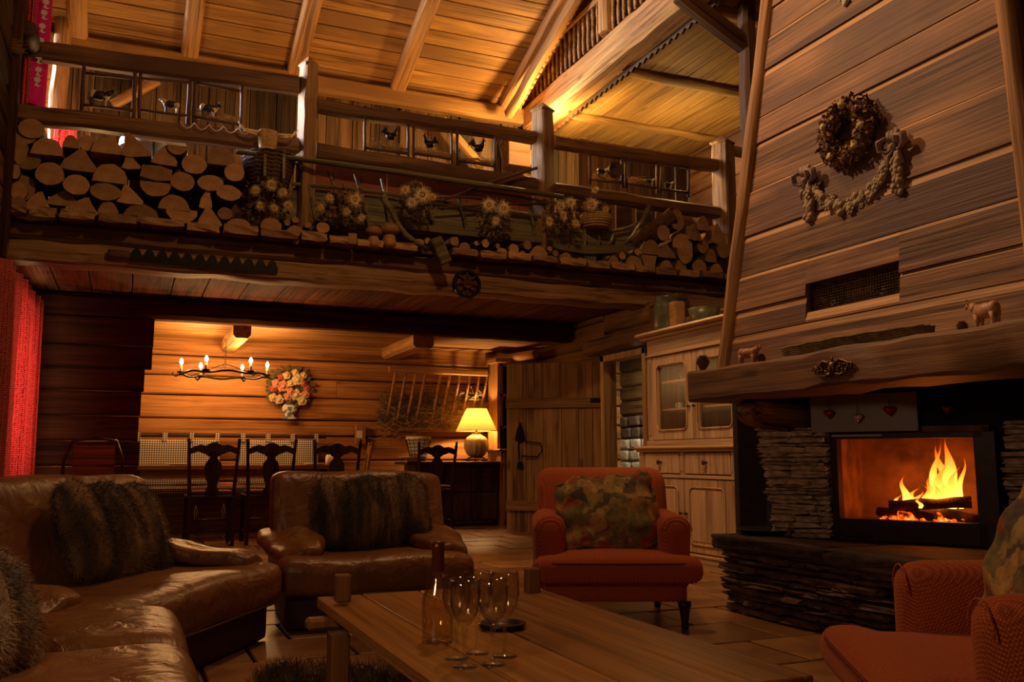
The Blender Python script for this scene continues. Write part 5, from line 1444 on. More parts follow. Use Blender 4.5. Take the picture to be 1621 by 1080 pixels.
# dining table
dt = thing('dining_table', 'long dark wooden dining table behind the tall-backed chairs', 'table', (1.05, 10.06, 0))
for k in range(4):
    obj('top_plank', MB().box((-1.2, -.40+k*.2, .70), (1.08, -.203+k*.2, .745), ch=.004), M_DTAB, dt)
obj('apron', MB().box((-1.05, -.32, .61), (.95, -.29, .70)), M_DTAB, dt)
for x in (-1.0, .9):
    for y in (-.3, .3):
        obj('leg', MB().lathe([(0, 0), (.035, 0), (.045, .06), (.028, .12), (.05, .25), (.055, .38), (.03, .47), (.04, .52), (.05, .70), (0, .70)], 12), M_CHAIR, dt, loc=(x, y, 0), smooth=True)
for i, (px, py) in enumerate(((282, 737), (498, 736))):
    c = at(px, 737, y=9.86); 
    mb = MB().lathe([(0, 0), (.075, 0), (.125, .012), (.12, .016), (.07, .006), (0, .006)], 20)
    tag(obj('plate', mb, M_WHITE, loc=(c.x, 9.86, .746), smooth=True), ('white plate on the dining table behind the leftmost dark chair', 'white plate on the dining table near its right end')[i], 'plate')
tag(obj('salt_cellar', MB().lathe([(0, 0), (.02, 0), (.024, .03), (.014, .05), (.010, .055), (0, .058)], 12), M_GLASS, loc=(at(467, 735, y=9.86).x, 9.86, .746), smooth=True), 'small clear glass cellar on the dining table', 'jar')
# dining chairs with vase-shaped splats
def dchair(x, y, rz, lab, mat=M_CHAIR, group='dark carved dining chairs', first=[None]):
    if first[0] is not None and mat is M_CHAIR:
        c = copy_tree(first[0]); c.location = (x, y, 0); c.rotation_euler = (0, 0, rz); c['label'] = lab; c['group'] = group; return c
    t = thing('dining_chair', lab, 'chair', (x, y, 0), rz, group)
    # local -Y is the back of the chair (towards the viewer), seat reaches +Y
    for sg in (-1, 1):
        mb = MB().tube([(sg*.20, -.02, 0), (sg*.195, 0, .2), (sg*.195, 0, .45), (sg*.21, -.03, .7), (sg*.225, -.07, .97)], [.020, .020, .021, .018, .016], 6)
        mb.sphere((sg*.227, -.072, .985), (.018, .018, .022), 6, 4)
        obj('back_post', mb, mat, t, smooth=True, auto=50)
        obj('leg', MB().lathe([(0, 0), (.018, 0), (.024, .05), (.016, .10), (.022, .2), (.016, .3), (.022, .36), (.022, .44), (0, .44)], 8), mat, t, loc=(sg*.20, .38, 0), smooth=True)
    obj('seat', MB().box((-.225, -.02, .44), (.225, .42, .475), ch=.01), mat, t)
    obj('seat_cushion', rbox(.40, .38, .04, .02, 5), M_REDW, t, loc=(0, .21, .495), smooth=True)
    # wavy crest rail
    n = 24; topz = []; botz = []
    for i in range(n+1):
        u = -1+2*i/n
        topz.append((.212*u, .935+.018*math.cos(u*math.pi*1.0)+.010*math.cos(u*math.pi*3)+.006*abs(math.sin(u*9))))
        botz.append((.212*u, .865+.012*math.cos(u*math.pi*3)))
    mb = MB()
    for i in range(n):
        mb.prism([botz[i], botz[i+1], topz[i+1], topz[i]], -.012, .012)
    o = obj('crest_rail', mb, mat, t, loc=(0, -.065, 0))
    prof = [(.045, .88), (.040, .865), (.062, .855), (.062, .84), (.035, .83), (.038, .81), (.07, .77), (.078, .73), (.076, .68), (.06, .62), (.042, .57), (.045, .54), (.06, .52), (.06, .49), (.05, .475)]
    mb = MB()
    for (w0, z0), (w1, z1) in zip(prof[:-1], prof[1:]):
        y0 = -.06+(.88-z0)*.12; y1 = -.06+(.88-z1)*.12
        mb.add([(-w0, y0-.008, z0), (w0, y0-.008, z0), (w1, y1-.008, z1), (-w1, y1-.008, z1), (-w0, y0+.008, z0), (w0, y0+.008, z0), (w1, y1+.008, z1), (-w1, y1+.008, z1)], [(3, 2, 1, 0), (4, 5, 6, 7), (1, 2, 6, 5), (0, 4, 7, 3)])
    obj('splat', mb, mat, t)
    st = MB()
    for (a, b) in (((-.2, -.01, .15), (.2, -.01, .15)), ((-.2, .38, .22), (.2, .38, .22)), ((-.2, 0, .12), (-.2, .38, .12)), ((.2, 0, .12), (.2, .38, .12))): st.tube([a, b], .011, 6)
    obj('stretcher', st, mat, t, smooth=True)
    if mat is M_CHAIR: first[0] = t
    return t
for (pl, pr_, y, rz, lab) in ((298, 378, 8.95, 0, 'leftmost dark carved chair at the dining table'), (389, 468, 8.97, 0, 'second dark carved chair, in the middle of the dining table'), (497, 568, 9.02, -.06, 'third dark carved chair, at the right end of the dining table'), (658, 721, 9.75, .05, 'dark carved chair standing alone before the lamp sideboard')):
    a = at(pl, 702, y=y); b = at(pr_, 702, y=y)
    dchair((a.x+b.x)/2, y, rz, lab)
a = at(580, 702, y=10.2); dchair(a.x, 10.3, R(80), 'paler carved chair turned sideways at the far end of the table', M_HONEY, None)
# cushion ties on the nearest chair
for k, (px, py) in enumerate(((318, 800), (360, 798))):
    p = at(px-8+k*2, py, y=8.93)
    mb = MB()
    for q in range(2): mb.tube([p, p+Vector((.012*(-1)**q, -.01, -.05)), p+Vector((.006*(-1)**q, -.01, -.11-.03*q))], [.005, .007, .003], 5, flat=.4)
    tag(obj('ribbon_tie', mb, M_WHITE), ('white ribbon tie on the left post of the leftmost dining chair', 'white ribbon tie on the right post of the leftmost dining chair')[k], 'ribbon')
# painted flower bouquet on the wall
c = at(458, 664, y=10.90)
bq = thing('wall_bouquet', 'painted cut-out bouquet of roses in a blue vase on the log wall', 'wall decoration', c)
M_VASEB = patchmat('blue_white_vase_paint', (.10, .13, .20), (.62, .58, .48), 22)
obj('vase', MB().lathe([(0, 0), (.085, 0), (.085, .02), (.05, .035), (.06, .06), (.085, .10), (.09, .14), (.07, .17), (.06, .18), (0, .18)], 20, M=Matrix.Scale(.35, 4, (0, 1, 0))), M_VASEB, bq, smooth=True)
cols = {'c': plain('cream_rose', (.62, .48, .26), .6, noise=.2, nsc=40), 'p': plain('pink_rose', (.60, .27, .17), .6, noise=.25, nsc=40), 'r': plain('dark_red_rose', (.42, .09, .06), .6, noise=.3, nsc=40), 'g': M_GREEND}
lf = MB()
for k in range(200):
    a = random.uniform(0, 2*math.pi); rr = random.random()**.4*1.08
    px_, pz_ = .235*rr*math.cos(a), .39+.21*rr*math.sin(a)
    d = Vector((math.cos(a+random.uniform(-.6, .6)), 0, math.sin(a+random.uniform(-.6, .6))))*.06; s_ = Vector((-d.z, 0, d.x))*.35
    p = Vector((px_, random.uniform(.0, .02), pz_)); lf.add([p, p+d*.5+s_, p+d, p+d*.5-s_], [(0, 1, 2, 3)])
obj('leaves', lf, M_GREEND, bq)
for (x, z_, r_, k) in ((-.20, .25, .055, 'c'), (-.13, .23, .06, 'c'), (.07, .29, .075, 'c'), (.14, .22, .06, 'c'), (-.09, .39, .075, 'p'), (-.17, .42, .055, 'p'), (-.20, .36, .045, 'r'), (.18, .30, .05, 'p'), (.19, .38, .045, 'r'), (.08, .47, .07, 'c'), (.0, .33, .05, 'p'), (-.05, .52, .05, 'c'), (.05, .56, .045, 'c'), (.15, .53, .045, 'c'), (-.12, .50, .04, 'r'), (.15, .43, .04, 'r'), (0, .21, .045, 'g'), (.0, .43, .045, 'c'), (-.03, .27, .05, 'p')):
    rm = MB()
    rm.sphere((0, 0, 0), (r_*.45, r_*.35, r_*.45), 8, 5)
    for q in range(9):
        a = 2*math.pi*q/9+(q % 2)*.2; rr = r_*(.55 if q % 2 else .68)
        rm.sphere((rr*math.cos(a), .012, rr*math.sin(a)), (r_*.38, r_*.2, r_*.38), 7, 4)
    obj('rose', rm, cols[k], bq, loc=(x, -.02-random.random()*.015, z_), smooth=True)
# switch box on the wall
sb_ = thing('thermostat_box', 'small dark wall box with a white panel at the end of the cushions', 'box', at(571, 690, y=10.93))
obj('box_body', MB().box((-.07, -.05, -.10), (.05, .03, .13), ch=.005), M_HONEY, sb_); obj('white_panel', MB().box((-.06, -.056, -.03), (.01, -.05, .06)), M_WHITE, sb_)
# hay rack
A = at(606, 680, y=10.86); B = at(758, 680, y=10.86)
hr = thing('hay_rack', 'wooden ladder hay rack filled with hay on the log wall', 'rack', (A.x, 10.86, A.z))
W = B.x-A.x; HH = .72
top0 = Vector((.02, -.22, HH-.02)); 
beam('rack_rail', hr, (-.04, 0, 0), (W+.05, 0, 0), .05, .06, M_RAFTER, jit=.002)
beam('rack_rail', hr, (.0, -.24, HH), (W+.02, -.24, HH), .06, .07, M_RAFTER, jit=.002)
for k, u in enumerate((.03, .135, .235, .33, .49, .585, .69, .80, .90, .985)):
    obj('rung', MB().tube([(u*W-.02, 0, 0), (u*W+.02, -.12, HH/2), (u*W+.05, -.24, HH)], .016, 7), M_POLE, hr, smooth=True)
hm = MB()
for k in range(2600):
    x = random.uniform(-.05, W+.02); z_ = abs(random.gauss(.0, .22)); 
    if z_ > .46: z_ = random.uniform(0, .4)
    y = -random.uniform(0, .03+z_*.28)
    a = random.uniform(0, math.pi*2); l = random.uniform(.06, .16)
    d = Vector((math.cos(a)*l, random.uniform(-.02, .02), math.sin(a)*l*.8)); s_ = Vector((-d.z, 0, d.x)).normalized()*.006
    p = Vector((x, y, z_+.02)); hm.add([p-d/2-s_, p-d/2+s_, p+d/2+s_*.4, p+d/2-s_*.4], [(0, 1, 2, 3)])
obj('hay', hm, M_HAY, hr, kind='stuff')
hm = MB()
for k in range(260):
    x = random.uniform(W*.45, W+.1) if k % 3 else random.uniform(-.12, W*.5); z_ = random.uniform(.05, .5) if k % 3 else random.uniform(-.25, .3)
    a = random.gauss(0, .6); l = random.uniform(.08, .24)
    d = Vector((math.cos(a)*l, -.02, math.sin(a)*l)); s_ = Vector((-d.z, 0, d.x)).normalized()*.0045
    p = Vector((x, -random.uniform(.02, .16), z_)); hm.add([p-d/2-s_, p-d/2+s_, p+d/2+s_*.4, p+d/2-s_*.4], [(0, 1, 2, 3)])
obj('loose_straw', hm, M_STRAW, hr, kind='stuff')
# sideboard under the lamp
sd = thing('sideboard', 'dark wooden sideboard with doors under the table lamp', 'sideboard', (3.15, 10.28, 0))
WS = 4.20-3.15
obj('body', MB().box((0, .02, .04), (WS, .5, .74)), M_SIDEB, sd); obj('top', MB().box((-.12, -.02, .74), (WS+.02, .52, .775), ch=.006), M_SIDEB, sd)
for k in range(3):
    x = .02+k*(WS-.03)/3
    for z0, z1 in ((.08, .40), (.42, .71)):
        d_ = obj('door', MB().box((x, 0, z0), (x+(WS-.03)/3-.015, .02, z1), ch=.004), M_SIDEB, sd)
        obj('knob', MB().sphere((x+.16, -.012, (z0+z1)/2+.05), .011, 8, 5), M_BRASS, d_, smooth=True)
# lamp
lp = thing('table_lamp', 'glowing table lamp with yellow shade and ribbed cream ceramic base', 'lamp', (at(754, 728, y=10.5).x, 10.5, .777))
M_CERAM = plain('cream_ceramic', (.62, .50, .28), .3, noise=.06, coat=.5)
ft = MB()
for k in range(6):
    a = math.pi*k/3; x, y = math.cos(a), math.sin(a)
    ft.tube([(x*.09, y*.09, .045), (x*.13, y*.13, .03), (x*.135, y*.135, .008), (x*.10, y*.10, .004), (x*.095, y*.095, .02)], .006, 5)
ft.lathe([(.06, .04), (.10, .04), (.10, .052), (.06, .052)], 20)
obj('foot', ft, M_BRASS, lp, smooth=True)
obj('base', MB().lathe([(0, .05), (.07, .05), (.12, .09), (.150, .15), (.158, .20), (.150, .25), (.115, .30), (.06, .33), (.05, .345), (.06, .355), (0, .36)], 64, ripple=lambda k, z: 1-.07*abs(math.cos(k*math.pi*14/64))**6 if .06 < z < .33 else 1), M_CERAM, lp, smooth=True)
obj('neck', MB().lathe([(0, .35), (.015, .35), (.015, .42), (.028, .425), (.028, .45), (0, .45)], 12), M_BRASS, lp, smooth=True)
def shademat():
    m, nt, b = newmat('lampshade_cloth'); L = nt.links
    tc = N(nt, 'ShaderNodeTexCoord')
    n = N(nt, 'ShaderNodeTexNoise', Scale=120.0); L.new(tc.outputs['Object'], n.inputs['Vector'])
    c = ramp(nt, n.outputs[0], [(.3, (.80, .50, .12)), (.7, (.86, .56, .16))])
    L.new(c, b.inputs['Base Color']); b.inputs['Roughness'].default_value = .9
    t = N(nt, 'ShaderNodeBsdfTranslucent'); L.new(c, t.inputs[0])
    mx = N(nt, 'ShaderNodeMixShader'); mx.inputs[0].default_value = .17
    L.new(b.outputs[0], mx.inputs[1]); L.new(t.outputs[0], mx.inputs[2])
    L.new(mx.outputs[0], nt.nodes['Material Output'].inputs[0])
    return m
obj('shade', MB().lathe([(.255, .375), (.125, .655)], 48), shademat(), lp, smooth=True)
obj('shade_rim', MB().lathe([(.256, .373), (.258, .373), (.258, .381), (.256, .381)], 48).lathe([(.125, .650), (.127, .650), (.127, .657), (.125, .657)], 48), M_STRAW, lp, smooth=True)
ll = lamp('table_lamp_light', 'POINT', (0, 0, .50), 38, (1, .56, .21), .035); ll.parent = lp
obj('bulb', MB().sphere((0, 0, .50), .03, 12, 8), M_BULB, lp, smooth=True) if False else None
# wire basket with cloth and shallow bowl
wb_ = thing('cloth_lined_basket', 'white cloth-lined wire basket behind the lone dining chair', 'basket', (at(662, 715, y=10.45).x, 10.45, .80))
M_LINEN = plain('white_linen', (.80, .74, .64), .9, noise=.15, nsc=20)
obj('cloth_lining', MB().lathe([(0, .06), (.10, .06), (.14, .26), (.15, .275), (.155, .24), (.15, .235)], 24, ripple=lambda k, z: 1+.03*math.sin(k*2.1)), M_LINEN, wb_, smooth=True)
wm = MB()
for k in range(14):
    a = 2*math.pi*k/14; wm.tube([(.105*math.cos(a), .105*math.sin(a), .05), (.155*math.cos(a), .155*math.sin(a), .25)], .0035, 4)
for k in range(5):
    r_ = .108+.0105*k; wm.tube([(r_*math.cos(a*math.pi/10), r_*math.sin(a*math.pi/10), .06+.043*k) for a in range(21)], .0035, 4, cap=False)
obj('wire_frame', wm, M_IRON, wb_)
obj('plinth', MB().lathe([(0, -.02), (.09, -.02), (.11, .05), (0, .05)], 16), M_WICK, wb_, smooth=True)
tag(obj('shallow_bowl', MB().lathe([(0, 0), (.06, 0), (.16, .045), (.17, .055), (.15, .05), (.05, .01), (0, .01)], 28), M_WHITE, loc=(at(652, 732, y=10.3).x, 10.25, .778), smooth=True), 'wide shallow white bowl at the left end of the sideboard', 'bowl')
tag(obj('paper_roll', MB().lathe([(0, 0), (.05, 0), (.055, .01), (.055, .1), (.05, .11), (0, .11)], 20, M=Matrix.Rotation(R(90), 4, 'Y')), M_LINEN, loc=(2.02, 9.95, .80), smooth=True), 'pale rolled cloth lying on the right end of the dining table', 'cloth')
# honey wood corner cabinet beside the old door
hc = thing('glazed_cabinet', 'slim honey-coloured glazed cabinet half hidden by the old door', 'cabinet', (4.22, 10.25, 0))
obj('lower_body', MB().box((0, .0, 0), (.56, .45, .90), ch=.005), M_HONEY, hc); obj('worktop', MB().box((-.04, -.04, .90), (.60, .45, .93), ch=.01), M_HONEY, hc)
obj('upper_side', MB().box((0, .12, .93), (.04, .45, 2.0)), M_HONEY, hc); obj('upper_side', MB().box((.52, .12, .93), (.56, .45, 2.0)), M_HONEY, hc)
obj('upper_back', MB().box((0, .43, .93), (.56, .45, 2.0)), M_SIDEB, hc); obj('cornice', MB().box((-.05, .06, 2.0), (.6, .45, 2.06), ch=.01), M_HONEY, hc)
for z_ in (1.2, 1.55): obj('shelf', MB().box((.04, .14, z_), (.52, .43, z_+.02)), M_HONEY, hc)
g = MB()
for x in (.03, .26, .50): g.box((x, .11, 1.18), (x+.035, .13, 2.0))
for z_ in (1.18, 1.58, 1.96): g.box((.03, .11, z_), (.53, .13, z_+.035))
gd = obj('glazed_door', g, M_HONEY, hc); obj('pane', MB().box((.04, .118, 1.19), (.52, .121, 1.99)), M_PANE, gd)
d_ = obj('drawer', MB().box((.03, -.02, .74), (.53, .0, .88), ch=.004), M_HONEY, hc); obj('knob', MB().sphere((.14, -.035, .81), .014, 8, 5), M_BRASS, d_, smooth=True)
obj('door', MB().box((.03, -.02, .06), (.53, .0, .71), ch=.004), M_HONEY, hc)
for k, (z_, hgt) in enumerate(((1.225, .14), (1.225, .10), (1.575, .12))):
    tag(obj('drinking_glass', MB().lathe([(0, 0), (.025, 0), (.035, hgt), (.033, hgt), (.023, .006), (0, .006)], 14), M_GLASS, loc=(4.22+.10+(.09 if k == 1 else 0), 10.48, z_), smooth=True), ('tall glass in the slim glazed cabinet, lower shelf', 'short glass in the slim glazed cabinet, lower shelf', 'glass on the upper shelf of the slim glazed cabinet')[k], 'glass')
# old plank door standing open
dd = thing('old_door', 'old weathered plank door with iron latch standing open', 'door', (3.92, 9.35, 0), math.atan2(8.67-9.35, 4.81-3.92))
dd['kind'] = 'thing'
DW, DH = 1.12, 1.88
ws = [0, .14, .255, .375, .50, .62, .74, .86, .98, 1.12]; ws = [0, .275, .285, .405, .53, .655, .66, 1.12]
ws = [0, .23, .42, .63, .82, .98, 1.12]
for i in range(len(ws)-1):
    obj('door_plank', MB().box((ws[i]+.002, -.015+random.uniform(-.003, .003), 0.01), (ws[i+1]-.002, .015, DH), ch=.004), wood('old_door_upright', (.42, .26, .14), (.17, .09, .045), axis='Z', rnd=.22, knots=.8) if i == 0 else bpy.data.materials['old_door_upright'], dd)
for z_ in (.24, 1.37): obj('ledge_board', MB().box((0, -.045, z_), (DW, -.015, z_+.11), ch=.005), M_DOOR, dd)
la = MB(); la.tube([(.16, -.05, .70+.10), (.155, -.07, .95), (.16, -.05, 1.13)], [.010, .012, .010], 7)
la.prism([(.10, 1.02), (.16, .98), (.22, 1.02), (.20, 1.12), (.16, 1.22), (.12, 1.12)], -.03, -.018); la.prism([(.12, .70), (.20, .70), (.18, .78), (.14, .78)], -.03, -.018)
la.tube([(.18, -.04, .84), (.36, -.05, .83), (.42, -.05, .90), (.40, -.05, .98), (.22, -.04, 1.0)], .008, 6)
obj('latch', la, M_IRON, dd, smooth=True, auto=50)
for z_ in (.30, 1.42): obj('hinge', MB().box((DW-.16, -.052, z_), (DW+.02, -.045, z_+.05)), M_IRON, dd)
# chair back dimly seen before the dark partition
sc = thing('wooden_armchair', 'dim bentwood chair back before the dark partition', 'chair', (at(150, 700, y=8.9).x, 8.9, 0))
obj('bow', MB().tube([(-.25, 0, .45), (-.24, 0, .8), (-.18, 0, .97), (0, 0, 1.0), (.18, 0, .97), (.24, 0, .8), (.25, 0, .45)], .014, 7), M_CHAIR, sc, smooth=True)
obj('seat', MB().box((-.24, -.2, .42), (.24, .22, .46), ch=.01), M_CHAIR, sc); obj('backrest', MB().box((-.17, -.01, .5), (.17, .01, .93)), M_RED, sc)
for x in (-.2, .2):
    for y in (-.17, .18): obj('leg', MB().tube([(x, y, 0), (x*.9, y*.9, .43)], .016, 6), M_CHAIR, sc, smooth=True)

# ================================================================== DRESSER
dw = 1.34
ds = thing('dresser', 'large waxed pine dresser with glazed upper doors and cupboards', 'dresser', (3.93, 6.52, 0), R(-90))
def D(name, a, b, mat=M_PINE, ch=.004, par=ds, **k): return obj(name, MB().box(a, b, ch=ch), mat, par, **k)
D('base_body', (.0, .03, .0), (dw, .52, .88)); D('plinth', (-.01, -.005, 0), (dw+.01, .05, .09), M_PINEX)
D('plinth_moulding', (-.015, -.015, .09), (dw+.015, .03, .11), M_PINEX)
D('counter', (-.03, -.04, .885), (dw+.03, .53, .915), M_PINEX, ch=.012); D('counter_moulding', (-.02, -.02, .865), (dw+.02, .03, .885), M_PINEX)
D('drawer_rail', (-.005, -.008, .665), (dw+.005, .04, .69), M_PINEX)
def pilaster(x0, x1, z0, z1, n=3):
    p = D('pilaster', (x0, 0, z0), (x1, .04, z1)); w_ = (x1-x0)/(2*n+1)
    f = MB()
    for k in range(n): f.box((x0+w_*(2*k+1), -.008, z0+.03), (x0+w_*(2*k+2), .002, z1-.03), ch=.003)
    obj('fluting', f, M_PINE, p)
pilaster(0, .07, .11, .665); pilaster(dw-.10, dw, .11, .665); pilaster(0, .07, .69, .865); pilaster(dw-.10, dw, .69, .865); pilaster(.60, .66, .69, .865, 2)
M_KNOB = plain('dark_turned_knob', (.05, .02, .012), .3, noise=.2, coat=.5)
def knob(par, x, y, z_, r_=.02):
    o = obj('knob', MB().lathe([(0, 0), (r_*.5, 0), (r_*.4, r_*.7), (r_, r_*1.2), (r_*.9, r_*1.8), (0, r_*2.1)], 14, M=Matrix.Translation((x, y, z_)) @ Matrix.Rotation(R(90), 4, 'X')), M_KNOB, par, smooth=True)
for (a, b) in ((.08, .59), (.67, dw-.11)):
    d_ = D('drawer', (a, .0, .70), (b, .03, .855)); knob(d_, (a+b)/2, 0, .785)
def arched(x0, x1, z0, z1, par, y=-.006, r_=.05, top=True, th=.012, bott=True):
    """thin moulded outline with rounded shoulders around a door panel"""
    pts = [(x0, z0+r_), (x0, z1-r_)]
    for k in range(1, 5): a = math.pi/2*k/4; pts.append((x0+r_-r_*math.cos(a), z1-r_+r_*math.sin(a)))
    pts.append((x1-r_, z1))
    for k in range(1, 5): a = math.pi/2*k/4; pts.append((x1-r_+r_*math.sin(a), z1-r_+r_*math.cos(a)))
    pts.append((x1, z0+r_))
    for k in range(1, 5): a = math.pi/2*k/4; pts.append((x1-r_+r_*math.cos(a), z0+r_-r_*math.sin(a)))
    pts.append((x0+r_, z0))
    for k in range(1, 5): a = math.pi/2*k/4; pts.append((x0+r_-r_*math.sin(a), z0+r_-r_*math.cos(a)))
    obj('moulding', MB().tube([(p[0], y, p[1]) for p in pts+[pts[0]]], th*.5, 5, cap=False), M_PINE, par, smooth=True)
for (a, b) in ((.075, .645), (.655, dw-.105)):
    d_ = D('door', (a, .0, .12), (b, .03, .66)); 
    obj('panel', MB().box((a+.09, -.004, .20), (b-.09, .006, .58), ch=.004), M_PINE, d_)
    arched(a+.07, b-.07, .18, .60, d_)
    knob(d_, b-.03 if a < .3 else a+.03, 0, .40, .014)
# upper case
U0 = .935
D('upper_side', (.02, .10, U0), (.05, .52, 1.80)); D('upper_side', (dw-.05, .10, U0), (dw-.02, .52, 1.80)); D('upper_back', (.02, .50, U0), (dw-.02, .52, 1.80), M_HONEY)
D('upper_base', (.01, .07, .915), (dw-.01, .52, .96), M_PINEX)
for z_ in (1.20, 1.43): D('shelf', (.05, .14, z_), (dw-.05, .50, z_+.02), M_PINEX)
D('frieze', (.02, .08, 1.67), (dw-.02, .12, 1.80), M_PINEX); D('frieze_moulding', (.0, .06, 1.655), (dw, .12, 1.67), M_PINEX); D('upper_top', (.02, .10, 1.79), (dw-.02, .52, 1.81), M_PINEX)
D('crown', (-.03, .035, 1.80), (dw+.03, .52, 1.825), M_PINEX, ch=.01); D('crown', (-.06, .0, 1.825), (dw+.06, .52, 1.86), M_PINEX, ch=.014)
for (x0, x1) in ((.02, .09), (dw-.09, dw-.02)):
    p = D('pilaster', (x0, .08, .96), (x1, .12, 1.655)); f = MB()
    for k in range(3): f.box((x0+.01+k*.02, .072, 1.0), (x0+.02+k*.02, .082, 1.62), ch=.003)
    obj('fluting', f, M_PINE, p)
for (a, b) in ((.10, .665), (.675, dw-.10)):
    f = MB(); y0, y1 = .08, .11
    f.box((a, y0, .965), (a+.08, y1, 1.65), ch=.003); f.box((b-.08, y0, .965), (b, y1, 1.65), ch=.003)
    f.box((a+.08, y0, .965), (b-.08, y1, 1.05), ch=.003); f.box((a+.08, y0, 1.56), (b-.08, y1, 1.65), ch=.003)
    d_ = obj('glazed_door', f, M_PINE, ds)
    obj('pane', MB().box((a+.075, .094, 1.04), (b-.075, .097, 1.57)), M_PANE, d_)
    arched(a+.065, b-.065, 1.04, 1.575, d_, y=.074)
    knob(d_, b-.03 if a < .3 else a+.03, .08, 1.22, .012)
M_MUG = plain('pinkish_china', (.55, .36, .28), .3, noise=.05, coat=.4)
def crock(u, v, z_, r_, h, lab, kind='mug', mat=M_MUG, cat='mug'):
    p = Vector((3.93+v, 6.52-u, z_))
    prof = [(0, 0), (r_*.8, 0), (r_, h*.2), (r_, h), (r_*.9, h), (r_*.88, h*.15), (0, h*.12)] if kind == 'mug' else [(0, 0), (r_*.5, 0), (r_, h), (r_*.95, h), (r_*.45, .008), (0, .008)]
    mb = MB().lathe(prof, 18)
    if kind == 'mug': mb.tube([(r_*math.cos(R(200)), r_*math.sin(R(200)), h*.8), (-r_*1.55, -r_*.4, h*.7), (-r_*1.5, -r_*.4, h*.35), (r_*math.cos(R(200)), r_*math.sin(R(200)), h*.25)], .006, 5)
    tag(obj(kind if kind != 'mug' else 'mug', mb, mat, loc=p, smooth=True), lab, cat, 'crockery in the pine dresser')
crock(.20, .30, 1.45, .045, .10, 'mug at the left on the top shelf of the dresser'); crock(.32, .26, 1.45, .045, .12, 'mug in the middle of the dresser top shelf, left door'); crock(.44, .30, 1.45, .05, .09, 'mug at the right on the dresser top shelf, left door')
crock(.20, .28, 1.22, .03, .055, 'tiny pale cup on the middle shelf of the dresser', mat=M_WHITE, cat='cup'); crock(.46, .34, 1.22, .085, .05, 'bowl on the middle shelf of the dresser, left door', 'bowl', M_MUG, 'bowl')
crock(.50, .28, .962, .09, .03, 'plate lying on the dresser floor behind the left door', 'plate', M_WHITE, 'plate'); crock(.34, .25, .962, .10, .025, 'wide plate behind the left dresser door', 'plate', M_WHITE, 'plate')
crock(.90, .28, 1.22, .09, .07, 'wide bowl on the shelf behind the right dresser door', 'bowl', M_WHITE, 'bowl'); crock(1.03, .32, 1.22, .05, .12, 'jug-like mug behind the right dresser door', mat=M_WHITE)
for k in range(4): crock(.86, .30, 1.45+k*.018, .10-.004*k, .016, ('lowest plate of the flat stack behind the right dresser door', 'second lowest plate of the stack behind the right dresser door', 'second highest plate of the stack behind the right dresser door', 'topmost plate of the flat stack behind the right dresser door')[k], 'plate', M_STRAW, 'plate')
# things on top of the dresser
p = at(1022, 527, x=4.15); 
M_GREENV = plain('grey_green_glaze', (.10, .11, .06), .35, noise=.4, nsc=15, coat=.4)
tag(obj('stone_jar', MB().lathe([(0, 0), (.11, 0), (.13, .06), (.12, .24), (.10, .30), (.11, .32), (0, .32)], 20), M_GREENV, loc=(4.18, 6.42, 1.862), smooth=True), 'grey-green glazed jar at the left end of the dresser top', 'jar')
p = at(1066, 510, x=4.15); tag(obj('carved_block', rbox(.12, .12, .26, .02, 5), M_END, loc=(4.18, p.y, 1.99), smooth=True), 'light wooden block on top of the dresser in the middle', 'block')
p = at(1110, 505, x=4.15); tag(obj('leafy_pot', MB().lathe([(0, 0), (.09, 0), (.13, .14), (.12, .14), (.08, .02), (0, .02)], 18), M_GREENV, loc=(4.18, p.y, 1.862), smooth=True), 'dark pot nearer the hood on top of the dresser', 'pot')

# ================================================================== THINGS ON THE HOOD AND MANTEL
# wreath
wc = at(1357, 213, p0=(HX0, 0, 1.3), n=(1, 0, -HK)) + Vector((-.06, 0, 0))
wr_ = thing('dried_wreath', 'round wreath of dried leaves and cones on the hood boards', 'wreath', wc, R(-90))
ring_ = MB().tube([(.125*math.cos(a*math.pi/12), 0, .125*math.sin(a*math.pi/12)) for a in range(25)], .038, 8, cap=False)
obj('wreath_ring', ring_, M_FLOWD, wr_, smooth=True)
M_WR2 = plain('golden_dried_petals', (.40, .22, .075), .7, noise=.4, nsc=50); M_WR3 = plain('deep_brown_leaves', (.09, .045, .018), .8, noise=.4, nsc=40)
for nm, n, mat in (('golden_petals', 330, M_WR2), ('brown_leaves', 800, M_WR3)):
    mb = MB()
    for k in range(n):
        a = random.uniform(0, 2*math.pi); b = random.uniform(-math.pi, .0) if nm[0] == 'g' else random.uniform(-math.pi, math.pi)
        rr = .052*random.uniform(.8, 1.25)
        c = Vector((math.cos(a)*(.125+rr*math.cos(b)), rr*math.sin(b), math.sin(a)*(.125+rr*math.cos(b))))
        d = Vector(rng.normal(size=3)).normalized()*random.uniform(.012, .028); s_ = d.cross(Vector(rng.normal(size=3))).normalized()*random.uniform(.005, .011)
        mb.add([c-d*.4, c+s_, c+d, c-s_], [(0, 1, 2, 3)])
    obj(nm, mb, mat, wr_, kind='stuff')
for k in range(9):
    a = 2*math.pi*k/9+random.uniform(-.2, .2)
    obj('small_cone', MB().sphere((.13*math.cos(a), -.05, .13*math.sin(a)), (.020, .016, .020), 8, 6, jit=.15), M_MUSHC if k % 2 else M_FLOWY, wr_)
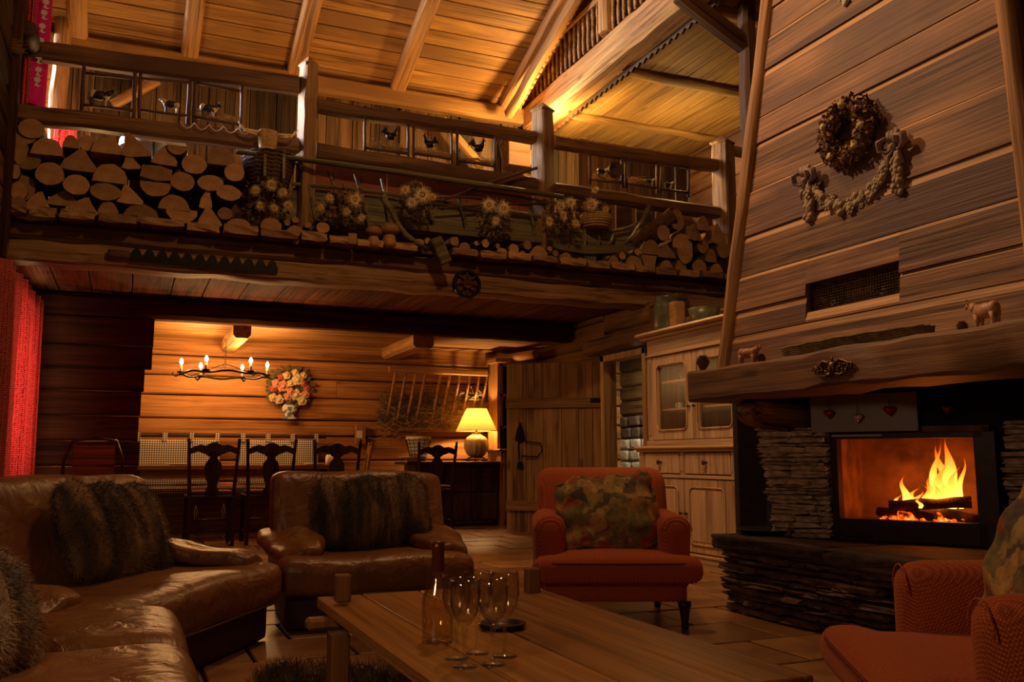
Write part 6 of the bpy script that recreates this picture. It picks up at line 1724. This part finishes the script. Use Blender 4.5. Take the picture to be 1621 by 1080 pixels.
# carved garland with two bows
M_GARL = plain('painted_plaster', (.40, .31, .19), .75, noise=.25, nsc=35); M_GARLB = plain('greyish_plaster_ribbon', (.34, .26, .23), .75, noise=.2, nsc=20)
gA = at(1297, 287, p0=(HX0, 0, 1.3), n=(1, 0, -HK)); gB = at(1424, 235, p0=(HX0, 0, 1.3), n=(1, 0, -HK))
gm0 = (gA+gB)/2
gl = thing('carved_garland', 'carved fruit and flower garland with ribbon bows on the hood', 'garland', gm0+Vector((-.045, 0, 0)), R(-90))
def gloc(px, py): 
    q = at(px, py, p0=(HX0, 0, 1.3), n=(1, 0, -HK)); return Vector((-(q.y-gm0.y), 0, q.z-gm0.z))
pts = [gloc(*p) for p in ((1300, 300), (1315, 318), (1332, 328), (1350, 328), (1370, 318), (1390, 303), (1405, 285), (1415, 262))]
sw2 = MB()
for i in range(len(pts)-1):
    for q in range(9):
        c = pts[i].lerp(pts[i+1], random.random()); t_ = .034*(1 if 0 < i < 6 else .7)
        c = c+Vector((random.uniform(-.5, .5)*t_, random.uniform(-.02, .0), random.uniform(-1, 1)*t_)); r_ = random.uniform(.011, .02)
        sw2.sphere(c, (r_, r_*.8, r_), 7, 5)
        if q % 4 == 0:
            for w_ in range(6): a = w_*math.pi/3; sw2.sphere(c+Vector((r_*1.1*math.cos(a), -.004, r_*1.1*math.sin(a))), r_*.5, 5, 4)
sw2.tube(pts, .02, 7)
obj('swag', sw2, M_GARL, gl, smooth=True)
for (cx_, cy_, ex, ey) in ((1290, 288, 1291, 350), (1430, 235, 1431, 308)):
    c = gloc(cx_, cy_); e = gloc(ex, ey)
    dm = MB()
    for q in range(46):
        t_ = random.random(); p = c.lerp(e, .15+.85*t_)+Vector((random.uniform(-.028, .028), random.uniform(-.025, 0), 0)); r_ = random.uniform(.010, .018)
        dm.sphere(p, (r_, r_*.8, r_), 7, 5)
    dm.tube([c, c.lerp(e, .5), e], [.014, .03, .02], 7)
    obj('drop', dm, M_GARL, gl, smooth=True)
    bm = MB()
    for sg in (-1, 1):
        bm.tube([c, c+Vector((sg*.03, -.03, .045)), c+Vector((sg*.07, -.035, .04)), c+Vector((sg*.075, -.025, -.0)), c+Vector((sg*.035, -.02, -.02)), c], [.010, .018, .022, .020, .014, .008], 7, flat=.5)
        bm.tube([c, c+Vector((sg*.03, -.02, -.04)), c+Vector((sg*.045, -.01, -.09))], [.012, .016, .010], 6, flat=.4)
    bm.sphere(c+Vector((0, -.025, 0)), .016, 8, 6)
    for sg in (-1, 0, 1): bm.tube([c+Vector((.01*sg, -.01, .02)), c+Vector((.02*sg, -.02, .05)), c+Vector((.03*sg, -.015, .075))], [.014, .014, .010], 6)
    obj('ribbon_bow', bm, M_GARLB, gl, smooth=True)
# tiny pale ornament at the top of the hood
c = at(1352, -3, p0=(HX0, 0, 1.3), n=(1, 0, -HK)); mb = MB()
for k in range(24): mb.sphere((-.04*0+random.uniform(-.03, .0), random.uniform(-.045, .045), random.uniform(-.03, .08)), random.uniform(.008, .016), 6, 4)
tag(obj('pale_ornament', mb, M_WHITE, loc=c+Vector((-.02, 0, 0)), smooth=True), 'small pale ornament at the very top of the hood', 'ornament')
# cows, cones and basket tray on the mantel
MZ = 1.302
p = at(1185, 572, x=2.98); cow(0, 0, 0, .15, 1, 'small carved wooden cow at the left end of the mantel', M_COWWOOD, loc=(2.98, p.y, MZ), rz=R(-65), saddle=True, horns=True)
p = at(1562, 516, x=2.97); cow(0, 0, 0, .17, -1, 'larger carved wooden cow facing left on the mantel', M_COWWOOD, loc=(2.97, p.y, MZ), rz=R(-100), saddle=True)
def cone(p, r_, lab, rot=(0, 0, 0)):
    t = thing('pine_cone', lab, 'pine cone', p, 0, None, rot)
    mb = MB()
    for j in range(8):
        for k in range(9):
            a = 2*math.pi*(k+j*.5)/9; rr = r_*math.sin(math.pi*(.12+.80*j/8)); z_ = r_*.25+j*r_*.25
            d = Vector((math.cos(a), math.sin(a), .15)); s_ = Vector((-math.sin(a), math.cos(a), 0))*r_*.26
            c = Vector((0, 0, z_)); mb.add([c+d*rr*.4, c+d*rr*.8-s_+Vector((0, 0, -r_*.08)), c+d*rr*1.05+Vector((0, 0, r_*.10)), c+d*rr*.8+s_+Vector((0, 0, -r_*.08))], [(0, 1, 2, 3)])
    obj('scales', mb, M_MUSHC, t); obj('core', MB().sphere((0, 0, r_*1.1), (r_*.7, r_*.7, r_*1.0), 8, 6), M_FLOWD, t, smooth=True)
p = at(1113, 575, x=2.96); cone((2.96, p.y, MZ), .042, 'large round pine cone at the left tip of the mantel')
p = at(1205, 566, x=3.02); cone((3.02, p.y, MZ), .026, 'small pine cone just right of the smaller mantel cow')
p = at(1523, 513, x=3.0); cone((3.0, p.y, MZ), .024, 'small pine cone left of the larger mantel cow')
ya = at(1240, 552, x=2.96).y; yb = at(1464, 520, x=2.96).y
tr = thing('long_basket', 'long shallow wicker tray with dried ears on the mantel', 'basket', (2.98, (ya+yb)/2, MZ), R(-90))
Lt = ya-yb; rm = MB()
for k in range(6):
    z_ = .005+k*.009; e = .06+k*.005
    pp = [(Lt/2*math.cos(a*math.pi/16)*(1.0), e*math.sin(a*math.pi/16), z_+(.002*(-1)**a)) for a in range(33)]
    pp = [(max(-Lt/2, min(Lt/2, x*1.12)), y, z) for x, y, z in pp]
    rm.tube(pp, .006, 5, cap=False)
obj('tray_rim', rm, M_HAY, tr, smooth=True); obj('tray_base', MB().box((-Lt/2, -.055, .001), (Lt/2, .055, .008), ch=.003), M_WICK, tr)
em_ = MB()
for k in range(140):
    x = random.choice((random.gauss(-.26, .07), random.gauss(.20, .07), random.gauss(.05, .07))); dd_ = Vector((random.uniform(.02, .05), random.uniform(-.01, .01), random.uniform(.004, .030)))
    em_.tube([(x, random.uniform(-.04, .03), .03), tuple(Vector((x, 0, .038))+dd_)], [.003, .006], 4)
obj('dried_ears', em_, M_FLOWD, tr, kind='stuff')
sp_ = MB()
for k in range(26): sp_.tube([(.24+k*.003, random.uniform(-.03, .03), .04+random.random()*.012), (.24+k*.003+.04, random.uniform(-.03, .03), .055)], [.005, .002], 4)
obj('pine_spray', sp_, M_WR3, tr, kind='stuff')
# bowl and small board on the ledge
p = at(1168, 846, z=.41)
tag(obj('iron_tray', MB().lathe([(0, 0), (.16, 0), (.19, .022), (.185, .026), (.15, .006), (0, .006)], 28), M_IRON, loc=(3.25, 4.02, .414), smooth=True), 'round black tray on the left corner of the hearth ledge', 'tray')
p = at(1222, 845, z=.41)
o = tag(obj('kindling_board', MB().box((-.012, -.05, 0), (.004, .05, .20), ch=.002), M_POLE, loc=(3.22, 3.86, .412), rot=(R(-6), R(14), R(-30))), 'pale little board leaning on the hearth ledge by the stone column', 'board')
# ================================================================== LIVING ROOM SEATS
def wrink(s, f=9.0, ph=0.0):
    return lambda v: v + Vector((0, s*math.sin(v.x*f*1.3+ph)*.4, s*(math.sin(v.x*f+v.y*f*1.7+ph)+.5*math.sin(v.x*f*2.3-v.y*5+ph))))
def lseat(name, label, cat, loc, rz, W, D, nc=1, arms=(True, True), group=None, backh=.74):
    t = thing(name, label, cat, loc, rz, group)
    obj('base', rbox(W-.10, D-.10, .22, .03, 8), M_LEATHD, t, loc=(0, .03, .11), smooth=True)
    cw = W/nc
    for k in range(nc):
        def f(v, k=k):
            u = v.y/(D*.5)                     # -1 front .. 1 back
            v = v.copy()
            if u < 0: v.z += -.05*(u*u)*(1 if v.z > 0 else .2) + .03*(-u)*(1 if v.z > 0 else 0)
            v.z += .008*math.sin(v.x*9+k)+.006*math.sin(v.y*13)
            if v.z > 0: v.z -= .018*math.exp(-(v.x/(cw*.3))**2-(v.y/.25)**2)
            return v
        o = obj('seat_cushion', rbox(cw-.006, D*.90, .20, .07, 14, f), M_LEATH, t, loc=(-W/2+cw*(k+.5), -.03, .255), smooth=True, sub=1)
        zz_ = .175
        obj('seam', MB().tube([(-cw/2+.05, -D*.45+.012, zz_-.255), (0, -D*.45-.004, zz_-.255), (cw/2-.05, -D*.45+.012, zz_-.255)], .005, 5), M_WELT, o, smooth=True)
    def fb(v):
        v = v.copy(); h = (v.z+backh*.34)/(backh*.68)
        v.y += .16*h + .03*math.sin(v.x*3.1)*0
        v.z += .012*math.sin(v.x*11)*max(0, h-.5) - .012*(abs(v.x)/(W/2))**3*h
        v.y += .010*math.sin(v.x*17)*math.sin(v.z*9)
        return v
    nb = 1
    o = obj('back_cushion', rbox(W*.98, .19, backh*.74, .055, 14, fb), M_LEATH, t, loc=(0, D*.5-.20, backh*.64), smooth=True, sub=1)
    for sg, on in ((-1, arms[0]), (1, arms[1])):
        if not on: continue
        def fa(v, sg=sg):
            v = v.copy(); u = (v.y+.31)/.62
            v.z += .05*max(0, u)**1.3 - .22*max(0, v.x*sg) - .03*(1-u)
            v.x *= .62+.55*min(1, max(0, u)*1.4)
            v.z += .008*math.sin(v.y*21)+.006*math.sin(v.x*30)
            return v
        o = obj('arm_pad', rbox(.31, .62, .075, .036, 12, fa), M_LEATH, t, loc=(sg*(W/2-.12), .0, .388), smooth=True, sub=1)
        obj('arm_seam', MB().tube([(-sg*.09, -.28, -.045), (-sg*.12, -.10, -.035), (-sg*.165, .10, -.01), (-sg*.17, .28, .03)], .006, 5), M_WELT, o, smooth=True)
    return t
s1 = lseat('leather_sofa', 'brown leather sofa with fur cushion at left before the red curtain', 'sofa', (0, 0, 0), R(57), 1.55, .86, 1)
# right front base corner stands at (.65, 4.34)
cr = Vector((.65, 4.30, 0)); ex = Vector((math.cos(R(57)), math.sin(R(57)), 0)); ey = Vector((-math.sin(R(57)), math.cos(R(57)), 0))
s1.location = cr - ex*(1.55/2-.05) + ey*.37
s2 = lseat('leather_sofa', 'brown leather sofa seat in the near left corner with grey fur cushion', 'sofa', (-.25, 2.12, .03), R(90), 1.92, .88, 3, arms=(False, False), backh=.70)
s3 = lseat('leather_armchair', 'brown leather armchair with striped fur cushion facing the coffee table', 'armchair', (1.19, 4.74, 0), R(-4), .98, .84, 1)

def fur(parent, mb, n, ln, mat, droop=.35, name='fur'):
    me_v = np.array(mb.v); f = [q for q in mb.f if len(q) == 4]
    fa = np.array(f); fq = me_v[fa]; ar = np.linalg.norm(np.cross(fq[:, 2]-fq[:, 0], fq[:, 3]-fq[:, 1]), axis=1); k = rng.choice(len(fa), n, p=ar/ar.sum()); q = me_v[fa[k]]
    a = rng.random((n, 1)); b = rng.random((n, 1))
    p = (q[:, 0]*(1-a)*(1-b)+q[:, 1]*a*(1-b)+q[:, 2]*a*b+q[:, 3]*(1-a)*b)
    nr = np.cross(q[:, 2]-q[:, 0], q[:, 3]-q[:, 1]); nl = np.linalg.norm(nr, axis=1, keepdims=True); ok = nl[:, 0] > 1e-9
    p = p[ok]; nr = nr[ok]/nl[ok]; m = len(p)
    cen = me_v.mean(0); s = np.sign(((p-cen)*nr).sum(1, keepdims=True)); s[s == 0] = 1; nr = nr*s
    d = nr*.75+rng.normal(size=(m, 3))*.33+np.array([0, 0, -droop]); d /= np.linalg.norm(d, axis=1, keepdims=True)
    t_ = np.cross(d, rng.normal(size=(m, 3))); t_ /= np.linalg.norm(t_, axis=1, keepdims=True)
    L_ = ln*(.55+rng.random((m, 1))*.8)
    mid = p+d*L_*.55+np.array([0, 0, -droop*.1])*L_; tip = p+d*L_+np.array([0, 0, -droop*.5])*L_
    w_ = ln*.035
    V = np.stack([p-t_*w_, p+t_*w_, mid+t_*w_*.7, tip, mid-t_*w_*.7], 1).reshape(-1, 3)
    me = bpy.data.meshes.new(name); nf = m
    me.vertices.add(m*5); me.vertices.foreach_set('co', V.ravel())
    me.loops.add(m*5); me.loops.foreach_set('vertex_index', np.arange(m*5))
    me.polygons.add(m); me.polygons.foreach_set('loop_start', np.arange(m)*5); me.polygons.foreach_set('loop_total', np.full(m, 5))
    me.update(); me.validate(); me.materials.append(mat)
    o = bpy.data.objects.new(name, me); COL.objects.link(o); o.parent = parent; o['kind'] = 'stuff'; return o
def furcushion(lab, loc, rot, w_, h_, mat, lobes=3, n=17000, ln=.024):
    t = thing('fur_cushion', lab, 'cushion', loc, 0, None, rot)
    def f(v):
        v = v.copy(); u = v.x/(w_/2); z = v.z/(h_/2)
        v.y *= (1-.45*z*z)*(1-.25*u*u)
        v.y += .018*math.cos(u*lobes*math.pi)*(1 if v.y > 0 else -1)
        v.z += .014*math.cos(u*lobes*math.pi+.5); return v
    mb = rbox(w_, .17, h_, .08, 12, f)
    obj('cushion_body', mb, mat, t, smooth=True); fur(t, mb, n, ln, mat)
    return t
def on(s, lx, ly, lz):
    rz = s.rotation_euler.z; return Vector((s.location.x+lx*math.cos(rz)-ly*math.sin(rz), s.location.y+lx*math.sin(rz)+ly*math.cos(rz), lz))
furcushion('dark brown striped fur cushion on the sofa before the red curtain', on(s1, .20, .10, .52), (R(-24), R(3), R(55)), .60, .40, M_FUR, 3)
furcushion('wide striped fur cushion in the leather armchair', on(s3, .03, .08, .535), (R(-22), R(-3), R(-6)), .62, .37, M_FUR, 3)
furcushion('pale grey-brown fur cushion on the nearest leather sofa seat', at(8, 972, z=.50)+Vector((-.08, .03, 0)), (R(-28), R(10), R(60)), .36, .30, M_FURG, 4, 16000, .018)

# ---- red armchairs
def redchair(label, loc, rz):
    t = thing('red_armchair', label, 'armchair', loc, rz, 'brick-red upholstered armchairs')
    W, D = .80, .80
    obj('frame_base', rbox(W-.10, D-.12, .15, .03, 8), M_REDF, t, loc=(0, .02, .195), smooth=True)
    def fc(v):
        v = v.copy()
        if v.z > 0: v.z += .018*(1-(v.x/.4)**2)*(1-(v.y/.4)**2)
        if v.y > -.20: v.x *= .76           # T shape: narrow between the arms
        return v
    c = obj('seat_cushion', rbox(W+.02, D*.80, .125, .055, 16, fc), M_REDF, t, loc=(0, -.11, .285), smooth=True)
    pp = []
    for k in range(33):
        u = -1+2*k/32; pp.append((u*(W/2-.01), -.318+.045*abs(u)**8, .035))
    obj('piping', MB().tube(pp, .0055, 5), M_REDW, c, smooth=True)
    for sg in (-1, 1):
        def fa(v):
            v = v.copy(); h = (v.z+.18)/.36
            v.z += .03*(v.y+.3)*.5*h
            v.x *= 1+.22*max(0, h-.35)*math.cos(v.y*2)
            return v
        a = obj('arm', rbox(.15, .60, .38, .072, 12, fa), M_REDF, t, loc=(sg*(W/2-.085), .07, .345), smooth=True)
        obj('arm_piping', MB().tube([(.068*math.cos(q*math.pi/12)*1.15, -.285, .11+.07*math.sin(q*math.pi/12)) for q in range(13)], .0025, 5), M_REDF, a, smooth=True)
    def fb(v):
        v = v.copy(); h = (v.z+.25)/.50
        v.y += .17*h*h; v.x *= 1+.05*h
        return v
    obj('backrest', rbox(.70, .17, .56, .082, 14, fb), M_REDF, t, loc=(0, .27, .485), smooth=True)
    for (x, y) in ((-.33, -.30), (.33, -.30), (-.30, .34), (.30, .34)):
        obj('leg', MB().lathe([(0, 0), (.016, 0), (.019, .012), (.017, .03), (.026, .085), (.024, .095), (.032, .105), (.032, .13), (0, .13)], 12), M_CHAIR, t, loc=(x, y, 0), smooth=True)
    return t
r1 = redchair('brick-red armchair with flowered cushion in front of the pine dresser', (2.34, 4.20, 0), R(-23))
r2 = redchair('brick-red armchair cut off by the lower right corner of the photo', (2.02, 1.56, 0), R(-122))
def floralc(lab, loc, rot, w_, h_, seed):
    random.seed(seed)
    t = thing('flowered_cushion', lab, 'cushion', loc, 0, None, rot)
    ph = [random.uniform(0, 6) for _ in range(6)]
    def f(v):
        v = v.copy(); u = v.x/(w_/2); z = v.z/(h_/2)
        v.y *= (1-.55*z*z)*(1-.5*u*u)
        e = max(abs(u), abs(z))
        v.y += .012*e*math.sin(v.z*46+ph[0]+u*3)+.010*e*math.sin(v.x*38+ph[1])
        v.x += .010*math.sin(v.z*30+ph[2])*abs(u); v.z += .016*math.sin(v.x*16+ph[3])*abs(z)+.008*math.sin(v.x*37)*abs(z)
        return v
    mb = rbox(w_, .19, h_, .07, 26, f)
    o = obj('cushion_body', mb, M_FLORAL, t, smooth=True, sub=1)
    n = 60; ed = []
    for k in range(n+1):
        a = 2*math.pi*k/n; cx_, cz_ = math.cos(a), math.sin(a); s_ = 1/max(abs(cx_), abs(cz_))**.8
        ed.append((cx_*s_*w_*.495+.006*math.sin(k*2.1), .008*math.sin(k*1.3), cz_*s_*h_*.495+.008*math.sin(k*1.7)))
    obj('frill', MB().tube(ed, [.010+.003*math.sin(k*2.4) for k in range(n+1)], 6, cap=False), M_FLORAL, t, smooth=True)
    return t
floralc('crumpled autumn-flowered cushion leaning in the red armchair by the dresser', on(r1, -.01, -.03, .535), (R(-24), R(-6), R(-22)), .52, .40, 3)
floralc('flowered cushion in the near right red armchair, mostly out of the picture', on(r2, .06, .06, .56), (R(-20), R(8), R(-112)), .50, .42, 5)

# ---- coffee table
ct = thing('coffee_table', 'low rustic coffee table of wide worn boards with pegged trestle ends', 'table', (.86, 2.03, 0))
tx0, tx1, ty0, ty1 = -.335, .335, -.66, .66
cuts = [tx0, -.20, -.02, .17, tx1]
for a, b in zip(cuts[:-1], cuts[1:]):
    plank('top_board', ct, ((a+b)/2, ty1+random.uniform(-.01, .005), .405), ((a+b)/2, ty0, .405), b-a-.006, .03, M_TABLE, ch=.003)
obj('end_cleat', MB().box((tx0+.02, ty0-.004, .36), (tx1-.01, ty0+.04, .389)), M_TLEG, ct)
for y in (.50, -.50):
    obj('cross_beam', MB().box((-.39, y-.025, .357), (.36, y+.025, .388), ch=.008), M_TLEG, ct)
    for x in (-.30, .275):
        obj('leg', MB().box((x-.025, y-.035, .0), (x+.025, y+.035, .345), ch=.004), M_TLEG, ct)
        if y > 0: obj('peg', MB().box((x-.020, y-.018, .42), (x+.022, y+.018, .495), ch=.004), M_TLEG, ct, rot=(0, R(1), 0))
    obj('foot', MB().box((-.36, y-.045, .0), (.33, y+.045, .05), ch=.006), M_TLEG, ct)
obj('stretcher', MB().box((-.02, -.5, .10), (.03, .5, .17), ch=.005), M_TLEG, ct)
TZ = .4205
# bottle
bt = thing('wine_bottle', 'clear stout wine bottle with dark foil neck on the coffee table', 'bottle', at(692, 1017, z=.42)+Vector((0, 0, .001)))
M_WINE = plain('straw_wine', (.8, .6, .2), .1)
m_ = thinglass('pale_bottle_glass', (1, .94, .80), .12)
obj('glass_body', MB().lathe([(0, .004), (.020, .0), (.032, .0), (.035, .006), (.035, .085), (.030, .105), (.018, .130), (.0125, .145), (.012, .198), (.0135, .200), (.0135, .212), (.010, .212), (.010, .145), (.016, .128), (.027, .104), (.032, .085), (.032, .010), (.018, .006), (0, .018)], 32), m_, bt, smooth=True)
M_FOIL = plain('copper_foil', (.16, .045, .02), .35, metal=.6, noise=.15)
obj('foil_neck', MB().lathe([(.0132, .150), (.0138, .152), (.0136, .196), (.0148, .199), (.0148, .214), (.0, .216)], 24), M_FOIL, bt, smooth=True)
for i, (px, py, s_, lab) in enumerate(((735, 1056, 1.0, 'nearest stemmed wine glass, lower left of the group of five'), (755, 1035, 1.0, 'stemmed wine glass standing at the back of the group'), (780, 1053, 1.0, 'stemmed wine glass at the near right of the group'), (799, 1040, 1.02, 'rightmost stemmed wine glass beside the dark dish'), (722, 1043, .98, 'leftmost stemmed wine glass beside the bottle'))):
    g = thing('wine_glass', lab, 'wine glass', at(px, py, z=.42)+Vector((0, 0, .001)), 0, 'wine glasses on the coffee table')
    h = .165*s_
    obj('glass_stem_and_bowl', MB().lathe([(0, 0), (.024, 0), (.0245, .0015), (.016, .004), (.005, .008), (.0035, .02), (.0034, .055), (.006, .068), (.0045, .074), (.015, .082), (.025, .098), (.0295, .120), (.029, .150), (.028, h), (.0272, h), (.028, .150), (.0284, .122), (.024, .101), (.014, .086), (0, .082)], 28), M_GLASS, g, smooth=True)
tag(obj('round_dish', MB().lathe([(0, 0), (.050, 0), (.056, .006), (.056, .013), (.048, .013), (.044, .005), (0, .004)], 30), plain('dark_pewter', (.035, .020, .013), .35, metal=.5), loc=at(795, 995, z=.42)+Vector((0, 0, .001)), smooth=True), 'small round dark dish behind the wine glasses on the coffee table', 'dish')
# fur rug under the table
n = 40; vs = [(0, 0, .012)]; 
for k in range(n):
    a = 2*math.pi*k/n; r_ = 1+.10*math.sin(3*a+1)+.06*math.sin(7*a)
    vs.append((.52*r_*math.cos(a), 1.25*r_*math.sin(a), .006))
mb = MB().add(vs, [(0, 1+k, 1+(k+1) % n) for k in range(n)])
rg_ = thing('fur_rug', 'dark brown shaggy hide rug under the coffee table', 'rug', (.82, 2.45, 0))
obj('hide', mb, M_FUR, rg_)
q_ = MB(); 
for k in range(n):
    a = vs[1+k]; b = vs[1+(k+1) % n]
    q_.add([tuple(c*.6 for c in a[:2])+(.012,), tuple(c*.6 for c in b[:2])+(.012,), b, a], [(0, 1, 2, 3)])
fur(rg_, q_, 12000, .06, M_FUR, .15, 'rug_pile')
